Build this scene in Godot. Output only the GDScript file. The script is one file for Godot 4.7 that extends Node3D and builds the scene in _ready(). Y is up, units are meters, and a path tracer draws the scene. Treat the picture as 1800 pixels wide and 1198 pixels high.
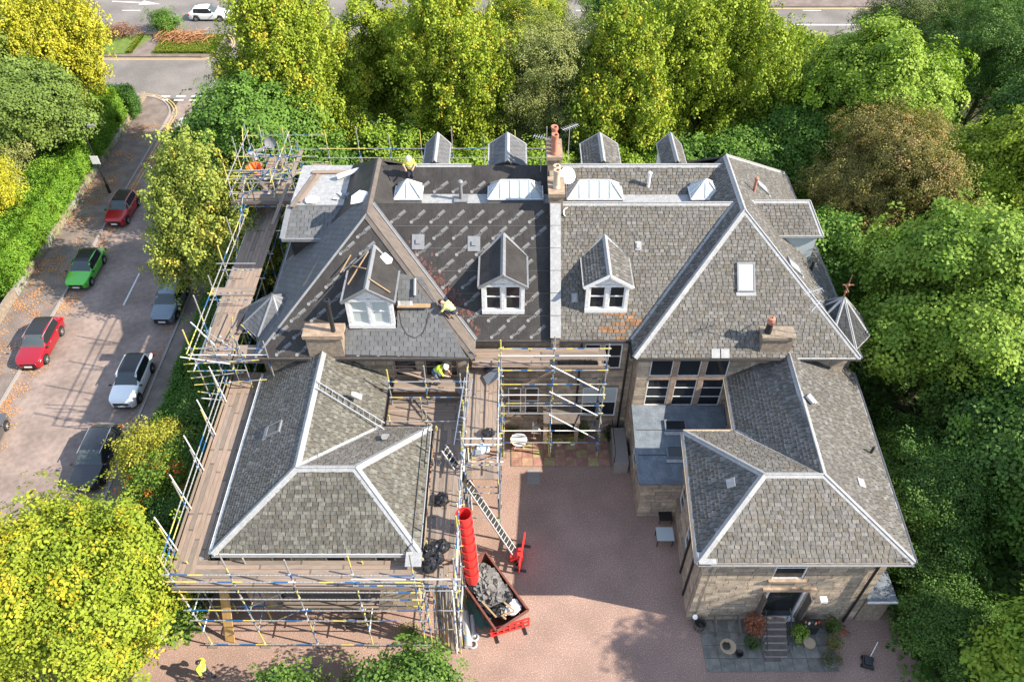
extends Node3D
# A sandstone villa being re-roofed, seen from the air. Metres, y up; the eye stands 40 m over the ground at x = 0, z = 0.

const EYE := Vector3(0, 40, 0)
const PITCH := 0.865          # rise of the villa roofs per metre
var rng := RandomNumberGenerator.new()
var M := {}
var T := {}
var used := {}
var tube_mesh: ArrayMesh
var box_mesh: ArrayMesh
var clip_mesh: ArrayMesh
var slate_sets := {}
var stone_sets := {}
var spray := {}
var pile := {}                 # thing name -> list of pieces (slates, stones) waiting to be laid


func _ready() -> void:
	rng.seed = 7
	var cam := Camera3D.new()
	cam.name = "camera"
	cam.position = EYE
	cam.rotation_degrees = Vector3(-45.5, 0, 0)
	cam.fov = 46.33
	cam.near = 0.5
	cam.far = 600.0
	cam.current = true
	add_child(cam)
	var env := Environment.new()
	var psm := ProceduralSkyMaterial.new()
	psm.sky_top_color = Color(0.6, 0.68, 0.8)
	psm.sky_horizon_color = Color(0.93, 0.94, 0.94)
	psm.ground_horizon_color = Color(0.6, 0.62, 0.6)
	psm.ground_bottom_color = Color(0.25, 0.25, 0.22)
	psm.sky_curve = 0.15
	psm.energy_multiplier = 0.95
	var sky := Sky.new()
	sky.sky_material = psm
	env.background_mode = Environment.BG_SKY
	env.sky = sky
	env.tonemap_mode = Environment.TONE_MAPPER_LINEAR
	env.tonemap_exposure = 2.2
	env.sdfgi_enabled = true
	env.ssao_enabled = true
	env.ssil_enabled = true
	var we := WorldEnvironment.new()
	we.name = "world_environment"
	we.environment = env
	add_child(we)
	var sun := DirectionalLight3D.new()
	sun.name = "sun"
	sun.light_energy = 1.6
	sun.light_color = Color(1.0, 0.955, 0.885)
	sun.light_angular_distance = 0.5
	sun.shadow_enabled = true
	add_child(sun)
	sun.look_at_from_position(Vector3(8.2, 6.4, 1.85), Vector3.ZERO, Vector3.UP)

	make_materials()
	make_shared()
	build_ground()
	build_villas()
	build_left_wing()
	build_right_wing()
	build_extension()
	lay_pieces()
	build_scaffolds()
	build_site_things()
	build_patio_things()
	build_street()
	build_people()
	build_trees()


# ---------------------------------------------------------------- nodes

func numbered(called: String) -> String:
	var k: int = used.get(called, -1) + 1
	used[called] = k
	return called if k == 0 else "%s_%03d" % [called, k]


func tag(o: Node3D, label: String, category: String, group := "") -> Node3D:
	o.set_meta("label", label)
	o.set_meta("category", category)
	if group != "":
		o.set_meta("group", group)
	return o


func thing(called: String, label: String, category: String, at := Vector3.ZERO, turn := 0.0, group := "") -> Node3D:
	var o := Node3D.new()
	o.name = numbered(called)
	o.position = at
	o.rotation.y = turn
	add_child(o)
	tag(o, label, category, group)
	return o


func put(called: String, m: Mesh, mat: Material, parent: Node = self, xf := Transform3D()) -> MeshInstance3D:
	var o := MeshInstance3D.new()
	o.name = numbered(called) if parent == self else called
	o.mesh = m
	o.material_override = mat
	o.transform = xf
	parent.add_child(o, true)
	return o


func part(called: String, parent: Node, xf := Transform3D()) -> Node3D:
	var o := Node3D.new()
	o.name = called
	o.transform = xf
	parent.add_child(o, true)
	return o


func setting(called: String, m: Mesh, mat: Material) -> MeshInstance3D:
	var o := put(called, m, mat)
	o.set_meta("kind", "structure")
	return o


# ---------------------------------------------------------------- mesh builder

class MB:
	var st := SurfaceTool.new()
	func _init() -> void:
		st.begin(Mesh.PRIMITIVE_TRIANGLES)
		st.set_color(Color.WHITE)
		st.set_uv(Vector2.ZERO)
		st.set_normal(Vector3.UP)
	func col(c: Color) -> MB:
		st.set_color(c)
		return self
	func tri(a: Vector3, b: Vector3, c: Vector3) -> void:
		var n := (a - c).cross(a - b).normalized()
		for p: Vector3 in [a, b, c]:
			st.set_normal(n)
			st.add_vertex(p)
	func quad(a: Vector3, b: Vector3, c: Vector3, d: Vector3) -> void:
		var n := (b - d).cross(a - c).normalized()
		if n == Vector3.ZERO:
			n = (a - c).cross(a - b).normalized()
		var uv := [Vector2(0, 0), Vector2(1, 0), Vector2(1, 1), Vector2(0, 1)]
		var p := [a, b, c, d]
		for i: int in [0, 1, 2, 0, 2, 3]:
			st.set_normal(n)
			st.set_uv(uv[i])
			st.add_vertex(p[i])
	func face(p: Array, nn: Array, uv := []) -> void:       # four points with their own normals, wound to agree with them
		var g: Vector3 = (p[1] - p[3]).cross(p[0] - p[2])
		var order := [0, 1, 2, 0, 2, 3] if g.dot(nn[0] + nn[1] + nn[2] + nn[3]) >= 0 else [0, 2, 1, 0, 3, 2]
		for k: int in order:
			st.set_normal(nn[k])
			if uv.size():
				st.set_uv(uv[k])
			st.add_vertex(p[k])
	func hexa(p: Array) -> void:       # four points below, four above, in the same order
		quad(p[3], p[2], p[1], p[0])
		quad(p[4], p[5], p[6], p[7])
		for i in 4:
			var j := (i + 1) % 4
			quad(p[i], p[j], p[j + 4], p[i + 4])
	func box(c: Vector3, size: Vector3, b := Basis()) -> void:
		var h := size / 2
		var p := []
		for y: float in [-h.y, h.y]:
			for q: Vector2 in [Vector2(-h.x, -h.z), Vector2(h.x, -h.z), Vector2(h.x, h.z), Vector2(-h.x, h.z)]:
				p.append(c + b * Vector3(q.x, y, q.y))
		hexa(p)
	func bar(a: Vector3, b: Vector3, w: float, h: float, up := Vector3.UP) -> void:
		var d := (b - a).normalized()
		var s := d.cross(up)
		s = (d.cross(Vector3.RIGHT) if s.length() < 0.01 else s).normalized()
		var u := s.cross(d).normalized()
		box((a + b) / 2, Vector3(w, h, a.distance_to(b)), Basis(s, u, -d))
	func tube(a: Vector3, b: Vector3, r1: float, r2: float, n := 8, caps := true) -> void:
		var d := (b - a).normalized()
		var s := d.cross(Vector3.UP if absf(d.y) < 0.95 else Vector3.RIGHT).normalized()
		var u := s.cross(d)
		for i in n:
			var a0 := TAU * i / n
			var a1 := TAU * (i + 1) / n
			var v0 := s * cos(a0) + u * sin(a0)
			var v1 := s * cos(a1) + u * sin(a1)
			var p := [a + v0 * r1, a + v1 * r1, b + v1 * r2, b + v0 * r2]
			var nn := [v0, v1, v1, v0]
			var uv := [Vector2(float(i) / n, 0), Vector2(float(i + 1) / n, 0), Vector2(float(i + 1) / n, 1), Vector2(float(i) / n, 1)]
			face(p, nn, uv)
			if caps:
				tri(a, a + v1 * r1, a + v0 * r1)
				tri(b, b + v0 * r2, b + v1 * r2)
	func path(pts: Array, r1: float, r2: float, n := 7) -> void:      # one continuous bent tube
		var rings := []
		for i in pts.size():
			var d: Vector3 = (pts[mini(i + 1, pts.size() - 1)] - pts[maxi(i - 1, 0)]).normalized()
			var s := d.cross(Vector3(0.13, 0.97, 0.2)).normalized()
			var u := s.cross(d)
			var r := lerpf(r1, r2, float(i) / (pts.size() - 1))
			var ring := []
			for k in n:
				var v := s * cos(TAU * k / n) + u * sin(TAU * k / n)
				ring.append([pts[i] + v * r, v])
			rings.append(ring)
		for i in rings.size() - 1:
			for k in n:
				var q := [rings[i][k], rings[i][(k + 1) % n], rings[i + 1][(k + 1) % n], rings[i + 1][k]]
				face([q[0][0], q[1][0], q[2][0], q[3][0]], [q[0][1], q[1][1], q[2][1], q[3][1]])
	func lathe(profile: Array, at: Vector3, n := 12, b := Basis()) -> void:   # profile: Vector2(radius, height)
		for i in profile.size() - 1:
			var p: Vector2 = profile[i]
			var q: Vector2 = profile[i + 1]
			var t := (q - p).normalized()
			for k in n:
				var a0 := TAU * k / n
				var a1 := TAU * (k + 1) / n
				var pts := []
				for e: Array in [[p, a0], [p, a1], [q, a1], [q, a0]]:
					var rr: Vector2 = e[0]
					var an: float = e[1]
					pts.append([at + b * Vector3(rr.x * cos(an), rr.y, rr.x * sin(an)), b * Vector3(t.y * cos(an), -t.x, t.y * sin(an))])
				face([pts[0][0], pts[1][0], pts[2][0], pts[3][0]], [pts[0][1], pts[1][1], pts[2][1], pts[3][1]])
	func slab(poly: Array, down: Vector3) -> void:      # a flat polygon with thickness
		var o: Vector3 = poly[0]
		var n := Vector3.ZERO
		for i in range(1, poly.size() - 1):
			n += (poly[i] - o).cross(poly[i + 1] - o)
		n = n.normalized()
		var ex: Vector3 = (poly[1] - o).normalized()
		var ey := n.cross(ex)
		var flat := PackedVector2Array()
		for p: Vector3 in poly:
			flat.append(Vector2((p - o).dot(ex), (p - o).dot(ey)))
		var ix := Geometry2D.triangulate_polygon(flat)
		for i in range(0, ix.size(), 3):
			tri(poly[ix[i]], poly[ix[i + 1]], poly[ix[i + 2]])
			tri(poly[ix[i]] + down, poly[ix[i + 2]] + down, poly[ix[i + 1]] + down)
		for i in poly.size():
			var j := (i + 1) % poly.size()
			quad(poly[i], poly[j], poly[j] + down, poly[i] + down)
	func ball(c: Vector3, r: Vector3, n := 8, m := 6, b := Basis()) -> void:
		for i in m:
			for k in n:
				var p := []
				for e: Array in [[i, k], [i, k + 1], [i + 1, k + 1], [i + 1, k]]:
					var th: float = PI * e[0] / m
					var ph: float = TAU * e[1] / n
					p.append(Vector3(sin(th) * cos(ph), cos(th), sin(th) * sin(ph)))
				var w := []
				var nn := []
				for v: Vector3 in p:
					w.append(c + b * (v * r))
					nn.append(b * (v / r).normalized())
				face(w, nn)
	func done() -> ArrayMesh:
		return st.commit()


func one_box(size: Vector3, at := Vector3.ZERO) -> ArrayMesh:
	var b := MB.new()
	b.box(at, size)
	return b.done()


func sheet(poly: Array, thick := 0.0) -> ArrayMesh:
	var b := MB.new()
	b.slab(poly, Vector3(0, -maxf(thick, 0.002), 0))
	return b.done()


# ---------------------------------------------------------------- materials

func noise(called: String, freq: float, lo: float, hi: float, kind := FastNoiseLite.TYPE_SIMPLEX_SMOOTH, size := 512, octaves := 4, tint_lo := Color.WHITE, tint_hi := Color.WHITE) -> NoiseTexture2D:
	var f := FastNoiseLite.new()
	f.noise_type = kind
	f.frequency = freq
	f.seed = hash(called) % 1000
	f.fractal_octaves = octaves
	var g := Gradient.new()
	g.set_color(0, Color(lo, lo, lo) * tint_lo)
	g.set_color(1, Color(hi, hi, hi) * tint_hi)
	g.set_offset(0, 0.2)
	g.set_offset(1, 0.8)
	var t := NoiseTexture2D.new()
	t.width = size
	t.height = size
	t.seamless = true
	t.noise = f
	t.color_ramp = g
	T[called] = t
	return t


func mat(called: String, lin: Color, rough := 0.85, tex := "", scale := 1.0, tex2 := "", scale2 := 0.1, relief := 0.0) -> StandardMaterial3D:
	var m := StandardMaterial3D.new()
	m.resource_name = called
	m.albedo_color = lin.linear_to_srgb()
	m.roughness = rough
	m.vertex_color_use_as_albedo = true
	if tex != "":
		m.albedo_texture = T[tex]
		m.uv1_triplanar = true
		m.uv1_world_triplanar = true
		m.uv1_scale = Vector3.ONE * scale
	if tex2 != "":
		m.detail_enabled = true
		m.detail_albedo = T[tex2]
		m.detail_blend_mode = BaseMaterial3D.BLEND_MODE_MUL
		m.detail_uv_layer = BaseMaterial3D.DETAIL_UV_2
		m.uv2_triplanar = true
		m.uv2_world_triplanar = true
		m.uv2_scale = Vector3.ONE * scale2
	if relief > 0.0:
		m.heightmap_enabled = true
		m.heightmap_texture = T[tex]
		m.heightmap_scale = relief
	M[called] = m
	return m


func band_texture(bands: Array) -> ImageTexture:       # bands: [from, to, colour] along a scaffold tube
	var im := Image.create(8, 256, false, Image.FORMAT_RGB8)
	for y in 256:
		var wear := 0.74 + 0.12 * sin(y * 1.7) * sin(y * 0.31)
		for x in 8:
			var c := Color(0.70, 0.70, 0.70) * (wear + rng.randf() * 0.14)
			for b: Array in bands:
				if y >= b[0] * 256 and y < b[1] * 256:
					c = (b[2] as Color) * (0.88 + rng.randf() * 0.12)
			im.set_pixel(x, y, c)
	return ImageTexture.create_from_image(im)


func wood_texture(seed_: int) -> ImageTexture:         # grain runs along v
	var f := FastNoiseLite.new()
	f.seed = seed_
	f.frequency = 0.02
	var im := Image.create(64, 256, false, Image.FORMAT_RGB8)
	for y in 256:
		for x in 64:
			var g := 0.5 + 0.5 * f.get_noise_2d(x * 7.0, y * 0.55)
			var s := 0.5 + 0.5 * f.get_noise_2d(x * 1.3 + 900.0, y * 1.0)
			var v := 0.66 + 0.26 * g + 0.14 * s
			if y < 3 or y > 252:
				v *= 0.8
			im.set_pixel(x, y, Color(v, v * 0.985, v * 0.965))
	return ImageTexture.create_from_image(im)


func make_materials() -> void:
	noise("speck", 0.22, 0.74, 1.0, FastNoiseLite.TYPE_CELLULAR, 512, 2)
	noise("grit", 0.35, 0.8, 1.0, FastNoiseLite.TYPE_VALUE, 512, 3)
	noise("blotch", 0.012, 0.9, 1.0, FastNoiseLite.TYPE_SIMPLEX_SMOOTH, 512, 5)
	noise("stain", 0.01, 0.86, 1.0, FastNoiseLite.TYPE_SIMPLEX, 512, 6)
	var wr := noise("wrinkle", 0.011, 0.2, 1.0, FastNoiseLite.TYPE_SIMPLEX, 512, 4)
	(wr.noise as FastNoiseLite).fractal_type = FastNoiseLite.FRACTAL_RIDGED
	noise("lichen", 0.03, 0.82, 1.0, FastNoiseLite.TYPE_SIMPLEX, 512, 5, Color(0.97, 0.965, 0.93), Color(1, 0.985, 0.975))
	mat("gravel", Color(0.47, 0.315, 0.255), 0.95, "speck", 0.15, "blotch", 0.05, 1.5)
	mat("street", Color(0.31, 0.238, 0.205), 0.9, "blotch", 0.3, "stain", 0.045)
	mat("highway", Color(0.26, 0.235, 0.215), 0.9, "grit", 0.13, "stain", 0.03)
	mat("pavement", Color(0.27, 0.215, 0.185), 0.92, "grit", 0.18, "stain", 0.11)
	mat("kerb", Color(0.34, 0.31, 0.29), 0.9, "grit", 0.24)
	mat("soil", Color(0.07, 0.075, 0.03), 1.0, "speck", 0.10, "stain", 0.1)
	mat("lawn", Color(0.17, 0.25, 0.04), 1.0, "grit", 0.22, "stain", 0.25)
	mat("paint_white", Color(0.78, 0.78, 0.76), 0.7, "grit", 0.32)
	mat("paint_yellow", Color(0.66, 0.45, 0.2), 0.7, "grit", 0.32)
	mat("leaf_litter", Color(0.5, 0.25, 0.08), 1.0)
	mat("slate", Color(1, 1, 1), 0.62, "grit", 0.35, "lichen", 0.22)
	mat("new_slate", Color(1, 1, 1), 0.62, "grit", 0.26, "blotch", 0.3)
	mat("stone", Color(1, 1, 1), 0.92, "grit", 0.22, "stain", 0.3)
	mat("mortar", Color(0.26, 0.215, 0.165), 0.95, "grit", 0.16)
	mat("under_roof", Color(0.06, 0.058, 0.056), 0.9)
	mat("membrane", Color(0.062, 0.058, 0.056), 0.5, "blotch", 0.5, "stain", 0.15)
	var mm: StandardMaterial3D = M.membrane
	mm.heightmap_enabled = true
	mm.heightmap_texture = T.wrinkle
	mm.heightmap_scale = 1.2
	for k: String in ["slate", "new_slate", "membrane", "tarred_lead"]:
		if M.has(k):
			(M[k] as StandardMaterial3D).metallic_specular = 0.25
	mat("lap_line", Color(0.13, 0.125, 0.12), 0.7)
	mat("car_glass", Color(0.06, 0.075, 0.08), 0.05)  # lighter than the side windows: sky reflection painted into the colour
	mat("print", Color(0.19, 0.19, 0.19), 0.7)
	mat("lead", Color(0.44, 0.445, 0.45), 0.5, "blotch", 0.4, "grit", 0.19)
	mat("zinc", Color(0.22, 0.228, 0.24), 0.45, "blotch", 0.5)
	mat("tarred_lead", Color(0.14, 0.116, 0.1), 0.75, "stain", 0.4)
	mat("white_wood", Color(0.8, 0.8, 0.79), 0.55, "blotch", 0.7)
	mat("grey_felt", Color(0.2, 0.235, 0.275), 0.8, "grit", 0.16, "stain", 0.2)
	mat("black_pipe", Color(0.02, 0.02, 0.021), 0.4)
	mat("glass_dark", Color(0.022, 0.025, 0.028), 0.06)
	mat("blind", Color(0.45, 0.5, 0.49), 0.5)
	mat("skylight_glass", Color(0.46, 0.52, 0.53), 0.12)  # opaque pale tone: the sky reflection on roof panes is put into the colour
	mat("sandstone_trim", Color(0.45, 0.33, 0.235), 0.9, "grit", 0.22, "stain", 0.3)
	mat("clay", Color(0.48, 0.2, 0.13), 0.85, "blotch", 1.0)
	mat("buff_clay", Color(0.58, 0.47, 0.35), 0.85, "blotch", 1.0)
	mat("render", Color(0.36, 0.29, 0.22), 0.95, "grit", 0.19, "stain", 0.5)
	mat("rust_iron", Color(0.23, 0.1, 0.06), 0.8)
	mat("galvanised", Color(0.5, 0.51, 0.52), 0.42).metallic = 0.4
	mat("alloy", Color(0.6, 0.6, 0.61), 0.3).metallic = 0.8
	mat("rubber", Color(0.018, 0.018, 0.018), 0.85)
	mat("plastic_red", Color(0.66, 0.035, 0.03), 0.4)
	mat("plastic_orange", Color(0.85, 0.2, 0.04), 0.55)
	mat("plastic_black", Color(0.02, 0.02, 0.022), 0.3)
	mat("plastic_white", Color(0.78, 0.78, 0.77), 0.5)
	mat("green_sheet", Color(0.03, 0.11, 0.10), 0.5)
	mat("skip_paint", Color(0.2, 0.07, 0.05), 0.6, "stain", 0.6)
	mat("rubble", Color(1, 1, 1), 0.8, "grit", 0.26)
	mat("bark", Color(0.12, 0.09, 0.065), 0.95, "grit", 0.16)
	mat("timber", Color(0.42, 0.28, 0.155), 0.8, "grit", 0.16)
	mat("terracotta", Color(0.42, 0.17, 0.1), 0.85)
	mat("red_lamp", Color(0.45, 0.02, 0.02), 0.2)
	mat("skin", Color(0.5, 0.29, 0.2), 0.6)
	mat("cloth", Color(1, 1, 1), 0.9)
	mat("wicker", Color(0.5, 0.38, 0.25), 0.8, "grit", 0.32)
	for k in 6:
		var b := StandardMaterial3D.new()
		b.resource_name = "board_%d" % k
		b.albedo_texture = wood_texture(k * 31 + 5)
		b.albedo_color = ([Color(0.52, 0.40, 0.325), Color(0.46, 0.37, 0.31), Color(0.58, 0.45, 0.37), Color(0.38, 0.315, 0.27), Color(0.50, 0.41, 0.35), Color(0.55, 0.42, 0.34)][k] as Color * 0.66).linear_to_srgb()
		b.roughness = 0.9
		M["board%d" % k] = b
	var fresh := StandardMaterial3D.new()
	fresh.albedo_texture = wood_texture(99)
	fresh.albedo_color = Color(0.74, 0.46, 0.17).linear_to_srgb()
	fresh.roughness = 0.8
	M.fresh_board = fresh
	var blue := Color(0.18, 0.40, 0.62)
	var yel := Color(0.82, 0.77, 0.42)
	var wht := Color(0.92, 0.92, 0.9)
	var sets := [
		[],
		[[0.0, 0.06, yel], [0.9, 0.95, blue], [0.95, 1.0, yel]],
		[[0.02, 0.1, blue], [0.1, 0.16, yel], [0.48, 0.53, blue], [0.88, 0.98, blue]],
		[[0.0, 0.12, yel], [0.2, 0.26, blue], [0.26, 0.3, yel], [0.42, 0.48, blue], [0.48, 0.51, wht], [0.6, 0.66, yel], [0.7, 0.76, blue], [0.9, 1.0, yel]],
		[[0.0, 0.5, wht], [0.5, 0.54, blue], [0.54, 1.0, wht]],
		[[0.05, 0.1, blue], [0.15, 0.22, blue], [0.22, 0.27, yel], [0.4, 0.47, blue], [0.6, 0.66, yel], [0.66, 0.7, blue], [0.8, 0.87, blue]],
		[[0.0, 0.2, yel], [0.28, 0.33, blue], [0.44, 0.5, blue], [0.5, 0.54, yel], [0.62, 0.68, blue], [0.76, 0.82, blue], [0.82, 0.86, yel]],
	]
	for k in sets.size():
		var p := StandardMaterial3D.new()
		p.resource_name = "scaffold_tube_%d" % k
		p.albedo_texture = band_texture(sets[k])
		p.roughness = 0.5
		p.metallic = 0.15
		M["pole%d" % k] = p


# ---------------------------------------------------------------- shared shapes

func make_shared() -> void:
	var b := MB.new()
	b.tube(Vector3.ZERO, Vector3.UP, 1.0, 1.0, 8)
	tube_mesh = b.done()
	b = MB.new()
	var e := 0.5
	b.hexa([Vector3(-e, -e, -e), Vector3(e, -e, -e), Vector3(e, -e, e), Vector3(-e, -e, e), Vector3(-e, e, -e), Vector3(e, e, -e), Vector3(e, e, e), Vector3(-e, e, e)])
	box_mesh = b.done()
	b = MB.new()
	b.box(Vector3.ZERO, Vector3(0.1, 0.09, 0.12))
	b.tube(Vector3(-0.06, 0.02, 0), Vector3(0.07, 0.02, 0), 0.018, 0.018, 6)
	clip_mesh = b.done()
	# slates: [set] -> ten tones
	var tones := {
		"old": [Color(0.2, 0.198, 0.194), 0.16, 0.3, 0.195],
		"warm": [Color(0.215, 0.21, 0.202), 0.15, 0.3, 0.195],
		"rust": [Color(0.33, 0.19, 0.11), 0.25, 0.3, 0.195],
		"moss": [Color(0.18, 0.178, 0.163), 0.17, 0.3, 0.195],
		"black": [Color(0.06, 0.064, 0.07), 0.2, 0.3, 0.195],  # right turret only: tree shade painted into the slate colour
		"new": [Color(0.178, 0.183, 0.19), 0.1, 0.46, 0.26],
	}
	for k: String in tones:
		var t: Array = tones[k]
		var list := []
		for i in 14:
			var c: Color = t[0]
			var v: float = 1.0 + (rng.randf() * 2 - 1) * float(t[1])
			var hue := rng.randf()
			c = Color(c.r * v, c.g * v, c.b * v)
			if k != "new" and hue < 0.15:
				c = c.lerp(Color(c.r * 1.09, c.g * 1.0, c.b * 0.88), 0.6)
			elif k != "new" and hue < 0.3:
				c = c * 1.2
			list.append(slate_shape(t[2], t[3], c, 0.014 if k == "new" else 0.034))
		slate_sets[k] = {"w": t[2], "g": t[3], "list": list}
	for k: String in ["sand", "grey_sand"]:
		var list := []
		for i in 12:
			var v := 0.7 + 0.5 * rng.randf()
			var c := (Color(0.56, 0.46, 0.345) if k == "sand" else Color(0.4, 0.32, 0.235)) * v
			if rng.randf() < 0.3:
				c = c.lerp(Color(0.4, 0.35, 0.29), 0.6)
			c.a = 1.0
			var m := MB.new()
			m.col(c)
			m.box(Vector3.ZERO, Vector3.ONE)
			list.append(m.done())
		stone_sets[k] = list
	make_sprays()


func slate_shape(w: float, g: float, c: Color, lift: float) -> ArrayMesh:
	var b := MB.new()
	b.col(c)
	var x := w / 2 - 0.015
	var j := func() -> float: return (rng.randf() - 0.5) * 0.018
	var lo := [Vector3(-x + j.call(), j.call(), 0.004), Vector3(x + j.call(), j.call(), 0.004), Vector3(x, g + 0.03, 0.0), Vector3(-x, g + 0.03, 0.0)]
	var hi := [lo[0] + Vector3(0, 0, lift), lo[1] + Vector3(0, 0, lift + j.call() * 0.4), lo[2] + Vector3(0, 0, 0.008), lo[3] + Vector3(0, 0, 0.008)]
	b.quad(hi[0], hi[1], hi[2], hi[3])
	b.quad(lo[0], lo[1], hi[1], hi[0])
	b.quad(lo[1], lo[2], hi[2], hi[1])
	b.quad(lo[3], lo[0], hi[0], hi[3])
	return b.done()


func make_sprays() -> void:
	for kind: String in ["broad", "droop", "fine", "needle"]:
		var n: int = {"broad": 13, "droop": 16, "fine": 20, "needle": 22}[kind]
		var ln: float = {"broad": 0.24, "droop": 0.2, "fine": 0.13, "needle": 0.16}[kind]
		var st := SurfaceTool.new()
		st.begin(Mesh.PRIMITIVE_TRIANGLES)
		for i in n:
			var f := (i + 0.5) / n
			var an := i * 2.4 + rng.randf() * 0.6
			var p: Vector3
			var d: Vector3
			if kind == "droop":
				p = Vector3(0.16 * cos(an) * (0.4 + f), 0.22 - 0.75 * f * f - 0.05 * f, 0.16 * sin(an) * (0.4 + f)) + Vector3(0.25 * f, 0, 0)
				d = Vector3(cos(an), -0.9, sin(an)).normalized()
			elif kind == "needle":
				p = Vector3(0.1 * cos(an), -0.1 + 0.4 * f, 0.1 * sin(an))
				d = Vector3(cos(an) * 0.7, 0.8, sin(an) * 0.7).normalized()
			else:
				var r := 0.36 * sqrt(f)
				p = Vector3(r * cos(an), 0.12 * (1 - f) + 0.12 * rng.randf() - 0.1, r * sin(an))
				d = Vector3(cos(an), 0.25 - 0.7 * f + 0.4 * rng.randf(), sin(an)).normalized()
			var side := d.cross(Vector3.UP).normalized().rotated(d, (rng.randf() - 0.5) * 1.4)
			var up := side.cross(d)
			var l := ln * (0.75 + 0.5 * rng.randf())
			var w := l * (0.42 if kind != "needle" else 0.16)
			var q := [p, p + d * l * 0.5 - side * w + up * 0.02, p + d * l - up * 0.03, p + d * l * 0.5 + side * w + up * 0.02]
			var shade := 0.82 + 0.36 * rng.randf()
			var g: Vector3 = (q[1] - q[3]).cross(q[0] - q[2]).normalized()
			for k: int in [0, 1, 2, 0, 2, 3]:
				st.set_color(Color(shade, shade, shade))
				st.set_normal(g)
				st.add_vertex(q[k])
		spray[kind] = st.commit()
	for tone: String in ["leaf"]:
		var m := StandardMaterial3D.new()
		m.resource_name = "leaf"
		m.albedo_color = Color.WHITE
		m.vertex_color_use_as_albedo = true
		m.roughness = 0.55
		m.metallic_specular = 0.3
		m.backlight_enabled = true
		m.backlight = Color(0.62, 0.70, 0.28)
		m.cull_mode = BaseMaterial3D.CULL_DISABLED
		M.leaf = m


# ---------------------------------------------------------------- ground and roads

func rect(x0: float, z0: float, x1: float, z1: float, y: float) -> Array:
	return [Vector3(x0, y, z0), Vector3(x1, y, z0), Vector3(x1, y, z1), Vector3(x0, y, z1)]


func arc(c: Vector3, r: float, a0: float, a1: float, n := 8) -> Array:
	var out := []
	for i in n + 1:
		var a := deg_to_rad(lerpf(a0, a1, float(i) / n))
		out.append(c + Vector3(cos(a), 0, -sin(a)) * r)
	return out


func strip(pts: Array, w: float, y: float) -> ArrayMesh:        # a painted line of width w along points
	var b := MB.new()
	for i in pts.size() - 1:
		var p: Vector3 = pts[i]
		var q: Vector3 = pts[i + 1]
		var s := (q - p).normalized().cross(Vector3.UP) * w / 2
		b.slab([Vector3(p.x - s.x, y, p.z - s.z), Vector3(p.x + s.x, y, p.z + s.z), Vector3(q.x + s.x, y, q.z + s.z), Vector3(q.x - s.x, y, q.z - s.z)], Vector3(0, -0.002, 0))
	return b.done()


func shifted(pts: Array, d: float) -> Array:
	var out := []
	for i in pts.size():
		var t: Vector3 = (pts[mini(i + 1, pts.size() - 1)] - pts[maxi(i - 1, 0)]).normalized()
		out.append(pts[i] + t.cross(Vector3.UP) * d)
	return out


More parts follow.
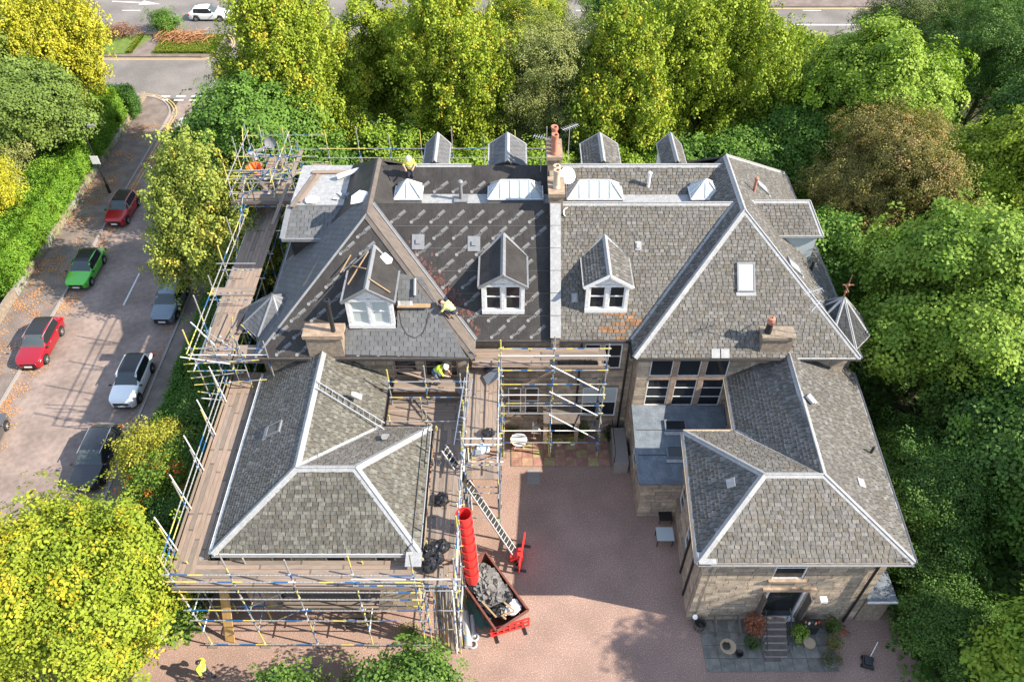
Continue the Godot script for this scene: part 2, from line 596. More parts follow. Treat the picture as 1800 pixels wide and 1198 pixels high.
func build_ground() -> void:
	setting("ground", sheet(rect(-260, -330, 260, 60, -0.03)), M.soil)
	setting("gravel_yard", sheet([Vector3(-21.5, 0, -4), Vector3(20.4, 0, -4), Vector3(20.6, 0, -33), Vector3(-17.0, 0, -33), Vector3(-18.0, 0, -20)]), M.gravel)
	var street := setting("street", sheet(rect(-33.4, -74.2, -24.0, 0, -0.012)), M.street)
	var service := setting("service_road", sheet(rect(-130, -82.6, -18, -73.4, -0.008)), M.highway)
	var main := setting("main_road", sheet(rect(-140, -104, 140, -87.6, -0.01)), M.highway)
	setting("road_link", sheet([Vector3(-32.5, -0.004, -82.0), Vector3(-18, -0.004, -82.0), Vector3(-14, -0.004, -88.4), Vector3(-31.0, -0.004, -88.4)]), M.highway)
	setting("far_verge", sheet(rect(-200, -330, 200, -104, 0.02)), M.lawn)
	setting("central_pavement", sheet(rect(14, -103.5, 140, -95.4, 0.1), 0.12), M.pavement)
	setting("grass_verge", sheet(rect(-16, -87.0, 140, -74.5, 0.05), 0.1), M.lawn)

	# left pavement with the rounded corner at the junction
	var lk := [Vector3(-33.4, 0.1, -2), Vector3(-33.4, 0.1, -67.0)] + arc(Vector3(-37.6, 0.1, -69.6), 4.2, 8, 88, 8)
	lk.append(Vector3(-130, 0.1, -73.6))
	var lp := lk.duplicate()
	lp.append_array([Vector3(-130, 0.1, -71.4), Vector3(-36.7, 0.1, -71.0), Vector3(-36.7, 0.1, -2)])
	setting("street_pavement", sheet(lp, 0.13), M.pavement)
	var rk := [Vector3(-24.0, 0.1, -2), Vector3(-24.0, 0.1, -68.0)] + arc(Vector3(-19.8, 0.1, -69.4), 4.2, 172, 92, 8)
	rk.append(Vector3(-16.5, 0.1, -73.4))
	var rp := rk.duplicate()
	rp.append_array([Vector3(-16.5, 0.1, -71.5), Vector3(-22.0, 0.1, -70), Vector3(-22.0, 0.1, -2)])
	setting("house_pavement", sheet(rp, 0.13), M.pavement)
	for k: Array in [[lk, -0.07, "kerb"], [rk, 0.07, "kerb"]]:
		var b := MB.new()
		var pts: Array = k[0]
		for i in pts.size() - 1:
			b.bar(pts[i] + Vector3(0, -0.03, 0), pts[i + 1] + Vector3(0, -0.03, 0), 0.16, 0.17)
		setting("kerb", b.done(), M.kerb)
	# painted lines, children of their road
	for d: float in [0.35, 0.62]:
		put("yellow_line", strip(shifted([Vector3(-33.4, 0, -56.5)] + lk.slice(1), d), 0.1, 0.0), M.paint_yellow, street)
		put("yellow_line", strip(shifted(rk.slice(1), -d), 0.1, 0.0), M.paint_yellow, street)
	for row in 2:
		for i in 9:
			var x := -37.0 + i * 1.55
			put("give_way_dash", strip([Vector3(x, 0, -73.15 - row * 0.75), Vector3(x + 0.95, 0, -73.15 - row * 0.75)], 0.28, 0.0), M.paint_white, street)
	put("give_way_triangle", strip([Vector3(-32.1, 0, -69.6), Vector3(-29.5, 0, -69.6)], 0.35, 0.0), M.paint_white, street)
	put("give_way_triangle", strip([Vector3(-32.1, 0, -69.6), Vector3(-31.6, 0, -65.4)], 0.3, 0.004), M.paint_white, street)
	put("give_way_triangle", strip([Vector3(-29.5, 0, -69.6), Vector3(-31.2, 0, -65.4)], 0.3, 0.004), M.paint_white, street)
	for z: float in [-46.6, -55.5, -61.0, -37.0 + 200.0]:
		if z < 0:
			put("centre_dash", strip([Vector3(-28.65, 0, z), Vector3(-28.65, 0, z + 3.6)], 0.12, 0.0), M.paint_white, street)
	for i in 4:
		var a := Vector3(-31.0 + i * 0.12, 0, -75.0 - i * 1.7)
		put("lane_dash", strip([a, a + Vector3(0.1, 0, -1.0)], 0.1, 0.0), M.paint_white, service)
	put("yellow_line", strip([Vector3(-130, 0, -74.0), Vector3(-40.6, 0, -74.0), Vector3(-38.8, 0, -73.6)], 0.12, 0.0), M.paint_yellow, service)
	for x in range(-132, 130, 9):
		put("lane_dash", strip([Vector3(x + 4.6, 0, -94.4), Vector3(x + 6.8, 0, -94.4)], 0.16, 0.0), M.paint_white, main)
	put("edge_line", strip([Vector3(-12, 0, -90.6), Vector3(138, 0, -90.2)], 0.3, 0.0), M.paint_white, main)
	put("edge_line", strip([Vector3(15, 0, -94.9), Vector3(138, 0, -94.9)], 0.25, 0.0), M.paint_yellow, main)
	put("lane_arrow", strip([Vector3(-48.5, 0, -97.0), Vector3(-44.5, 0, -96.6)], 0.25, 0.0), M.paint_white, main)
	var ar := MB.new()
	ar.slab([Vector3(-44.7, 0.003, -97.2), Vector3(-42.4, 0.003, -96.2), Vector3(-45.0, 0.003, -96.0)], Vector3(0, -0.002, 0))
	put("lane_arrow", ar.done(), M.paint_white, main)
	# grass island between the service road and the main road
	var edge := [Vector3(-130, 0.12, -82.4), Vector3(-35.0, 0.12, -82.4)] + arc(Vector3(-34.4, 0.12, -85.2), 3.0, -75, 75, 8)
	edge.append_array([Vector3(-35.0, 0.12, -88.0), Vector3(-130, 0.12, -88.0)])
	setting("island_kerb", sheet(edge, 0.14), M.pavement)
	setting("island_lawn", sheet([Vector3(-39.2, 0.18, -82.9), Vector3(-35.0, 0.18, -82.9), Vector3(-33.0, 0.18, -83.9), Vector3(-32.2, 0.18, -87.4), Vector3(-38.6, 0.18, -87.5)], 0.1), M.lawn)
	setting("island_lawn", sheet([Vector3(-70, 0.18, -82.9), Vector3(-41.6, 0.18, -82.9), Vector3(-40.4, 0.18, -87.5), Vector3(-70, 0.18, -87.5)], 0.1), M.lawn)
	var yl := shifted([Vector3(-130, 0, -82.4), Vector3(-35.0, 0, -82.4)] + arc(Vector3(-34.4, 0, -85.2), 3.0, -75, 60, 8), 0.3)
	put("yellow_line", strip(yl, 0.12, 0.0), M.paint_yellow, service)
	put("yellow_line", strip(shifted(yl, 0.28), 0.12, 0.0), M.paint_yellow, service)
	# fallen leaves along the gutters
	var leaf := MB.new()
	for i in 5:
		var p := Vector3((i - 2) * 0.13, 0.01 + 0.008 * i, ((i * 7) % 5 - 2) * 0.12)
		leaf.quad(p + Vector3(-0.07, 0.0, 0), p + Vector3(0, 0.015, -0.05), p + Vector3(0.08, 0.0, 0), p + Vector3(0, 0.0, 0.05))
	var spots := []
	for i in 1300:
		var z := -22.0 - 46.0 * rng.randf()
		var clump := 0.5 + 0.5 * sin(z * 0.9) * sin(z * 0.37 + 1.0)
		if rng.randf() > 0.15 + clump:
			continue
		var side := rng.randf()
		var x := -33.2 + absf(rng.randfn(0, 0.55)) if side < 0.4 else (-35.6 + rng.randfn(0, 0.75) if side < 0.9 else -24.2 - absf(rng.randfn(0, 0.4)))
		spots.append(Vector3(clampf(x, -36.5, -24.0), 0.11 if x < -33.4 else 0.0, z))
	scatter("fallen_leaves", leaf.done(), M.cloth, spots, func(_p): return Color(0.55, 0.27, 0.09).lerp(Color(0.4, 0.17, 0.07), rng.randf()), 0.7, 1.3).set_meta("kind", "stuff")


func scatter(called: String, m: Mesh, mt: Material, spots: Array, colour: Callable, s0: float, s1: float, parent: Node = self) -> MultiMeshInstance3D:
	var mm := MultiMesh.new()
	mm.transform_format = MultiMesh.TRANSFORM_3D
	mm.use_colors = true
	mm.mesh = m
	mm.instance_count = spots.size()
	for i in spots.size():
		var b := Basis(Vector3.UP, rng.randf() * TAU).scaled(Vector3.ONE * rng.randf_range(s0, s1))
		mm.set_instance_transform(i, Transform3D(b, spots[i]))
		mm.set_instance_color(i, colour.call(spots[i]))
	var o := MultiMeshInstance3D.new()
	o.name = numbered(called) if parent == self else called
	o.multimesh = mm
	o.material_override = mt
	parent.add_child(o, true)
	return o


# ---------------------------------------------------------------- roofs and walls

const RUST := Vector3(5.85, 9.03, -31.36)      # the slates stained below the right gabled dormer


func frame(poly: Array) -> Transform3D:      # x along the eave, y up the slope, z out of the roof
	var o: Vector3 = poly[0]
	var n := Vector3.ZERO
	for i in range(1, poly.size() - 1):
		n += (poly[i] - o).cross(poly[i + 1] - o)
	n = n.normalized()
	if n.y < 0:
		n = -n
	var ex: Vector3 = (poly[1] - o).normalized()
	var ey := n.cross(ex)
	if ey.y < 0:
		o = poly[1]
		ex = -ex
		ey = n.cross(ex)
	return Transform3D(Basis(ex, ey, n), o)


func flat(poly: Array, f: Transform3D) -> PackedVector2Array:
	var out := PackedVector2Array()
	for p: Vector3 in poly:
		var q := f.affine_inverse() * p
		out.append(Vector2(q.x, q.y))
	return out


func lay(owner_name: String, roof: Node3D, poly: Array, kind: String, mt: Material, lift := 0.012) -> void:
	var f := frame(poly)
	var fl := flat(poly, f)
	var s: Dictionary = slate_sets[kind]
	var w: float = s.w
	var g: float = s.g
	var lo := fl[0]
	var hi := fl[0]
	for p in fl:
		lo = lo.min(p)
		hi = hi.max(p)
	var cut := MB.new()
	var any := false
	var row := 0
	var y := lo.y
	while y < hi.y:
		var x := lo.x - w * (0.5 if row % 2 else 0.0) - rng.randf() * 0.04
		while x < hi.x:
			var sc := 1.0 if kind == "new" else rng.randf_range(0.72, 1.24)
			w = s.w * sc
			var q := PackedVector2Array([Vector2(x, y), Vector2(x + w, y), Vector2(x + w, y + g), Vector2(x, y + g)])
			var inside := 0
			for p in q:
				if Geometry2D.is_point_in_polygon(p, fl):
					inside += 1
			var n := rng.randi_range(0, s.list.size() - 1)
			if inside == 4:
				var list: Array = s.list
				if owner_name == "villa_001" and kind == "warm" and (f * Vector3(x, y, 0)).distance_to(RUST) < 1.15 and rng.randf() < 0.55:
					list = slate_sets["rust"].list
				var at := f * Vector3(x + w / 2, y, lift)
				pile[owner_name].append({"roof": roof, "mesh": list[n], "mat": mt, "called": "slate", "xf": Transform3D(f.basis.scaled_local(Vector3(sc, 1, 1)), at + f.basis.y * (0.0 if kind == "new" else rng.randf_range(-0.018, 0.018))), "d": at.distance_to(EYE)})
			else:
				for part_ in Geometry2D.intersect_polygons(q, fl):
					if part_.size() < 3:
						continue
					any = true
					var c: Color = s.list[n].surface_get_arrays(0)[Mesh.ARRAY_COLOR][0]
					cut.col(c)
					var pts := []
					for p in part_:
						pts.append(f * Vector3(p.x, p.y, lift + 0.012 + 0.014 * (1.0 - (p.y - y) / g)))
					cut.slab(pts, f.basis.z * -0.012)
			x += w
		y += g
		row += 1
	if any:
		var o := put("cut_slates", cut.done(), mt, roof)
		o.set_meta("kind", "stuff")


func lay_pieces() -> void:                 # the 300 nearest pieces of each kind are parts of their own, the rest is one part
	for who: String in pile:
		var kinds := {}
		for p: Dictionary in pile[who]:
			if not kinds.has(p.called):
				kinds[p.called] = []
			kinds[p.called].append(p)
		for k: String in kinds:
			var list: Array = kinds[k]
			list.sort_custom(func(a, b): return a.d < b.d)
			var rest := {}
			for i in list.size():
				var p: Dictionary = list[i]
				if i < 300:
					put(k, p.mesh, p.mat, p.roof, p.xf)
				else:
					if not rest.has(p.roof):
						rest[p.roof] = [SurfaceTool.new(), p.mat]
						rest[p.roof][0].begin(Mesh.PRIMITIVE_TRIANGLES)
					rest[p.roof][0].append_from(p.mesh, 0, p.xf)
			for r: Node3D in rest:
				var o := put("rows_of_" + k + "s", rest[r][0].commit(), rest[r][1], r)
				o.set_meta("kind", "stuff")


func slope(owner_: Node3D, poly: Array, kind := "", mt := "slate", base := "under_roof", called := "roof_slope") -> MeshInstance3D:
	var f := frame(poly)
	var b := MB.new()
	b.slab(poly, f.basis.z * -0.12)
	var o := put(called, b.done(), M[base], owner_)
	if kind != "":
		lay(owner_.name, o, poly, kind, M[mt])
	return o


func down_of(dir: Vector3, n: Vector3) -> Vector3:
	var d := n.cross(dir).normalized()
	return d if d.y < 0 else -d


func ridge(owner_: Node3D, a: Vector3, b: Vector3, n1: Vector3, n2: Vector3, mt := "lead", w := 0.17, piece := 1.5, called := "ridge_cap", roll := 0.05) -> void:
	var dir := (b - a).normalized()
	var d1 := down_of(dir, n1)
	var d2 := down_of(dir, n2)
	var up := (n1 + n2).normalized()
	var total := a.distance_to(b)
	var n := maxi(1, roundi(total / piece))
	for i in n:
		var p := a + dir * (total * i / n + (0.006 if i > 0 else 0.0))
		var q := a + dir * (total * (i + 1) / n)
		var lift := up * (0.055 + 0.004 * (i % 2))
		var m := MB.new()
		var tone := 0.9 + 0.14 * rng.randf()
		m.col(Color(tone, tone, tone))
		m.slab([p + lift, q + lift, q + d1 * w + n1 * 0.045, p + d1 * w + n1 * 0.045], -up * 0.014)
		m.slab([q + lift, p + lift, p + d2 * w + n2 * 0.045, q + d2 * w + n2 * 0.045], -up * 0.014)
		if roll > 0:
			m.tube(p + lift, q + lift, roll, roll, 8)
		put(called, m.done(), M[mt], owner_)


func valley(owner_: Node3D, a: Vector3, b: Vector3, n1: Vector3, n2: Vector3, mt := "lead", w := 0.14) -> void:
	var dir := (b - a).normalized()
	var u1 := -down_of(dir, n1)
	var u2 := -down_of(dir, n2)
	var m := MB.new()
	var up := (n1 + n2).normalized() * 0.04
	m.slab([a + up, b + up, b + u1 * w + n1 * 0.045, a + u1 * w + n1 * 0.045], -up * 0.2)
	m.slab([b + up, a + up, a + u2 * w + n2 * 0.045, b + u2 * w + n2 * 0.045], -up * 0.2)
	put("valley_flashing", m.done(), M[mt], owner_)


func gutter(owner_: Node3D, a: Vector3, b: Vector3, out: Vector3, mt := "white_wood", lip := "black_pipe") -> void:
	var m := MB.new()
	m.bar(a + out * 0.03 + Vector3(0, -0.12, 0), b + out * 0.03 + Vector3(0, -0.12, 0), 0.05, 0.2)
	var fascia := put("fascia", m.done(), M[mt], owner_)
	m = MB.new()
	var g := out * 0.12 + Vector3(0, -0.06, 0)
	for i in 5:
		var a0 := PI * i / 5.0
		var a1 := PI * (i + 1) / 5.0
		var v0 := out * -cos(a0) * 0.06 + Vector3.DOWN * sin(a0) * 0.06
		var v1 := out * -cos(a1) * 0.06 + Vector3.DOWN * sin(a1) * 0.06
		m.quad(a + g + v0, b + g + v0, b + g + v1, a + g + v1)
	m.bar(a + g + out * 0.062, b + g + out * 0.062, 0.014, 0.02)
	put("gutter", m.done(), M[lip], fascia)


func wall(owner_: Node3D, a: Vector3, b: Vector3, h: float, set_ := "sand", openings := [], bw := 0.8, bh := 0.33, core := 0.3) -> Transform3D:
	var ex := (b - a).normalized()
	var n := ex.cross(Vector3.UP)
	var f := Transform3D(Basis(ex, Vector3.UP, n), a)
	var L := a.distance_to(b)
	var m := MB.new()
	m.box(f * Vector3(L / 2, h / 2, -0.12 - core / 2), Vector3(L - 0.02, h, core), f.basis)
	var w := put("wall", m.done(), M.mortar, owner_)
	var y := 0.0
	var row := 0
	while y < h - 0.05:
		var hh := minf(bh * (0.9 + 0.2 * rng.randf()), h - y)
		var x := 0.0
		while x < L - 0.01:
			var ww := minf(bw * (0.6 + 0.8 * rng.randf()), L - x)
			if L - x - ww < 0.2:
				ww = L - x
			var spans := [[x, x + ww]]
			for o: Array in openings:
				if y + hh > o[1] + 0.03 and y < o[3] - 0.03:
					var kept := []
					for s: Array in spans:
						if s[1] <= o[0] or s[0] >= o[2]:
							kept.append(s)
							continue
						if s[0] < o[0]:
							kept.append([s[0], o[0]])
						if s[1] > o[2]:
							kept.append([o[2], s[1]])
					spans = kept
			for s: Array in spans:
				var sw: float = s[1] - s[0]
				if sw < 0.04:
					continue
				var at := f * Vector3((s[0] + s[1]) / 2, y + hh / 2, -0.065 + 0.006 * rng.randf())
				var bs := f.basis.scaled_local(Vector3(sw - 0.026, hh - 0.026, 0.13))
				pile[owner_.name].append({"roof": w, "mesh": stone_sets[set_][rng.randi_range(0, 11)], "mat": M.stone, "called": "stone_block", "xf": Transform3D(bs, at), "d": at.distance_to(EYE)})
			x += ww
		y += hh
		row += 1
	return f


func window(owner_: Node3D, f: Transform3D, x: float, y: float, w: float, h: float, cols := 1, rows := 2, out := -0.09, frame_mat := "white_wood", glass := "glass_dark", sill := true, blind_rows := 0, t := 0.07) -> Node3D:
	var p := part("window", owner_, Transform3D(f.basis, f * Vector3(x, y, out)))
	var m := MB.new()
	m.box(Vector3(w / 2, t / 2, 0), Vector3(w, t, 0.08))
	m.box(Vector3(w / 2, h - t / 2, 0), Vector3(w, t, 0.08))
	for i in cols + 1:
		m.box(Vector3(clampf(w * i / cols, t / 2, w - t / 2), h / 2, 0), Vector3(t, h - 2 * t, 0.08 if i in [0, cols] else 0.076))
	for i in range(1, rows):
		m.box(Vector3(w / 2, h * i / rows, 0.004), Vector3(w - 2 * t, t * 0.8, 0.06))
	put("frame", m.done(), M[frame_mat], p)
	for c in cols:
		for r in rows:
			var g := "blind" if r >= rows - blind_rows else glass
			put("pane", box_mesh, M[g], p, Transform3D(Basis().scaled(Vector3(w / cols - t * 0.9, h / rows - t * 0.7, 0.012)), Vector3(w * (c + 0.5) / cols, h * (r + 0.5) / rows, -0.01)))
	if sill:
		put("sill", one_box(Vector3(w + 0.3, 0.14, 0.3)), M.sandstone_trim if frame_mat != "sandstone_trim" else M.sandstone_trim, p, Transform3D(Basis(), Vector3(w / 2, -0.07, 0.08)))
	return p


func rebase(o: Node3D, base: Vector3) -> Node3D:
	for c in o.get_children():
		c.position -= base
	o.position += base
	return o


func printed(owner_: Node3D, poly: Array, ang: float, seed_: int) -> void:      # rows of grey print slanting over the roofing membrane
	var r := RandomNumberGenerator.new()
	r.seed = seed_
	var f := frame(poly)
	var fl := flat(poly, f)
	var small: PackedVector2Array = Geometry2D.offset_polygon(fl, -0.12)[0] if Geometry2D.offset_polygon(fl, -0.12).size() else fl
	var mk := MB.new()
	var dot := []
	for i in 10:
		dot.append(v3(-0.5 + 0.1 * cos(TAU * i / 10), 0.1 * sin(TAU * i / 10), 0))
	mk.slab(dot, v3(0, 0, -0.002))
	for e: Array in [["R", -0.37], ["o", -0.26], ["o", -0.16], ["f", -0.06]]:
		letter(mk, e[0], e[1], -0.06, 0.13)
	for i in 8:
		mk.box(v3(0.06 + i * 0.058, 0.03, 0), v3(0.048, 0.13, 0.002))
	mk.box(v3(0.27, -0.07, 0), v3(0.46, 0.028, 0.002))
	mk.box(v3(-0.05, -0.1, 0), v3(0.16, 0.03, 0.002))
	var mark := mk.done()
	var lo := small[0]
	var hi := small[0]
	for p in small:
		lo = lo.min(p)
		hi = hi.max(p)
	var st := SurfaceTool.new()
	st.begin(Mesh.PRIMITIVE_TRIANGLES)
	var count := 0
	var y := lo.y + 0.35
	var row := 0
	while y < hi.y:
		var x := lo.x + 0.2 + (row * 0.93)
		x -= floorf(x / 1.1 - lo.x / 1.1) * 1.1
		while x < hi.x:
			var c := Vector2(x, y)
			var e := Vector2(cos(ang), sin(ang)) * 0.5
			if Geometry2D.is_point_in_polygon(c - e, small) and Geometry2D.is_point_in_polygon(c + e, small):
				var xf := f * Transform3D(Basis(Vector3.BACK, ang + r.randf() * 0.03), Vector3(x, y, 0.02))
				st.append_from(mark, 0, xf)
				count += 1
			x += 1.1
		y += 0.92
		row += 1
	if count:
		var o := put("printed_lettering", st.commit(), M.print, owner_)
		o.set_meta("kind", "stuff")


const STROKES := {
	"R": [[0, 0, 0, 1], [0, 1, 0.55, 1], [0.55, 1, 0.55, 0.5], [0.55, 0.5, 0, 0.5], [0.2, 0.5, 0.6, 0]],
	"o": [[0, 0, 0, 0.6], [0, 0.6, 0.5, 0.6], [0.5, 0.6, 0.5, 0], [0.5, 0, 0, 0]],
	"f": [[0.15, 0, 0.15, 1], [0.15, 1, 0.45, 1], [0, 0.6, 0.4, 0.6]],
}


func letter(m: MB, c: String, x: float, y: float, h: float) -> void:
	for e: Array in STROKES[c]:
		m.bar(v3(x + e[0] * h, y + e[1] * h, 0), v3(x + e[2] * h, y + e[3] * h, 0), 0.002, 0.026, v3(0, 0, 1).cross(v3(e[2] - e[0], e[3] - e[1], 0)))


# ---------------------------------------------------------------- the two halves of the villa

func v3(x: float, y: float, z: float) -> Vector3:
	return Vector3(x, y, z)


func begin_house(label: String, called := "villa") -> Node3D:
	var o := thing(called, label, "house")
	pile[o.name] = []
	return o


func plain_wall(owner_: Node3D, a: Vector3, b: Vector3, h: float) -> void:
	var m := MB.new()
	m.bar(a + v3(0, h / 2, 0), b + v3(0, h / 2, 0), 0.4, h)
	put("wall", m.done(), M.render, owner_)


func opening(a: Vector3, tl: Vector3, br: Vector3) -> Array:
	return [tl.x - a.x, br.y - a.y, br.x - a.x, tl.y - a.y]


func gable_dormer(owner_: Node3D, cx: float, half: float, zf: float, hb: float, he: float, hr: float, zr: float, ze: float, kind: String, mt: String, base: String, flash: String, wood := "white_wood", panes := 2, pale := false) -> Node3D:
	var d := part("dormer", owner_)
	var m := MB.new()
	# cheeks and front with the gable
	for s: float in [-1.0, 1.0]:
		var x := cx + s * (half - 0.06)
		var c := MB.new()
		c.slab([v3(x, hb - 0.1, zf), v3(x, he, zf), v3(x, he, ze - 0.2)], v3(-s * 0.08, 0, 0))
		put("cheek", c.done(), M["zinc"] if base == "under_roof" else M.membrane, d)
	m.slab([v3(cx - half, he - 0.02, zf), v3(cx + half, he - 0.02, zf), v3(cx, hr - 0.06, zf)], v3(0, 0, -0.1))
	put("gable", m.done(), M[wood], d)
	var w := 2.0 * half
	var fw := MB.new()
	var bar := 0.2
	for x: float in [cx - half + bar / 2, cx + half - bar / 2, cx]:
		fw.box(v3(x, (hb + he) / 2, zf - 0.02), v3(bar * (1.0 if x != cx else 0.9), he - hb, 0.14))
	fw.box(v3(cx, hb + 0.13, zf - 0.01), v3(w, 0.26, 0.18))
	fw.box(v3(cx, he - 0.08, zf - 0.012), v3(w, 0.16, 0.17))
	put("window_surround", fw.done(), M[wood], d)
	var lw := (w - 2.9 * bar) / 2
	for i in panes:
		var x := cx - half + bar + i * (lw + bar * 0.9)
		var f := Transform3D(Basis(), v3(x, hb + 0.26, zf - 0.05))
		var fr := MB.new()
		var hh := he - 0.16 - hb - 0.26
		for e: Array in [[lw / 2, 0.04, lw, 0.08], [lw / 2, hh - 0.04, lw, 0.08], [0.04, hh / 2, 0.08, hh - 0.16], [lw - 0.04, hh / 2, 0.08, hh - 0.16], [lw / 2, hh * 0.55, lw - 0.16, 0.07]]:
			fr.box(v3(e[0], e[1], 0), v3(e[2], e[3], 0.06))
		put("sash", fr.done(), M.white_wood, d, f)
		for r in 2:
			var y0 := 0.08 if r == 0 else hh * 0.55 + 0.035
			var y1 := hh * 0.55 - 0.035 if r == 0 else hh - 0.08
			put("pane", box_mesh, M.blind if pale else M.glass_dark, d, Transform3D(Basis().scaled(v3(lw - 0.15, y1 - y0, 0.01)), f.origin + v3(lw / 2, (y0 + y1) / 2, -0.012)))
	# the two roof slopes
	var o := 0.16
	var drop := o * (hr - he) / half
	var zo := zf + 0.22
	var L := [v3(cx - half - o, he - drop, zo), v3(cx - half - o, he - drop, ze), v3(cx, hr, zr), v3(cx, hr, zo)]
	var R := [v3(cx + half + o, he - drop, ze), v3(cx + half + o, he - drop, zo), v3(cx, hr, zo), v3(cx, hr, zr)]
	for poly: Array in [L, R]:
		var b := MB.new()
		b.slab(poly, v3(0, -0.07, 0))
		var s := put("roof_slope", b.done(), M[base], d)
		if kind != "":
			var keep: int = pile[owner_.name].size()
			lay(owner_.name, d, poly, kind, M[mt])
			var st := SurfaceTool.new()
			st.begin(Mesh.PRIMITIVE_TRIANGLES)
			for p: Dictionary in pile[owner_.name].slice(keep):
				st.append_from(p.mesh, 0, p.xf)
			pile[owner_.name] = pile[owner_.name].slice(0, keep)
			var q := put("rows_of_slates", st.commit(), M[mt], d)
			q.set_meta("kind", "stuff")
	ridge(d, v3(cx, hr, zo), v3(cx, hr, zr), frame(L).basis.z, frame(R).basis.z, flash, 0.14, 1.1, "ridge_cap", 0.04)
	for e: Array in [[L[0], L[3]], [R[1], R[2]]]:
		var vb := MB.new()
		vb.bar(e[0] + v3(0, 0.0, 0.0), e[1] + v3(0, 0.0, 0.0), 0.07, 0.17)
		put("bargeboard", vb.done(), M[wood] if flash == "lead" else M[flash], d)
	for e: Array in [[L[0], L[1]], [R[1], R[0]]]:
		var vb := MB.new()
		vb.bar(e[0] + v3(0, 0.03, 0), e[1] + v3(0, 0.03, 0), 0.1, 0.05)
		put("edge_flashing", vb.done(), M[flash], d)
	for e: Array in [[L[1], L[2]], [R[0], R[3]]]:
		var vb := MB.new()
		vb.bar(e[0] + v3(0, 0.06, 0), e[1] + v3(0, 0.06, 0), 0.16, 0.04)
		put("valley_flashing", vb.done(), M[flash], d)
	return d


func far_dormer(owner_: Node3D, cx: float, half: float, kind: String, mt: String, base: String) -> void:
	# stands on the hidden front slope, its ridge running away from the yard
	var d := part("dormer", owner_)
	var zn := -40.75
	var zf := -43.9
	var hr := 13.75
	var he := 12.95
	var L := [v3(cx - half, he, zf), v3(cx - half, he, zn - 0.6), v3(cx, hr, zn), v3(cx, hr, zf)]
	var R := [v3(cx + half, he, zn - 0.6), v3(cx + half, he, zf), v3(cx, hr, zf), v3(cx, hr, zn)]
	for poly: Array in [L, R]:
		var b := MB.new()
		b.slab(poly, v3(0, -0.08, 0))
		put("roof_slope", b.done(), M[base], d)
		var keep: int = pile[owner_.name].size()
		lay(owner_.name, d, poly, kind, M[mt])
		var st := SurfaceTool.new()
		st.begin(Mesh.PRIMITIVE_TRIANGLES)
		for p: Dictionary in pile[owner_.name].slice(keep):
			st.append_from(p.mesh, 0, p.xf)
		pile[owner_.name] = pile[owner_.name].slice(0, keep)
		put("rows_of_slates", st.commit(), M[mt], d).set_meta("kind", "stuff")
	ridge(d, L[3], L[2], frame(L).basis.z, frame(R).basis.z, "lead", 0.15, 1.6, "ridge_cap", 0.04)
	var b2 := MB.new()
	for e: Array in [[L[0], L[1]], [R[0], R[1]], [L[0], L[3]], [R[1], R[2]]]:
		b2.bar(e[0] + v3(0, 0.03, 0), e[1] + v3(0, 0.03, 0), 0.09, 0.06)
	put("edge_flashing", b2.done(), M.lead, d)
	put("front_wall", one_box(v3(half * 2 - 0.2, 3.0, 2.6), v3(cx, 11.45, zf + 1.5)), M.white_wood, d)


func lantern(owner_: Node3D, x0: float, x1: float, z0: float, z1: float, hb: float, ht: float, inset: float) -> void:
	var d := part("roof_lantern", owner_)
	put("upstand", one_box(v3(x1 - x0, hb - 12.45, z0 - z1), v3((x0 + x1) / 2, (hb + 12.45) / 2, (z0 + z1) / 2)), M.zinc, d)
	var zm := (z0 + z1) / 2
	var A := v3(x0, hb, z0)
	var B := v3(x1, hb, z0)
	var C := v3(x1, hb, z1)
	var D := v3(x0, hb, z1)
	var E := v3(x0 + inset, ht, zm)
	var F := v3(x1 - inset, ht, zm)
	var bars := []
	var near_n := maxi(1, roundi((x1 - x0 - 2 * inset) / 0.62))
	var strips := []
	for i in near_n:
		var t0 := float(i) / near_n
		var t1 := float(i + 1) / near_n
		var b0 := v3(lerpf(E.x, F.x, t0), hb, z0)
		var b1 := v3(lerpf(E.x, F.x, t1), hb, z0)
		strips.append([b0, b1, E.lerp(F, t1), E.lerp(F, t0)])
		bars.append([b0, E.lerp(F, t0)])
		var c0 := v3(b0.x, hb, z1)
		var c1 := v3(b1.x, hb, z1)
		strips.append([c1, c0, E.lerp(F, t0), E.lerp(F, t1)])
	bars.append([v3(F.x, hb, z0), F])
	strips.append([A, v3(E.x, hb, z0), E])
	strips.append([v3(F.x, hb, z0), B, F])
	strips.append([v3(E.x, hb, z1), D, E])
	strips.append([C, v3(F.x, hb, z1), F])
	for k in 3:
		var p := D.lerp(A, k / 3.0)
		var q := D.lerp(A, (k + 1) / 3.0)
		strips.append([p, q, E])
		bars.append([p, E])
		p = B.lerp(C, k / 3.0)
		q = B.lerp(C, (k + 1) / 3.0)
		strips.append([p, q, F])
		bars.append([p, F])
	for s: Array in strips:
		var b := MB.new()
		b.slab(s, v3(0, -0.012, 0))
		put("pane", b.done(), M.skylight_glass, d)
	bars.append_array([[A, E], [D, E], [B, F], [C, F], [E, F], [A, B], [B, C], [C, D], [D, A]])
	for e: Array in bars:
		var b := MB.new()
		b.bar(e[0] + v3(0, 0.02, 0), e[1] + v3(0, 0.02, 0), 0.06, 0.06)
		put("glazing_bar", b.done(), M.white_wood, d)


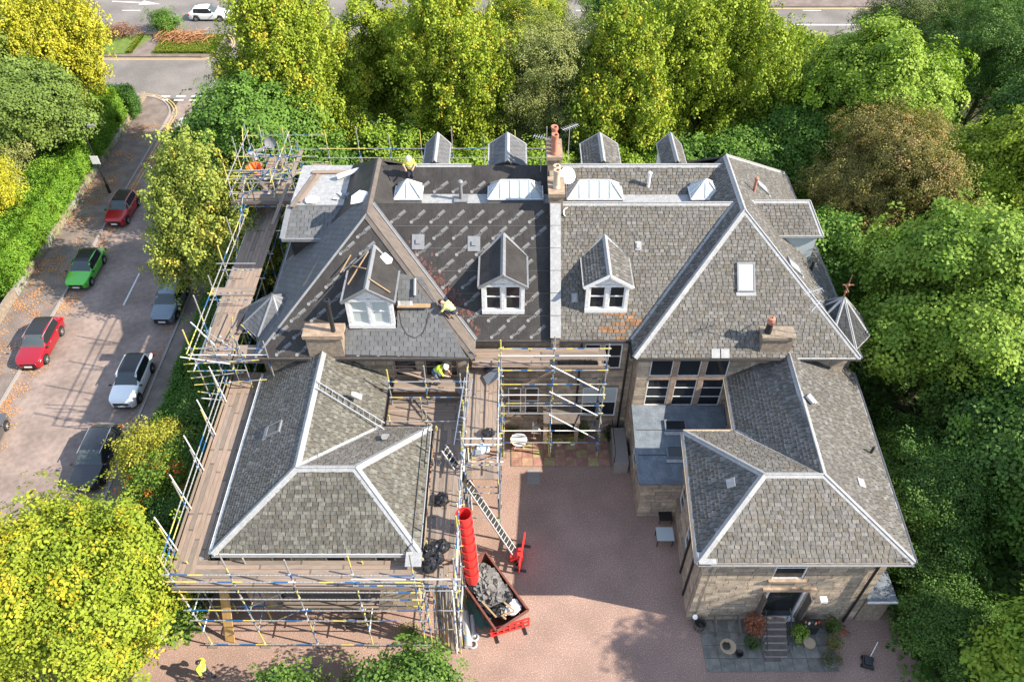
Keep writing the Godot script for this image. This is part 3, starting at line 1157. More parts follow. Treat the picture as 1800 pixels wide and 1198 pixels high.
func roof_window(owner_: Node3D, f: Transform3D, x: float, y: float, w: float, h: float, glass := "skylight_glass", fr := "zinc") -> void:
	var d := part("roof_window", owner_, f * Transform3D(Basis(), v3(x, y, 0.02)))
	var m := MB.new()
	var t := 0.09
	for e: Array in [[0, h / 2 - t / 2, w, t], [0, -h / 2 + t / 2, w, t], [-w / 2 + t / 2, 0, t, h - 2 * t], [w / 2 - t / 2, 0, t, h - 2 * t]]:
		m.box(v3(e[0], e[1], 0.06), v3(e[2], e[3], 0.13))
	put("frame", m.done(), M[fr], d)
	put("pane", one_box(v3(w - 2 * t, h - 2 * t, 0.03), v3(0, 0, 0.08)), M[glass], d)
	put("apron", one_box(v3(w + 0.1, 0.22, 0.02), v3(0, -h / 2 - 0.12, 0.035)), M.lead, d)


func turret(owner_: Node3D, c: Vector3, r: float, rim: float, top: float, kind: String, mt: String, flash: String, a0: float) -> Node3D:
	var d := part("turret", owner_)
	var apex := v3(c.x, top, c.z)
	var p := []
	for i in 8:
		var a := a0 + TAU * i / 8
		p.append(v3(c.x + r * cos(a), rim, c.z - r * sin(a)))
	var wb := MB.new()
	wb.lathe([Vector2(r - 0.3, 0), Vector2(r - 0.3, rim)], c, 8)
	put("turret_wall", wb.done(), M.render, d)
	for i in 8:
		var poly := [p[i], p[(i + 1) % 8], apex]
		var b := MB.new()
		b.slab(poly, v3(0, -0.08, 0))
		put("turret_slope", b.done(), M.under_roof, d)
		var keep: int = pile[owner_.name].size()
		lay(owner_.name, d, poly, kind, M[mt])
		if pile[owner_.name].size() > keep:
			var st := SurfaceTool.new()
			st.begin(Mesh.PRIMITIVE_TRIANGLES)
			for q: Dictionary in pile[owner_.name].slice(keep):
				st.append_from(q.mesh, 0, q.xf)
			pile[owner_.name] = pile[owner_.name].slice(0, keep)
			put("rows_of_slates", st.commit(), M[mt], d).set_meta("kind", "stuff")
	for i in 8:
		var n1 := frame([p[i], p[(i + 1) % 8], apex]).basis.z
		var n2 := frame([p[(i + 7) % 8], p[i], apex]).basis.z
		ridge(d, p[i], apex, n1, n2, flash, 0.07, 3.0, "hip_flashing", 0.02)
		var gb := MB.new()
		gb.bar(p[i] + v3(0, -0.05, 0), p[(i + 1) % 8] + v3(0, -0.05, 0), 0.1, 0.12)
		put("turret_gutter", gb.done(), M[flash], d)
	return d


func build_villas() -> void:
	var E := 8.64
	# ------------------------------------------------ left half, under repair
	var o := begin_house("left half of the stone villa, stripped to black printed membrane and partly re-slated")
	var ax := v3(-7.95, 13.79, -35.51)
	var hipL := [v3(-13.9, E, -29.56), v3(-2.0, E, -29.56), ax]
	var s := slope(o, hipL, "", "", "membrane")
	printed(s, hipL, 0.68, 3)
	var fh := frame(hipL)
	var off := fh.basis.z * 0.02
	var patch := [Vector3(-9.02, 8.74, -29.68) + off, v3(-2.45, E, -29.56) + off, Vector3(-4.89, 11.50, -32.87) + off, Vector3(-6.20, 11.64, -33.03) + off, Vector3(-6.23, 9.69, -30.78) + off, Vector3(-9.04, 9.61, -30.68) + off]
	lay(o.name, s, patch, "new", M.new_slate)
	var sliver := [v3(-2.0, E, -30.9), v3(-2.0, E, -29.56), ax, v3(-7.79, 13.65, -36.69)]
	slope(o, sliver, "", "", "tarred_lead")
	var mainL := [v3(-2.0, E, -30.9), v3(2.15, E, -30.9), v3(2.15, 13.65, -36.69), v3(-7.79, 13.65, -36.69)]
	s = slope(o, mainL, "", "", "membrane")
	printed(s, mainL, 0.68, 4)
	var sideN := [v3(-13.9, E, -37.6), v3(-13.9, E, -29.56), ax, v3(-7.95, 13.79, -37.6)]
	slope(o, sideN, "new", "new_slate")
	var sideF := [v3(-13.9, E, -47.0), v3(-13.9, E, -37.6), v3(-7.95, 13.79, -37.6), v3(-7.95, 13.79, -41.0)]
	slope(o, sideF, "", "", "membrane")
	slope(o, [v3(-2.0, E, -47.0), v3(-13.9, E, -47.0), v3(-7.95, 13.79, -41.0)], "", "", "membrane")
	var inner := [v3(-7.8, 12.5, -39.14), v3(2.15, 12.5, -39.14), v3(2.15, 13.65, -40.5), v3(-7.8, 13.65, -40.5)]
	s = slope(o, inner, "", "", "membrane")
	printed(s, inner, 0.62, 5)
	slope(o, [v3(-6.5, 12.5, -36.6), v3(-6.5, 12.5, -41.0), v3(-7.95, 13.79, -41.0), ax], "", "", "membrane")
	slope(o, [v3(2.15, 12.5, -37.96), v3(-7.8, 12.5, -37.96), v3(-7.8, 13.65, -36.69), v3(2.15, 13.65, -36.69)], "", "", "membrane")
	slope(o, [v3(2.15, E, -46.3), v3(-2.0, E, -46.3), v3(-7.8, 13.65, -40.5), v3(2.15, 13.65, -40.5)], "", "", "membrane")
	put("valley_floor", one_box(v3(8.7, 0.1, 1.3), v3(-2.2, 12.47, -38.55)), M.lead, o)
	# hips and edges
	var nl := frame(sideN).basis.z
	var nh := fh.basis.z
	var ns := frame(sliver).basis.z
	var nm := frame(mainL).basis.z
	ridge(o, v3(-2.0, E, -29.56), ax, nh, ns, "tarred_lead", 0.24, 2.4, "hip_cap", 0.03)
	ridge(o, v3(-13.9, E, -29.56), ax, nh, nl, "zinc", 0.07, 2.4, "hip_cap", 0.02)
	ridge(o, ax, v3(-7.95, 13.79, -41.0), nl, -nl * v3(1, -1, 1), "tarred_lead", 0.2, 2.2, "ridge_cap", 0.03)
	ridge(o, v3(-5.7, 13.65, -40.5), v3(-2.4, 13.65, -40.5), frame(inner).basis.z, v3(0, 0.7, -0.7), "lead", 0.14, 3.3)
	valley(o, v3(-2.0, E, -30.9), v3(-7.79, 13.65, -36.69), nm, ns, "zinc", 0.13)
	var lap := MB.new()
	for k in 5:
		var t := 0.17 + 0.165 * k
		var y := lerpf(E, 13.65, t)
		var z := lerpf(-30.9, -36.69, t)
		lap.bar(v3(lerpf(-2.0, -7.79, t) + 0.2, y + 0.02, z), v3(2.1, y + 0.025, z - 0.01), 0.025, 0.012)
	put("membrane_laps", lap.done(), M.lap_line, o).set_meta("kind", "stuff")
	var dust := MB.new()
	var dr := RandomNumberGenerator.new()
	dr.seed = 21
	var df := frame(mainL)
	for k in 170:
		var t := clampf(absf(dr.randfn(0.36, 0.15)), 0.05, 0.75)
		var c := v3(lerpf(-2.0, -7.79, t), lerpf(E, 13.65, t), lerpf(-30.9, -36.69, t)) + df.basis.x * (0.2 + absf(dr.randfn(0, 0.32))) + df.basis.y * dr.randfn(0, 0.2)
		var sz := dr.randf_range(0.02, 0.075)
		dust.col(Color(0.17, 0.065, 0.05).lerp(Color(0.1, 0.06, 0.052), dr.randf()))
		dust.slab([c + df.basis * v3(-sz, -sz * 1.6, 0.012), c + df.basis * v3(sz, -sz, 0.012), c + df.basis * v3(sz * 0.6, sz * 1.8, 0.012), c + df.basis * v3(-sz * 0.8, sz, 0.012)], df.basis.z * -0.004)
	put("red_chalk_dust", dust.done(), M.cloth, o).set_meta("kind", "stuff")
	gutter(o, v3(-13.9, E, -29.56), v3(-2.0, E, -29.56), v3(0, 0, 1), "tarred_lead")
	gutter(o, v3(-2.0, E, -30.9), v3(2.15, E, -30.9), v3(0, 0, 1), "tarred_lead")
	gutter(o, v3(-13.9, E, -47.0), v3(-13.9, E, -29.56), v3(-1, 0, 0), "lead", "zinc")
	# dormers
	gable_dormer(o, -0.48, 1.17, -32.03, 9.61, 11.75, 12.5, -35.36, -34.5, "", "", "membrane", "zinc")
	gable_dormer(o, -7.55, 1.25, -30.8, 9.71, 11.8, 12.62, -34.16, -33.3, "", "", "membrane", "zinc", "white_wood", 2, true)
	far_dormer(o, -4.62, 0.78, "new", "new_slate", "under_roof")
	far_dormer(o, -0.28, 1.16, "new", "new_slate", "under_roof")
	# flat-topped side dormer
	var d := part("side_dormer", o)
	put("dormer_wall", one_box(v3(3.1, 2.3, 4.6), v3(-11.6, 9.7, -39.6)), M.membrane, d)
	put("dormer_wall", one_box(v3(3.1, 1.1, 3.6), v3(-11.5, 11.4, -41.0)), M.membrane, d)
	put("flat_roof", one_box(v3(3.5, 0.12, 4.2), v3(-11.4, 11.95, -40.9)), M.lead, d)
	var front := [v3(-13.35, 10.95, -36.9), v3(-10.1, 10.95, -36.9), v3(-9.6, 11.95, -38.8), v3(-13.1, 11.95, -38.8)]
	var fb := MB.new()
	fb.slab(front, v3(0, -0.1, 0))
	put("dormer_slope", fb.done(), M.under_roof, d)
	var keep: int = pile[o.name].size()
	lay(o.name, d, front, "new", M.new_slate)
	var st := SurfaceTool.new()
	st.begin(Mesh.PRIMITIVE_TRIANGLES)
	for p: Dictionary in pile[o.name].slice(keep):
		st.append_from(p.mesh, 0, p.xf)
	pile[o.name] = pile[o.name].slice(0, keep)
	put("rows_of_slates", st.commit(), M.new_slate, d).set_meta("kind", "stuff")
	var eb := MB.new()
	eb.bar(front[0] + v3(-0.12, 0, 0.08), front[1] + v3(0.1, 0, 0.08), 0.12, 0.2)
	eb.bar(front[0] + v3(-0.1, 0.03, 0), front[3] + v3(-0.1, 0.03, 0), 0.3, 0.1)
	eb.bar(front[1] + v3(0.06, 0.05, 0), front[2] + v3(0.06, 0.05, 0), 0.14, 0.08)
	put("dormer_fascia", eb.done(), M.zinc, d)
	turret(o, v3(-13.35, 0, -32.9), 1.95, 8.66, 10.1, "new", "new_slate", "zinc", PI / 8)
	lantern(o, -6.85, -5.25, -38.2, -39.75, 12.8, 13.65, 0.75)
	lantern(o, -1.4, 1.8, -38.2, -39.8, 12.8, 13.6, 0.75)
	# chimney on the yard side, with a black flue
	var ch := part("chimney", o)
	put("stack", one_box(v3(1.9, 2.5, 0.8), v3(-10.0, 8.85, -30.0)), M.render, ch)
	put("cap", one_box(v3(2.15, 0.24, 1.0), v3(-10.0, 10.2, -30.0)), M.sandstone_trim, ch)
	var fl := MB.new()
	fl.tube(v3(-9.45, 10.2, -29.9), v3(-9.45, 12.5, -29.9), 0.12, 0.12, 10)
	fl.lathe([Vector2(0.13, 0), Vector2(0.16, 0.02), Vector2(0.16, 0.14), Vector2(0.1, 0.16)], v3(-9.45, 12.4, -29.9), 10)
	put("flue_pipe", fl.done(), M.black_pipe, ch)
	# vents through the membrane
	for p: Vector3 in [Vector3(-2.12, 12.15, -34.96), Vector3(-5.23, 12.22, -35.03)]:
		var vb := MB.new()
		vb.box(p + nm * 0.03, v3(0.7, 0.85, 0.03), frame(mainL).basis)
		vb.box(p + nm * 0.06, v3(0.25, 0.25, 0.12), frame(mainL).basis)
		put("roof_vent", vb.done(), M.zinc, o)
	var pv := MB.new()
	pv.tube(v3(-2.98, 12.5, -38.6), v3(-2.98, 13.7, -38.6), 0.12, 0.1, 10)
	pv.ball(v3(-2.98, 13.75, -38.6), v3(0.17, 0.14, 0.17))
	pv.box(v3(-2.98, 12.6, -38.6), v3(0.8, 0.06, 0.7))
	put("soil_vent", pv.done(), M.zinc, o)
	# walls
	plain_wall(o, v3(-13.3, 0, -46.6), v3(-13.3, 0, -30.1), 8.5)
	plain_wall(o, v3(-13.1, 0, -46.6), v3(2.2, 0, -46.2), 8.5)
	var wa := v3(-13.5, 0, -29.95)
	var wins := []
	for e: Array in [[Vector3(-6.55, 8.23, -29.95), Vector3(-5.28, 6.65, -29.95)], [Vector3(-4.83, 8.23, -29.95), Vector3(-3.77, 6.65, -29.95)], [Vector3(-3.43, 8.23, -29.95), Vector3(-3.01, 6.65, -29.95)]]:
		wins.append(opening(wa, e[0], e[1]))
	var f := wall(o, wa, v3(-2.4, 0, -29.95), 8.45, "grey_sand", wins, 0.9, 0.36)
	for w: Array in wins:
		window(o, f, w[0], w[1], w[2] - w[0], w[3] - w[1], 1, 2, -0.09, "sandstone_trim", "glass_dark", false)
	wa = v3(-2.4, 0, -31.3)
	wins = []
	for e: Array in [[Vector3(-0.24, 4.08, -31.30), Vector3(0.56, 1.73, -31.30)], [Vector3(0.78, 4.08, -31.30), Vector3(1.62, 1.73, -31.30)], [Vector3(-0.32, 7.55, -31.30), Vector3(0.66, 5.98, -31.30)]]:
		wins.append(opening(wa, e[0], e[1]))
	f = wall(o, wa, v3(2.4, 0, -31.3), 8.45, "grey_sand", wins, 0.9, 0.36)
	for w: Array in wins:
		window(o, f, w[0], w[1], w[2] - w[0], w[3] - w[1], 1, 2)
	wall(o, v3(-2.4, 0, -29.95), v3(-2.4, 0, -31.3), 8.4, "grey_sand", [], 0.7, 0.36)
	rebase(o, v3(-6, 0, -38))

	# ------------------------------------------------ right half
	var r := begin_house("right half of the stone villa with weathered grey slates and white lead ridges")
	var bx := v3(12.735, 13.93, -35.675)
	var hipR := [v3(6.62, E, -29.56), v3(18.85, E, -29.56), bx]
	slope(r, hipR, "warm")
	var sl2 := [v3(6.62, E, -29.56), v3(6.62, E, -30.9), v3(12.41, 13.65, -36.69), bx]
	slope(r, sl2, "old")
	var mainR := [v3(2.65, E, -30.9), v3(6.62, E, -30.9), v3(12.41, 13.65, -36.69), v3(2.65, 13.65, -36.69)]
	var ms := slope(r, mainR, "warm")
	var side := [v3(18.85, E, -29.56), v3(18.95, E, -47.2), v3(12.735, 13.93, -41.1), bx]
	slope(r, side, "old")
	slope(r, [v3(18.95, E, -47.2), v3(6.6, E, -47.2), v3(12.735, 13.93, -41.1)], "")
	var inR := [v3(2.65, 12.5, -39.14), v3(12.6, 12.5, -39.14), v3(12.6, 13.65, -40.5), v3(2.65, 13.65, -40.5)]
	slope(r, inR, "warm")
	var inB := [v3(11.15, 12.5, -41.1), v3(11.15, 12.5, -36.6), bx, v3(12.735, 13.93, -41.1)]
	slope(r, inB, "old")
	slope(r, [v3(12.0, 12.5, -37.96), v3(2.65, 12.5, -37.96), v3(2.65, 13.65, -36.69), v3(12.4, 13.65, -36.69)], "")
	slope(r, [v3(6.6, E, -46.3), v3(2.65, E, -46.3), v3(2.65, 13.65, -40.5), v3(12.6, 13.65, -40.5)], "")
	put("valley_floor", one_box(v3(8.5, 0.1, 1.3), v3(6.9, 12.47, -38.55)), M.lead, r)
	var n1 := frame(hipR).basis.z
	var n2 := frame(side).basis.z
	var n3 := frame(sl2).basis.z
	var n4 := frame(mainR).basis.z
	ridge(r, hipR[0], bx, n1, n3, "lead", 0.18, 1.5, "hip_cap")
	ridge(r, hipR[1], bx, n1, n2, "lead", 0.18, 1.5, "hip_cap")
	ridge(r, bx, v3(12.735, 13.93, -41.1), n2, n3, "lead", 0.18)
	ridge(r, v3(12.735, 13.93, -41.1), v3(18.95, E, -47.2), n2, v3(0, 0.75, -0.65), "lead", 0.16, 1.5, "hip_cap")
	ridge(r, v3(2.75, 13.65, -36.69), v3(12.35, 13.65, -36.69), n4, v3(0, 0.75, -0.65), "lead", 0.16)
	ridge(r, v3(2.75, 13.65, -40.5), v3(12.6, 13.65, -40.5), n4, v3(0, 0.75, -0.65), "lead", 0.18)
	valley(r, v3(6.62, E, -30.9), v3(12.41, 13.65, -36.69), n4, n3, "lead", 0.11)
	gutter(r, v3(2.65, E, -30.9), v3(6.62, E, -30.9), v3(0, 0, 1), "tarred_lead")
	gutter(r, hipR[0], hipR[1] + v3(-3.9, 0, 0), v3(0, 0, 1), "tarred_lead")
	gutter(r, hipR[0] + v3(8.6, 0, 0), hipR[1], v3(0, 0, 1), "white_wood")
	gutter(r, side[0], side[1], v3(1, 0, 0), "white_wood", "zinc")
	gutter(r, v3(6.62, E, -30.9), v3(6.62, E, -29.56), v3(-1, 0, 0), "tarred_lead")
	gable_dormer(r, 5.17, 1.17, -32.07, 9.66, 11.7, 12.45, -35.3, -34.45, "old", "slate", "under_roof", "lead")
	far_dormer(r, 5.45, 1.17, "old", "slate", "under_roof")
	far_dormer(r, 9.85, 0.76, "old", "slate", "under_roof")
	lantern(r, 3.2, 6.45, -38.2, -39.8, 12.8, 13.6, 0.75)
	lantern(r, 10.4, 12.2, -38.2, -39.8, 12.8, 13.65, 0.85)
	var ff := frame(hipR)
	var vel: Vector3 = ff.affine_inverse() * Vector3(12.73, 11.50, -32.87)
	roof_window(r, ff, vel.x, vel.y, 0.98, 1.6)
	var fs := frame(side)
	for p: Array in [[v3(15.55, 0, -33.7), 0.8, 1.1], [v3(15.3, 0, -41.0), 0.8, 1.1]]:
		var w0: Vector3 = p[0]
		w0.y = 13.93 - (w0.x - 12.735) * 0.865
		var q := fs.affine_inverse() * w0
		roof_window(r, fs, q.x, q.y, p[1], p[2])
	# hipped side dormer
	d = part("side_dormer", r)
	var P := [v3(14.75, 11.75, -36.2), v3(17.75, 11.75, -36.2), v3(17.1, 13.0, -37.8), v3(13.9, 13.0, -37.8), v3(17.75, 11.75, -39.4), v3(14.75, 11.75, -39.4)]
	for poly: Array in [[P[0], P[1], P[2], P[3]], [P[1], P[4], P[2]], [P[4], P[5], P[3], P[2]]]:
		var b := MB.new()
		b.slab(poly, v3(0, -0.08, 0))
		put("dormer_slope", b.done(), M.under_roof, d)
		keep = pile[r.name].size()
		lay(r.name, d, poly, "warm", M.slate)
		st = SurfaceTool.new()
		st.begin(Mesh.PRIMITIVE_TRIANGLES)
		for p: Dictionary in pile[r.name].slice(keep):
			st.append_from(p.mesh, 0, p.xf)
		pile[r.name] = pile[r.name].slice(0, keep)
		put("rows_of_slates", st.commit(), M.slate, d).set_meta("kind", "stuff")
	ridge(d, P[3], P[2], frame([P[0], P[1], P[2]]).basis.z, v3(0, 0.75, -0.65), "lead", 0.15, 3.3, "ridge_cap", 0.04)
	ridge(d, P[1], P[2], frame([P[0], P[1], P[2]]).basis.z, frame([P[1], P[4], P[2]]).basis.z, "lead", 0.14, 3.0, "hip_cap", 0.04)
	ridge(d, P[4], P[2], frame([P[1], P[4], P[2]]).basis.z, v3(0, 0.75, -0.65), "lead", 0.14, 3.0, "hip_cap", 0.04)
	var cb := MB.new()
	cb.slab([v3(14.6, 11.75, -36.35), v3(17.55, 11.75, -36.35), v3(17.55, 9.7, -36.35)], v3(0, 0, -0.1))
	put("cheek", cb.done(), M.skylight_glass, d)
	put("end_wall", one_box(v3(0.12, 2.1, 2.9), v3(17.5, 10.72, -37.85)), M.white_wood, d)
	var db := MB.new()
	db.bar(P[0] + v3(-0.1, -0.03, 0.05), P[1] + v3(0.05, -0.03, 0.05), 0.1, 0.14)
	db.bar(P[1] + v3(0.05, -0.03, 0.05), P[4] + v3(0.05, -0.03, 0), 0.1, 0.14)
	db.bar(v3(14.6, 11.85, -36.25), v3(13.8, 13.05, -37.8), 0.14, 0.06)
	put("dormer_fascia", db.done(), M.lead, d)
	var tu := turret(r, v3(18.0, 0, -31.9), 1.95, 8.75, 10.9, "black", "new_slate", "lead", PI / 8)  # slates darkened to carry the shade of the neighbouring tree
	var fi := MB.new()
	fi.tube(v3(17.95, 10.95, -31.9), v3(17.95, 12.5, -31.9), 0.045, 0.02, 6)
	fi.bar(v3(17.65, 11.8, -31.9), v3(18.25, 11.8, -31.9), 0.05, 0.05)
	fi.bar(v3(17.95, 11.55, -32.2), v3(17.95, 11.55, -31.6), 0.05, 0.05)
	fi.ball(v3(17.95, 11.8, -31.9), v3(0.1, 0.1, 0.1))
	fi.ball(v3(17.95, 11.3, -31.9), v3(0.09, 0.07, 0.09))
	put("finial", fi.done(), M.rust_iron, tu)
	# yard-side chimney
	ch = part("chimney", r)
	put("stack", one_box(v3(1.6, 1.9, 0.7), v3(14.2, 8.95, -30.1)), M.render, ch)
	put("cap", one_box(v3(1.8, 0.2, 0.9), v3(14.2, 9.95, -30.1)), M.render, ch)
	var po := MB.new()
	po.lathe([Vector2(0.2, 0), Vector2(0.16, 0.75), Vector2(0.14, 0.75)], v3(13.65, 10.0, -30.1), 10)
	put("flue_pipe", po.done(), M.black_pipe, ch)
	po = MB.new()
	po.lathe([Vector2(0.19, 0), Vector2(0.21, 0.12), Vector2(0.16, 0.3), Vector2(0.19, 0.34), Vector2(0.06, 0.4)], v3(13.65, 10.72, -30.1), 10)
	put("chimney_pot", po.done(), M.clay, ch)
	# small roof furniture
	for e: Array in [[Vector3(7.03, 12.07, -34.87), n4, frame(mainR)], [Vector3(3.47, 10.17, -32.67), n4, frame(mainR)]]:
		var vb := MB.new()
		var fq: Transform3D = e[2]
		vb.box(e[0] + e[1] * 0.05, v3(0.34, 0.5, 0.05), fq.basis)
		vb.box(e[0] + e[1] * 0.1, v3(0.2, 0.3, 0.08), fq.basis)
		put("slate_vent", vb.done(), M.lead, r)
	for p: Vector3 in [Vector3(11.02, 8.78, -29.73), Vector3(11.54, 8.78, -29.73)]:
		put("lead_patch", one_box(v3(0.45, 0.5, 0.04)), M.lead, r, Transform3D(ff.basis, p + n1 * 0.06))
	for e: Array in [[v3(8.05, 12.4, -39.5), 1.3], [v3(14.3, 12.55, -39.3), 0.9]]:
		var vb := MB.new()
		vb.tube(e[0], e[0] + v3(0, e[1], 0), 0.1, 0.09, 8)
		vb.ball(e[0] + v3(0, e[1] + 0.05, 0), v3(0.14, 0.12, 0.14))
		put("soil_vent", vb.done(), M.plastic_white if e[1] > 1 else M.clay, r)
	var mv := MB.new()
	mv.tube(v3(17.3, 9.6, -35.2), v3(17.3, 10.7, -35.2), 0.09, 0.09, 8)
	put("soil_vent", mv.done(), M.black_pipe, r)
	# party wall with its coping, and the two chimney stacks
	var pw := part("party_wall", r)
	var pm := MB.new()
	pm.slab([v3(2.17, E - 0.5, -30.8), v3(2.17, E + 0.28, -30.8), v3(2.17, 14.0, -36.9), v3(2.17, 14.0, -40.8), v3(2.17, 12, -40.8), v3(2.17, 12, -37)], v3(0.46, 0, 0))
	put("upstand", pm.done(), M.render, pw)
	var a := v3(2.4, E + 0.3, -30.75)
	var b3 := v3(2.4, 14.02, -36.2)
	for k in 6:
		var cm := MB.new()
		cm.bar(a.lerp(b3, k / 6.0), a.lerp(b3, (k + 1) / 6.0 - 0.004), 0.58, 0.09)
		put("coping", cm.done(), M.lead, pw)
	for e: Array in [[-36.9, 1.5, 14.5], [-40.3, 1.8, 14.75]]:
		ch = part("chimney", r)
		put("stack", one_box(v3(0.72, e[2] - 11.5, e[1]), v3(2.45, (e[2] + 11.5) / 2, e[0])), M.render, ch)
		put("cap", one_box(v3(0.92, 0.22, e[1] + 0.2), v3(2.45, e[2] + 0.08, e[0])), M.sandstone_trim, ch)
		var n := 2 if e[0] > -38 else 4
		for k in n:
			var z: float = e[0] + (k - (n - 1) / 2.0) * 0.42
			var pb := MB.new()
			var tall := 1.15 if n == 2 else 1.05 + 0.2 * (k % 2)
			pb.lathe([Vector2(0.21, 0), Vector2(0.2, 0.1), Vector2(0.165, 0.2), Vector2(0.15, tall - 0.2), Vector2(0.2, tall - 0.16), Vector2(0.2, tall), Vector2(0.13, tall), Vector2(0.13, tall - 0.4)], v3(2.45, e[2] + 0.18, z), 12)
			put("chimney_pot", pb.done(), M.buff_clay if n == 2 else M.clay, ch)
	# walls
	wa = v3(2.4, 0, -31.3)
	wins = []
	for e: Array in [[Vector3(5.23, 7.83, -31.30), Vector3(6.28, 5.84, -31.30)], [Vector3(4.14, 7.83, -31.30), Vector3(5.06, 5.84, -31.30)], [Vector3(5.27, 4.08, -31.30), Vector3(6.35, 1.50, -31.30)], [Vector3(4.25, 4.08, -31.30), Vector3(5.22, 1.50, -31.30)]]:
		wins.append(opening(wa, e[0], e[1]))
	f = wall(r, wa, v3(7.0, 0, -31.3), 8.45, "sand", wins, 0.9, 0.36)
	for k in 4:
		var w: Array = wins[k]
		window(r, f, w[0], w[1], w[2] - w[0], w[3] - w[1], 1, 2, -0.09, "white_wood", "glass_dark", true, 1 if k > 1 else 0)
	wall(r, v3(7.0, 0, -31.3), v3(7.0, 0, -29.95), 8.45, "sand", [], 0.7, 0.36)
	wa = v3(7.0, 0, -29.95)
	var big := opening(wa, Vector3(7.71, 8.14, -29.95), Vector3(12.05, 4.11, -29.95))
	f = wall(r, wa, v3(18.4, 0, -29.95), 8.45, "sand", [big], 0.9, 0.36)
	var bw: float = big[2] - big[0]
	var bh: float = big[3] - big[1]
	for c in 3:
		for k in 2:
			var y: float = big[1] + (bh * 0.6 + 0.12 if k else 0.0)
			window(r, f, big[0] + c * (bw + 0.3) / 3, y, (bw + 0.3) / 3 - 0.3, bh * (0.4 if k else 0.6) - 0.12, 1, 1 if k else 3, -0.09, "white_wood", "glass_dark", false, 0, 0.05)
	var mu := MB.new()
	for c: int in [1, 2]:
		mu.box(f * v3(big[0] + c * (bw + 0.3) / 3 - 0.15, (big[1] + big[3]) / 2, -0.04), v3(0.29, bh, 0.15))
	put("stone_mullion", mu.done(), M.sandstone_trim, r)
	mu = MB.new()
	mu.box(f * v3(big[0] + bw / 2, big[1] + bh * 0.6, -0.035), v3(bw, 0.22, 0.13))
	put("stone_transom", mu.done(), M.sandstone_trim, r)
	put("stone_sill", one_box(v3(bw + 0.3, 0.2, 0.34), f * v3(big[0] + bw / 2, big[1] - 0.1, 0.0)), M.sandstone_trim, r)
	for e: Array in [[6.6, -31.14, 8.4], [3.9, -31.14, 8.4]]:
		var pb := MB.new()
		pb.path([v3(e[0], e[2], e[1] + 0.1), v3(e[0], e[2] - 0.5, e[1]), v3(e[0], 0.3, e[1])], 0.065, 0.065, 8)
		put("downpipe", pb.done(), M.black_pipe, r)
	plain_wall(r, v3(18.3, 0, -46.6), v3(18.3, 0, -30.1), 8.5)
	plain_wall(r, v3(2.4, 0, -46.2), v3(18.2, 0, -46.6), 8.5)
	rebase(r, v3(10, 0, -38))


# ---------------------------------------------------------------- the two rear wings

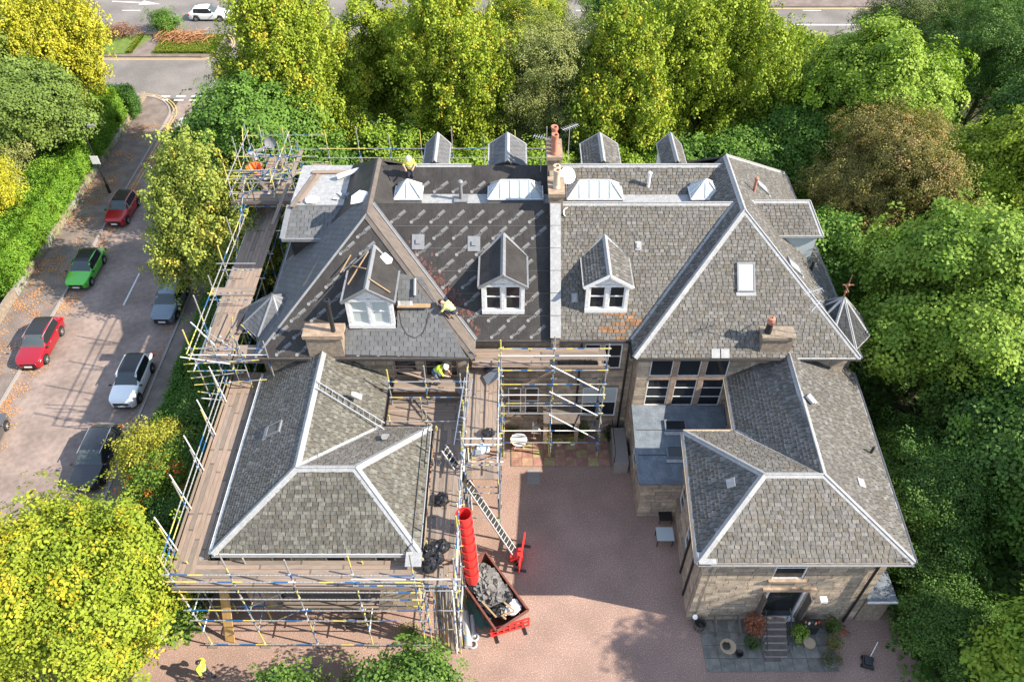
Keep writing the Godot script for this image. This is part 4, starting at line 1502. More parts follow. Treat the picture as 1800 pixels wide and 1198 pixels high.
func build_left_wing() -> void:
	var o := begin_house("left rear wing with a mossy hipped slate roof, ringed by scaffolding", "rear_wing")
	var h := 6.6
	var r := 9.0
	var xl := -14.0
	var xr := -4.35
	var xi := -6.95
	var zn := -18.96
	var zc := -26.4
	var zf := -30.3
	var R1 := v3(-10.2, r, -22.07)
	var R2 := v3(-7.38, r, -22.07)
	var R3 := v3(-10.47, r, -29.4)
	var near := [v3(xl, h, zn), v3(xr, h, zn), R2, R1]
	var end := [v3(xr, h, zn), v3(xr, h, zc), R2]
	var far := [v3(xr, h, zc), v3(xi, h, zc), R1, R2]
	var right := [v3(xi, h, zc), v3(xi, h, zf), v3(-10.2, r, zf), R1]
	var left := [v3(xl, h, zf), v3(xl, h, zn), R1, v3(-10.2, r, zf)]
	slope(o, near, "moss", "slate")
	slope(o, end, "moss", "slate")
	slope(o, far, "warm", "slate")
	slope(o, right, "moss", "slate")
	slope(o, left, "old", "slate")
	var nn := frame(near).basis.z
	var ne := frame(end).basis.z
	var nf := frame(far).basis.z
	var nr := frame(right).basis.z
	var nl := frame(left).basis.z
	ridge(o, R1, v3(-10.2, r, zf), nl, nr, "lead", 0.2)
	ridge(o, R1, R2, nn, nf, "lead", 0.2)
	ridge(o, near[0], R1, nn, nl, "lead", 0.2, 1.6, "hip_cap")
	ridge(o, near[1], R2, nn, ne, "lead", 0.2, 1.6, "hip_cap")
	ridge(o, v3(xr, h, zc), R2, ne, nf, "lead", 0.2, 1.6, "hip_cap")
	valley(o, v3(xi, h, zc), R1, nr, nf, "lead", 0.13)
	gutter(o, near[0], near[1], v3(0, 0, 1), "white_wood", "zinc")
	gutter(o, left[0], left[1], v3(-1, 0, 0), "white_wood", "plastic_white")
	gutter(o, end[0], end[1], v3(1, 0, 0), "tarred_lead")
	gutter(o, far[0], far[1], v3(0, 0, -1), "white_wood")
	gutter(o, right[0], right[1], v3(1, 0, 0), "tarred_lead")
	put("corner_lead", one_box(v3(0.75, 0.05, 0.75), v3(xr - 0.2, h + 0.07, zn + 0.35)), M.lead, o)
	var fl := frame(left)
	var q: Vector3 = fl.affine_inverse() * Vector3(-12.08, 7.70, -25.29)
	roof_window(o, fl, q.x, q.y, 0.75, 1.0, "glass_dark")
	for p: Array in [[Vector3(-8.09, 7.30, -20.26), nn, near], [Vector3(-8.19, 8.20, -27.16), nr, right], [Vector3(-6.47, 7.55, -24.93), nf, far]]:
		var b := MB.new()
		b.slab([v3(-0.17, -0.3, 0), v3(0.2, -0.3, 0), v3(0.2, 0.1, 0), v3(0.12, 0.34, 0), v3(-0.14, 0.3, 0)], v3(0, 0, 0.03))
		put("lead_patch", b.done(), M.lead, o, Transform3D(frame(p[2]).basis, p[0] + p[1] * 0.09))
	# walls
	var wa := v3(xl + 0.4, 0, zn - 0.4)
	var wins := [[2.0, 3.9, 3.0, 5.7], [4.6, 3.9, 5.6, 5.7], [7.0, 3.9, 8.0, 5.7], [1.6, 0.9, 2.8, 2.9], [5.2, 0.05, 6.4, 2.3]]
	var f := wall(o, wa, v3(xr - 0.4, 0, zn - 0.4), 6.4, "sand", wins, 0.85, 0.33)
	for w: Array in wins:
		window(o, f, w[0], w[1], w[2] - w[0], w[3] - w[1], 1, 2, -0.09, "white_wood", "glass_dark", w[1] > 0.5)
	wall(o, v3(xr - 0.4, 0, zn - 0.4), v3(xr - 0.4, 0, zc + 0.4), 6.4, "sand", [], 0.85, 0.33)
	plain_wall(o, v3(xl + 0.6, 0, zf), v3(xl + 0.6, 0, zn - 0.8), 6.4)
	plain_wall(o, v3(xr - 0.8, 0, zc + 0.5), v3(xi - 0.4, 0, zc + 0.5), 6.4)
	plain_wall(o, v3(xi - 0.4, 0, zc + 0.5), v3(xi - 0.4, 0, zf), 6.4)
	rebase(o, v3(-9, 0, -24))


func build_right_wing() -> void:
	var o := begin_house("right rear wing of pale sandstone with a hipped slate roof, door and patio in front", "rear_wing")
	var h := 6.6
	var r := 8.75
	var R1 := v3(14.73, r, -21.86)
	var R2 := v3(11.91, r, -21.86)
	var R3 := v3(15.05, r, -30.4)
	var nlc := v3(8.62, h, -18.49)
	var nrc := v3(18.6, h, -18.49)
	var flc := v3(9.1, h, -26.1)
	var inn := v3(11.85, h, -26.1)
	var inf := v3(12.1, h, -30.4)
	var frc := v3(19.28, h, -30.4)
	var near := [nlc, nrc, R1, R2]
	var end := [flc, nlc, R2]
	var far := [inn, flc, R2, R1]
	var left := [inf, inn, R1, R3]
	var right := [nrc, frc, R3, R1]
	slope(o, near, "warm", "slate")
	slope(o, end, "old", "slate")
	slope(o, far, "warm", "slate")
	slope(o, left, "old", "slate")
	slope(o, right, "old", "slate")
	var nn := frame(near).basis.z
	var ne := frame(end).basis.z
	var nf := frame(far).basis.z
	var nl := frame(left).basis.z
	var nr := frame(right).basis.z
	ridge(o, R1, R3, nl, nr)
	ridge(o, R1, R2, nn, nf)
	ridge(o, nrc, R1, nn, nr, "lead", 0.17, 1.3, "hip_cap")
	ridge(o, nlc, R2, nn, ne, "lead", 0.17, 1.3, "hip_cap")
	ridge(o, flc, R2, ne, nf, "lead", 0.17, 1.3, "hip_cap")
	valley(o, inn, R1, nl, nf, "lead", 0.12)
	gutter(o, nlc, nrc, v3(0, 0, 1), "sandstone_trim", "zinc")
	gutter(o, flc, nlc, v3(-1, 0, 0), "white_wood", "buff_clay")
	gutter(o, inn, flc, v3(0, 0, -1), "white_wood", "buff_clay")
	gutter(o, inf, inn, v3(-1, 0, 0), "white_wood", "buff_clay")
	gutter(o, nrc, frc, v3(1, 0, 0), "white_wood", "zinc")
	put("corner_lead", one_box(v3(0.8, 0.05, 0.6), nlc + v3(0.4, 0.09, -0.15)), M.lead, o)
	var vent := MB.new()
	vent.box(v3(0, 0, 0.08), v3(0.5, 0.42, 0.12))
	vent.box(v3(0, -0.24, 0.03), v3(0.6, 0.3, 0.04))
	var vm := vent.done()
	put("roof_vent", vm, M.lead, o, Transform3D(frame(end).basis, Vector3(10.62, 7.75, -22.00) + ne * 0.03))
	put("roof_vent", vm, M.lead, o, Transform3D(frame(right).basis, Vector3(16.90, 7.50, -22.17) + nr * 0.03))
	put("roof_vent", vm, M.lead, o, Transform3D(frame(right).basis * Basis(Vector3.BACK, 0.7), Vector3(15.32, 8.60, -26.55) + nr * 0.05))
	var pm := MB.new()
	pm.tube(v3(0, 0, 0), v3(0, 0.45, 0), 0.07, 0.07, 8)
	put("soil_vent", pm.done(), M.black_pipe, o, Transform3D(Basis(), Vector3(18.36, 7.00, -24.45)))
	# front wall
	var wa := v3(9.14, 0, -18.85)
	var wins := [opening(wa, Vector3(12.60, 6.11, -18.85), Vector3(14.14, 4.31, -18.85)), opening(wa, Vector3(12.72, 3.27, -18.85), Vector3(14.66, 0.16, -18.85))]
	wins[0][3] = 6.3
	var f := wall(o, wa, v3(17.85, 0, -18.85), 6.45, "sand", wins, 0.85, 0.3)
	var w: Array = wins[0]
	window(o, f, w[0], w[1], w[2] - w[0], w[3] - w[1], 1, 2)
	w = wins[1]
	var d := part("door", o, Transform3D(f.basis, f * v3(w[0], w[1], -0.1)))
	var dw: float = w[2] - w[0]
	var dh: float = w[3] - w[1]
	var m := MB.new()
	m.box(v3(0.06, dh / 2, 0.02), v3(0.12, dh, 0.14))
	m.box(v3(dw - 0.06, dh / 2, 0.02), v3(0.12, dh, 0.14))
	m.box(v3(dw / 2, dh - 0.06, 0.024), v3(dw - 0.24, 0.12, 0.14))
	put("door_frame", m.done(), M.white_wood, d)
	put("door_leaf", one_box(v3(dw - 0.24, dh - 0.12, 0.06), v3(dw / 2, dh / 2, -0.04)), M.glass_dark, d)
	put("threshold", one_box(v3(dw + 0.1, 0.1, 0.3), v3(dw / 2, 0.0, 0.12)), M.white_wood, d)
	for s: float in [-0.16, dw + 0.16]:
		put("shutter", one_box(v3(0.06, dh * 0.9, 0.5), v3(s, dh * 0.47, 0.3)), M.tarred_lead, d)
	put("lintel", one_box(v3(dw + 0.7, 0.22, 0.22), v3(dw / 2, dh + 0.12, 0.13)), M.sandstone_trim, d)
	# wall towards the yard
	wa = v3(9.45, 0, -25.8)
	var lo := []
	for e: Array in [[Vector3(9.30, 4.55, -25.24), Vector3(9.20, 4.77, -23.43)], [Vector3(9.30, 1.75, -25.13), Vector3(9.30, 1.83, -24.12)], [Vector3(9.20, 1.75, -22.53), Vector3(9.20, 1.83, -21.80)], [Vector3(9.20, 4.84, -21.29), Vector3(9.20, 4.93, -20.34)]]:
		var z0 := minf(e[0].z, e[1].z)
		var z1 := maxf(e[0].z, e[1].z)
		z1 = clampf(maxf(z1, z0 + 0.9), z0 + 0.9, z0 + 1.3)
		var y0: float = clampf(minf(e[0].y, e[1].y), 0.9, 4.2)
		lo.append([clampf(z0 + 25.8, 0.3, 5.6), y0, clampf(z1 + 25.8, 1.2, 6.6), y0 + 1.7])
	f = wall(o, wa, v3(9.14, 0, -18.85), 6.45, "sand", lo, 0.85, 0.33)
	for e: Array in lo:
		window(o, f, e[0], e[1], e[2] - e[0], e[3] - e[1], 1, 2)
	wall(o, v3(12.4, 0, -30.0), v3(12.2, 0, -25.8), 6.45, "sand", [[1.9, 4.4, 2.8, 5.9]], 0.85, 0.33)
	var f2 := Transform3D(Basis(v3(-0.05, 0, 1).normalized(), Vector3.UP, v3(-1, 0, -0.05).normalized()), v3(12.4, 0, -30.0))
	window(o, f2, 1.9, 4.4, 0.9, 1.5, 1, 2)
	plain_wall(o, v3(9.5, 0, -25.6), v3(12.3, 0, -25.6), 6.4)
	plain_wall(o, v3(17.65, 0, -19.2), v3(18.3, 0, -30), 6.4)
	for e: Array in [[v3(17.3, 0, -18.72)], [v3(9.15, 0, -20.2)], [v3(9.2, 0, -21.5)]]:
		var p: Vector3 = e[0]
		var b := MB.new()
		b.path([p + v3(0, 6.4, 0.12 if p.x > 12 else 0.0), p + v3(0, 6.1, 0), p + v3(0, 0.1, 0)], 0.07, 0.07, 8)
		put("downpipe", b.done(), M.black_pipe, o)
	put("flood_lamp", one_box(v3(0.35, 0.16, 0.3), Vector3(15.52, 2.69, -18.60)), M.plastic_white, o)
	var vb := MB.new()
	vb.tube(Vector3(9.53, 0.39, -18.80), Vector3(9.38, 1.03, -18.50), 0.13, 0.13, 10)
	put("flue_outlet", vb.done(), M.plastic_white, o)
	# low store on the far side
	var sb := part("side_store", o)
	put("store_wall", one_box(v3(1.3, 2.3, 1.6), v3(18.55, 1.15, -19.6)), M.render, sb)
	put("store_roof", one_box(v3(1.5, 0.1, 1.8), v3(18.6, 2.36, -19.55)), M.grey_felt, sb)
	put("store_fascia", one_box(v3(1.52, 0.16, 0.06), v3(18.6, 2.33, -18.63)), M.white_wood, sb)
	rebase(o, v3(13.6, 0, -22))


func build_extension() -> void:
	var o := begin_house("low lean-to with blue-grey felt roof and two roof windows beside the right wing", "lean_to")
	var roof := [v3(6.95, 3.6, -24.9), v3(9.35, 3.6, -24.9), v3(9.5, 3.77, -26.05), v3(12.15, 3.77, -26.05), v3(12.35, 4.3, -29.85), v3(7.02, 4.3, -29.85)]
	var b := MB.new()
	b.slab(roof, v3(0, -0.16, 0))
	put("felt_roof", b.done(), M.grey_felt, o)
	var n := v3(0, 1, 0.141).normalized()
	var f := Transform3D(Basis(v3(1, 0, 0), n.cross(v3(1, 0, 0)), n), v3(6.95, 3.6, -24.9))
	for e: Array in [[Vector3(9.34, 4.10, -28.44), 1.25, 0.75], [Vector3(9.22, 3.85, -26.74), 1.2, 0.8]]:
		var q: Vector3 = f.affine_inverse() * (e[0] as Vector3)
		roof_window(o, f, q.x, q.y, e[1], e[2], "glass_dark", "grey_felt")
	for z: float in [-26.6, -28.2]:
		var jb := MB.new()
		jb.bar(v3(7.0, 3.6 + (-24.9 - z) * 0.141 + 0.012, z), v3(9.4 if z > -26 else 12.1, 3.6 + (-24.9 - z) * 0.141 + 0.012, z), 0.05, 0.02)
		put("felt_seam", jb.done(), M.under_roof, o)
	var ob := MB.new()
	for k in roof.size() - 1:
		if k in [0, 5]:
			ob.bar(roof[k] + v3(0, 0.02, 0), roof[k + 1] + v3(0, 0.02, 0), 0.12, 0.06)
	ob.bar(roof[5] + v3(0, 0.02, 0), roof[0] + v3(0, 0.02, 0), 0.12, 0.06)
	put("roof_edge", ob.done(), M.grey_felt, o)
	wall(o, v3(7.2, 0, -25.1), v3(9.4, 0, -25.1), 3.4, "sand", [], 0.8, 0.35)
	var w := wall(o, v3(7.2, 0, -29.8), v3(7.2, 0, -25.1), 3.4, "sand", [[1.2, 0.9, 2.3, 2.5]], 0.8, 0.35)
	window(o, w, 1.2, 0.9, 1.1, 1.6, 1, 2)
	rebase(o, v3(9, 0, -27.5))


# ---------------------------------------------------------------- scaffolding

func pole(s: Node3D, a: Vector3, b: Vector3, called := "ledger", k := -1, r := 0.034) -> void:
	var d := b - a
	var y := d.normalized()
	var x := y.cross(Vector3.UP if absf(y.y) < 0.9 else Vector3.RIGHT).normalized()
	var z := x.cross(y)
	put(called, tube_mesh, M["pole%d" % (k if k >= 0 else rng.randi_range(0, 6))], s, Transform3D(Basis(x * r, d, z * r), a))


func clip(s: Node3D, p: Vector3) -> void:
	put("coupler", clip_mesh, M.galvanised, s, Transform3D(Basis(Vector3.UP, rng.randi_range(0, 1) * PI / 2), p))


func board(s: Node3D, a: Vector3, b: Vector3, w := 0.215, t := 0.04, called := "deck_board", m := "") -> void:
	var d := b - a
	var y := d.normalized()
	var x := y.cross(Vector3.UP).normalized()
	var z := x.cross(y)
	put(called, box_mesh, M[m if m != "" else "board%d" % rng.randi_range(0, 5)], s, Transform3D(Basis(x * w, z * t, -d), (a + b) / 2))


func deck(s: Node3D, a: Vector3, along: Vector3, across: Vector3, n: int, piece := 3.9) -> void:
	var L := along.length()
	var u := along / L
	for i in n:
		var o := a + across.normalized() * (i + 0.5) * 0.228
		var t := -rng.randf() * piece * (0.6 if i % 2 else 0.05)
		while t < L:
			var p := maxf(t, 0.0) + 0.006
			var q := minf(t + piece, L) - 0.006
			if q - p > 0.25:
				var j := (rng.randf() - 0.5) * 0.02
				board(s, o + u * p + v3(0, j, 0), o + u * q + v3(0, j + (rng.randf() - 0.5) * 0.012, 0))
			t += piece


func bay(s: Node3D, feet: Array, top: float, heights: Array, ext := 0.35, k := -1) -> void:      # a row of standards with ledgers across them
	for i in feet.size():
		var p: Vector3 = feet[i]
		pole(s, p, v3(p.x, top + 0.35 * sin(i * 2.1), p.z), "standard", [3, 6, 5, 3, 6, 2][i % 6], 0.04)
		for h: float in heights:
			if i % 2 == 0 or rng.randf() < 0.6:
				clip(s, v3(p.x, h, p.z + 0.04))
	var a: Vector3 = feet[0]
	var b: Vector3 = feet[feet.size() - 1]
	var u := (b - a).normalized() * ext
	for h: float in heights:
		pole(s, v3(a.x - u.x, h, a.z - u.z + 0.06), v3(b.x + u.x, h + 0.02, b.z + u.z + 0.06), "ledger", k)


func transoms(s: Node3D, feet: Array, across: Vector3, heights: Array) -> void:
	for p: Vector3 in feet:
		for h: float in heights:
			pole(s, v3(p.x + 0.06, h, p.z) - across.normalized() * 0.15, v3(p.x + 0.06, h, p.z) + across, "transom")


func sole(s: Node3D, feet: Array) -> void:
	for p: Vector3 in feet:
		put("sole_plate", box_mesh, M.board3, s, Transform3D(Basis().scaled(v3(0.5, 0.04, 0.28)), v3(p.x, 0.022, p.z)))


func build_scaffolds() -> void:
	# in front of the left wing
	var s := thing("scaffold", "scaffold with a boarded deck across the front of the left wing", "scaffold")
	var feet := [v3(-15.3, 0, -17.45), v3(-12.6, 0, -17.45), v3(-9.9, 0, -17.45), v3(-7.1, 0, -17.45), v3(-4.4, 0, -17.4)]
	bay(s, feet, 9.0, [7.48, 6.85, 5.9, 5.2, 4.07, 3.0, 0.3], 0.3)
	sole(s, feet)
	pole(s, v3(-7.2, 7.1, -17.38), v3(-2.3, 7.1, -17.38), "ledger", 4)
	pole(s, v3(-7.2, 6.5, -17.38), v3(-2.3, 6.5, -17.38), "ledger", 5)
	var inner := []
	for p: Vector3 in feet:
		inner.append(v3(p.x + 0.1, 0, -18.7))
	bay(s, inner, 6.3, [5.85, 3.9, 1.9], 0.1)
	transoms(s, feet, v3(0, 0, -1.5), [5.98, 3.75, 1.95])
	pole(s, Vector3(-12.78, 3.87, -17.55), Vector3(-10.10, 5.91, -17.55), "brace", 2)
	pole(s, Vector3(-12.63, 1.78, -17.55), Vector3(-10.02, 3.81, -17.55), "brace", 5)
	pole(s, Vector3(-6.99, 4.45, -17.55), Vector3(-4.60, 5.69, -17.55), "brace", 0)
	deck(s, v3(-15.6, 6.08, -17.5), v3(11.5, 0, 0), v3(0, 0, -1), 6)
	deck(s, v3(-11.0, 3.85, -17.6), v3(4.6, 0, 0), v3(0, 0, -1), 6)
	board(s, v3(-15.6, 6.2, -17.4), v3(-10.0, 6.2, -17.4), 0.04, 0.22, "toe_board")
	board(s, v3(-9.9, 6.2, -17.4), v3(-4.6, 6.2, -17.4), 0.04, 0.22, "toe_board")
	rebase(s, v3(-9.9, 0, -18))

	# left of the left wing
	s = thing("scaffold", "scaffold with a long boarded walkway along the hedge side of the left wing", "scaffold")
	feet = []
	for i in 6:
		feet.append(v3(-15.95, 0, -19.2 - i * 2.3))
	bay(s, feet, 8.4, [7.25, 6.75, 5.9, 3.6, 1.6], 0.9)
	for p: Vector3 in feet:
		pole(s, v3(p.x + 0.1, 5.6, p.z - 0.2), v3(p.x - 0.15, 8.9, p.z - 0.25), "guard_post", 4)
	inner = []
	for p: Vector3 in feet:
		inner.append(v3(-14.45, 0, p.z))
	bay(s, inner, 5.9, [5.7, 3.4], 0.3)
	transoms(s, feet, v3(1.6, 0, 0), [5.95])
	deck(s, v3(-15.9, 6.08, -17.6), v3(0, 0, -13.2), v3(1, 0, 0), 7)
	board(s, v3(-15.98, 6.2, -17.6), v3(-15.98, 6.2, -24.0), 0.04, 0.22, "toe_board")
	board(s, v3(-15.98, 6.2, -24.1), v3(-15.98, 6.2, -30.6), 0.04, 0.22, "toe_board")
	rebase(s, v3(-15.2, 0, -24.5))

	# round the turret and along the street side of the villa
	s = thing("scaffold", "tall scaffold round the turret and street side of the villa", "scaffold")
	feet = []
	for i in 8:
		feet.append(v3(-17.3, 0, -29.7 - i * 2.35))
	bay(s, feet, 10.6, [9.35, 8.85, 8.0, 5.0, 2.5], 0.5)
	inner = []
	for i in 8:
		inner.append(v3(-15.3, 0, -29.7 - i * 2.35))
	bay(s, inner, 8.0, [7.8, 5.0, 2.5], 0.3)
	for h: float in [9.3, 8.8]:
		pole(s, v3(-17.5, h, -29.6), v3(-13.2, h, -29.6), "guard_rail")
		pole(s, v3(-17.5, h + 0.3, -36.3), v3(-15.2, h + 0.3, -36.3), "guard_rail")
		pole(s, v3(-17.5, h, -34.0), v3(-15.0, h, -34.0), "guard_rail")
	for x: float in [-16.0, -14.6, -13.2]:
		pole(s, v3(x, 0, -29.55), v3(x, 9.9 + 0.3 * sin(x * 5), -29.55), "standard", 5)
	transoms(s, feet, v3(2.2, 0, 0), [8.05])
	deck(s, v3(-17.2, 8.16, -29.7), v3(0, 0, -17.2), v3(1, 0, 0), 8)
	deck(s, v3(-15.3, 8.16, -29.6), v3(2.3, 0, 0), v3(0, 0, -1), 6)
	deck(s, v3(-17.9, 8.25, -35.0), v3(2.6, 0, 0), v3(0, 0, -1), 3)
	pole(s, v3(-17.3, 0.4, -29.6), v3(-15.2, 5.2, -29.6), "brace", 3)
	pole(s, v3(-17.35, 5.0, -31.9), v3(-17.35, 8.0, -36.4), "brace", 2)
	pole(s, v3(-17.35, 8.0, -38.9), v3(-17.35, 10.5, -43.6), "brace", 6)
	for k in 9:
		var q := v3(-17.6 + rng.randf() * 3.6, 7.6 + rng.randf() * 0.8, -29.3 - rng.randf() * 2.2)
		pole(s, q, q + v3(rng.randfn(0, 0.5), 1.6 + rng.randf() * 0.8, rng.randfn(0, 0.5)), "guard_post")
	for k in 7:
		var q := v3(-17.7, 5.4 + k * 0.62, -29.45 + 0.05 * k)
		pole(s, q, q + v3(2.6 + rng.randf() * 1.6, rng.randfn(0, 0.25), rng.randfn(0, 0.3)), "ledger")
	for k in 4:
		board(s, v3(-16.9 + k * 0.5, 8.24 + 0.03 * k, -30.2 - k * 0.5), v3(-17.0 + k * 0.75, 8.26 + 0.03 * k, -33.4), 0.22, 0.04, "loose_board")
	rebase(s, v3(-16.3, 0, -38))

	# loading tower at the far corner
	s = thing("scaffold", "cluttered scaffold loading tower at the far left corner of the villa", "scaffold")
	feet = [v3(-18.0, 0, -42.6), v3(-18.0, 0, -45.2), v3(-18.0, 0, -47.8)]
	bay(s, feet, 12.4, [11.3, 10.3, 9.2, 5.0], 0.5)
	inner = [v3(-15.2, 0, -42.6), v3(-15.2, 0, -45.2), v3(-15.2, 0, -47.8)]
	bay(s, inner, 12.0, [11.3, 10.2, 9.2], 0.4)
	for z: float in [-42.6, -45.2, -47.8]:
		for h: float in [11.2, 10.1, 9.1]:
			pole(s, v3(-18.4, h, z - 0.05), v3(-12.8, h + 0.02, z - 0.05), "transom")
	pole(s, v3(-18.1, 5.2, -42.3), v3(-18.1, 11.9, -47.6), "brace", 3)
	pole(s, v3(-18.0, 8.9, -42.45), v3(-15.1, 12.1, -42.45), "brace", 2)
	pole(s, v3(-15.1, 8.4, -42.45), v3(-13.0, 11.6, -42.45), "brace", 6)
	for k in 12:
		var q := v3(-18.2 + rng.randf() * 5.2, 8.2 + rng.randf() * 1.2, -42.4 - rng.randf() * 5.4)
		pole(s, q, q + v3(rng.randfn(0, 0.25), 2.2 + rng.randf() * 1.4, rng.randfn(0, 0.25)), "standard")
	for k in 9:
		var q := v3(-18.4, 9.0 + rng.randf() * 2.4, -42.4 - rng.randf() * 5.4)
		pole(s, q, q + v3(3.0 + rng.randf() * 2.6, 0.1 * rng.randf(), rng.randfn(0, 0.3)), "ledger")
	for k in 5:
		var q := v3(-18.0 + rng.randf() * 3.0, 9.45 + 0.06 * k, -43.0 - rng.randf() * 2.6)
		board(s, q, q + v3(rng.randfn(0.6, 0.8), 0.05, -1.9), 0.22, 0.04, "loose_board")
	deck(s, v3(-18.0, 9.3, -42.7), v3(3.6, 0, 0), v3(0, 0, -1), 6)
	deck(s, v3(-16.9, 9.4, -44.4), v3(0, 0, -3.6), v3(1, 0, 0), 5)
	deck(s, v3(-14.0, 9.0, -43.2), v3(0, 0, -4.6), v3(1, 0, 0), 6)
	board(s, v3(-18.2, 9.5, -42.5), v3(-13.0, 9.5, -42.5), 0.05, 0.24, "toe_board")
	board(s, v3(-15.0, 9.6, -40.0), v3(-14.1, 10.9, -46.5), 0.23, 0.05, "ramp_board")
	rebase(s, v3(-16, 0, -45))

	# far side of the villa
	s = thing("scaffold", "scaffold walkway with guard rails along the far eaves, trees behind it", "scaffold")
	feet = []
	for i in 8:
		feet.append(v3(-13.0 + i * 2.2, 0, -49.0))
	bay(s, feet, 10.9, [9.5, 8.75, 7.9], 0.6)
	inner = []
	for i in 8:
		inner.append(v3(-12.6 + i * 2.2, 0, -47.6))
	bay(s, inner, 9.2, [7.9], 0.3)
	deck(s, v3(-13.4, 8.1, -47.6), v3(16.0, 0, 0), v3(0, 0, -1), 6)
	rebase(s, v3(-5, 0, -48.3))

	# against the yard front of the villa
	s = thing("scaffold", "scaffold of white and yellow tubes against the courtyard wall, over the paved terrace", "scaffold")
	feet = [v3(-0.6, 0, -29.35), v3(2.25, 0, -29.35), v3(5.15, 0, -29.35)]
	bay(s, feet, 10.2, [9.6, 9.05, 7.9, 6.75, 5.85, 4.9, 4.2, 2.6, 1.45], 0.12)
	sole(s, feet)
	inner = [v3(-0.5, 0, -30.8), v3(2.3, 0, -30.8), v3(5.1, 0, -30.8)]
	bay(s, inner, 8.2, [7.75, 5.6, 3.4], 0.1)
	transoms(s, feet, v3(0, 0, -1.6), [7.8, 5.6, 3.4])
	for e: Array in [[Vector3(2.09, 8.35, -29.25), Vector3(4.83, 6.33, -29.25)], [Vector3(2.10, 6.19, -29.25), Vector3(4.94, 4.08, -29.25)], [Vector3(2.14, 4.18, -29.25), Vector3(4.94, 1.93, -29.25)]]:
		pole(s, e[0], e[1], "brace", 4)
	for p: Vector3 in feet:
		pole(s, v3(p.x + 0.08, 0.05, p.z + 0.05), v3(p.x + 0.08, 2.4, p.z + 0.05), "sleeve", 6, 0.045)
	deck(s, v3(-2.2, 7.95, -29.5), v3(7.4, 0, 0), v3(0, 0, -1), 6)
	board(s, v3(0.9, 8.1, -29.36), v3(5.3, 8.1, -29.36), 0.05, 0.22, "toe_board")
	rebase(s, v3(2.2, 0, -30))

	# walkway along the yard side
	s = thing("scaffold", "scaffold walkway over the yard, running out from the villa beside the red chute", "scaffold")
	feet = []
	inner = []
	for i in 4:
		feet.append(v3(-0.72, 0, -29.6 + i * 2.0))
		inner.append(v3(-2.42, 0, -29.6 + i * 2.0))
	bay(s, feet, 8.8, [8.3, 7.8, 7.05, 4.6, 2.2], 0.3)
	bay(s, inner, 8.6, [8.3, 7.05, 4.6, 2.2], 0.3)
	transoms(s, inner, v3(1.9, 0, 0), [7.1, 4.6, 2.2])
	for p: Vector3 in feet + inner:
		pole(s, v3(p.x + 0.09, 0.0, p.z + 0.07), v3(p.x + 0.05, 5.5 + 2.0 * rng.randf(), p.z + 0.05), "sleeve")
	deck(s, v3(-2.4, 7.2, -24.6), v3(0, 0, -5.4), v3(1, 0, 0), 7)
	deck(s, v3(-2.3, 6.4, -23.2), v3(0, 0, -1.1), v3(1, 0, 0), 7, 1.2)
	for h: float in [7.6, 8.1]:
		pole(s, v3(-2.6, h, -24.5), v3(-0.5, h, -24.5), "guard_rail", 4)
	pole(s, v3(-0.65, 0.3, -29.4), v3(-0.65, 4.6, -25.6), "brace", 5)
	pole(s, v3(-2.5, 2.2, -23.6), v3(-2.5, 7.0, -27.6), "brace", 1)
	rebase(s, v3(-1.5, 0, -26))

	s = thing("scaffold", "scaffold along the yard side of the left wing with black sacks on its deck", "scaffold")
	feet = []
	inner = []
	for i in 5:
		feet.append(v3(-2.55, 0, -26.6 + i * 2.3))
		inner.append(v3(-4.05, 0, -26.6 + i * 2.3))
	bay(s, feet, 8.6, [7.2, 6.7, 5.95, 4.0, 2.0], 0.3)
	bay(s, inner, 6.4, [5.8, 3.6], 0.2)
	transoms(s, feet, v3(-1.7, 0, 0), [5.98, 4.0, 2.0])
	for p: Vector3 in feet:
		pole(s, v3(p.x + 0.12, 0, p.z - 0.3), v3(p.x + 0.05, 7.6, p.z - 0.4), "standard")
		pole(s, v3(p.x - 0.2, 0, p.z + 0.2), v3(p.x - 0.16, 6.4, p.z + 0.2), "standard")
	deck(s, v3(-4.15, 6.08, -18.9), v3(0, 0, -8.1), v3(1, 0, 0), 7)
	deck(s, v3(-4.1, 6.0, -17.5), v3(0, 0, -1.2), v3(1, 0, 0), 6, 1.2)
	pole(s, v3(-4.2, 7.3, -18.8), v3(-4.2, 7.3, -26.0), "guard_rail", 0)
	rebase(s, v3(-3.3, 0, -22))

	# in the angle between wing and villa
	s = thing("scaffold", "low boarded scaffold in the corner between the left wing and the villa", "scaffold")
	deck(s, v3(-6.9, 5.7, -27.0), v3(4.3, 0, 0), v3(0, 0, -1), 11)
	deck(s, v3(-6.6, 6.6, -28.9), v3(4.0, 0, 0), v3(0, 0, -1), 4)
	feet = [v3(-6.7, 0, -28.7), v3(-4.7, 0, -28.7), v3(-2.8, 0, -28.7)]
	bay(s, feet, 8.6, [7.7, 7.2, 6.4], 0.2)
	inner = [v3(-6.6, 0, -27.0), v3(-4.6, 0, -27.0), v3(-2.7, 0, -27.0)]
	bay(s, inner, 6.9, [5.6, 6.4], 0.2)
	pole(s, v3(-4.9, 5.8, -27.6), v3(-4.9, 7.6, -27.6), "guard_post", 3)
	board(s, Vector3(-7.67, 7.20, -30.48), Vector3(-3.91, 7.20, -29.03), 0.24, 0.05, "loose_board")
	board(s, Vector3(-7.63, 7.25, -30.70), Vector3(-5.04, 7.30, -29.62), 0.24, 0.05, "loose_board")
	rebase(s, v3(-4.8, 0, -28.5))


# ---------------------------------------------------------------- things of the building site

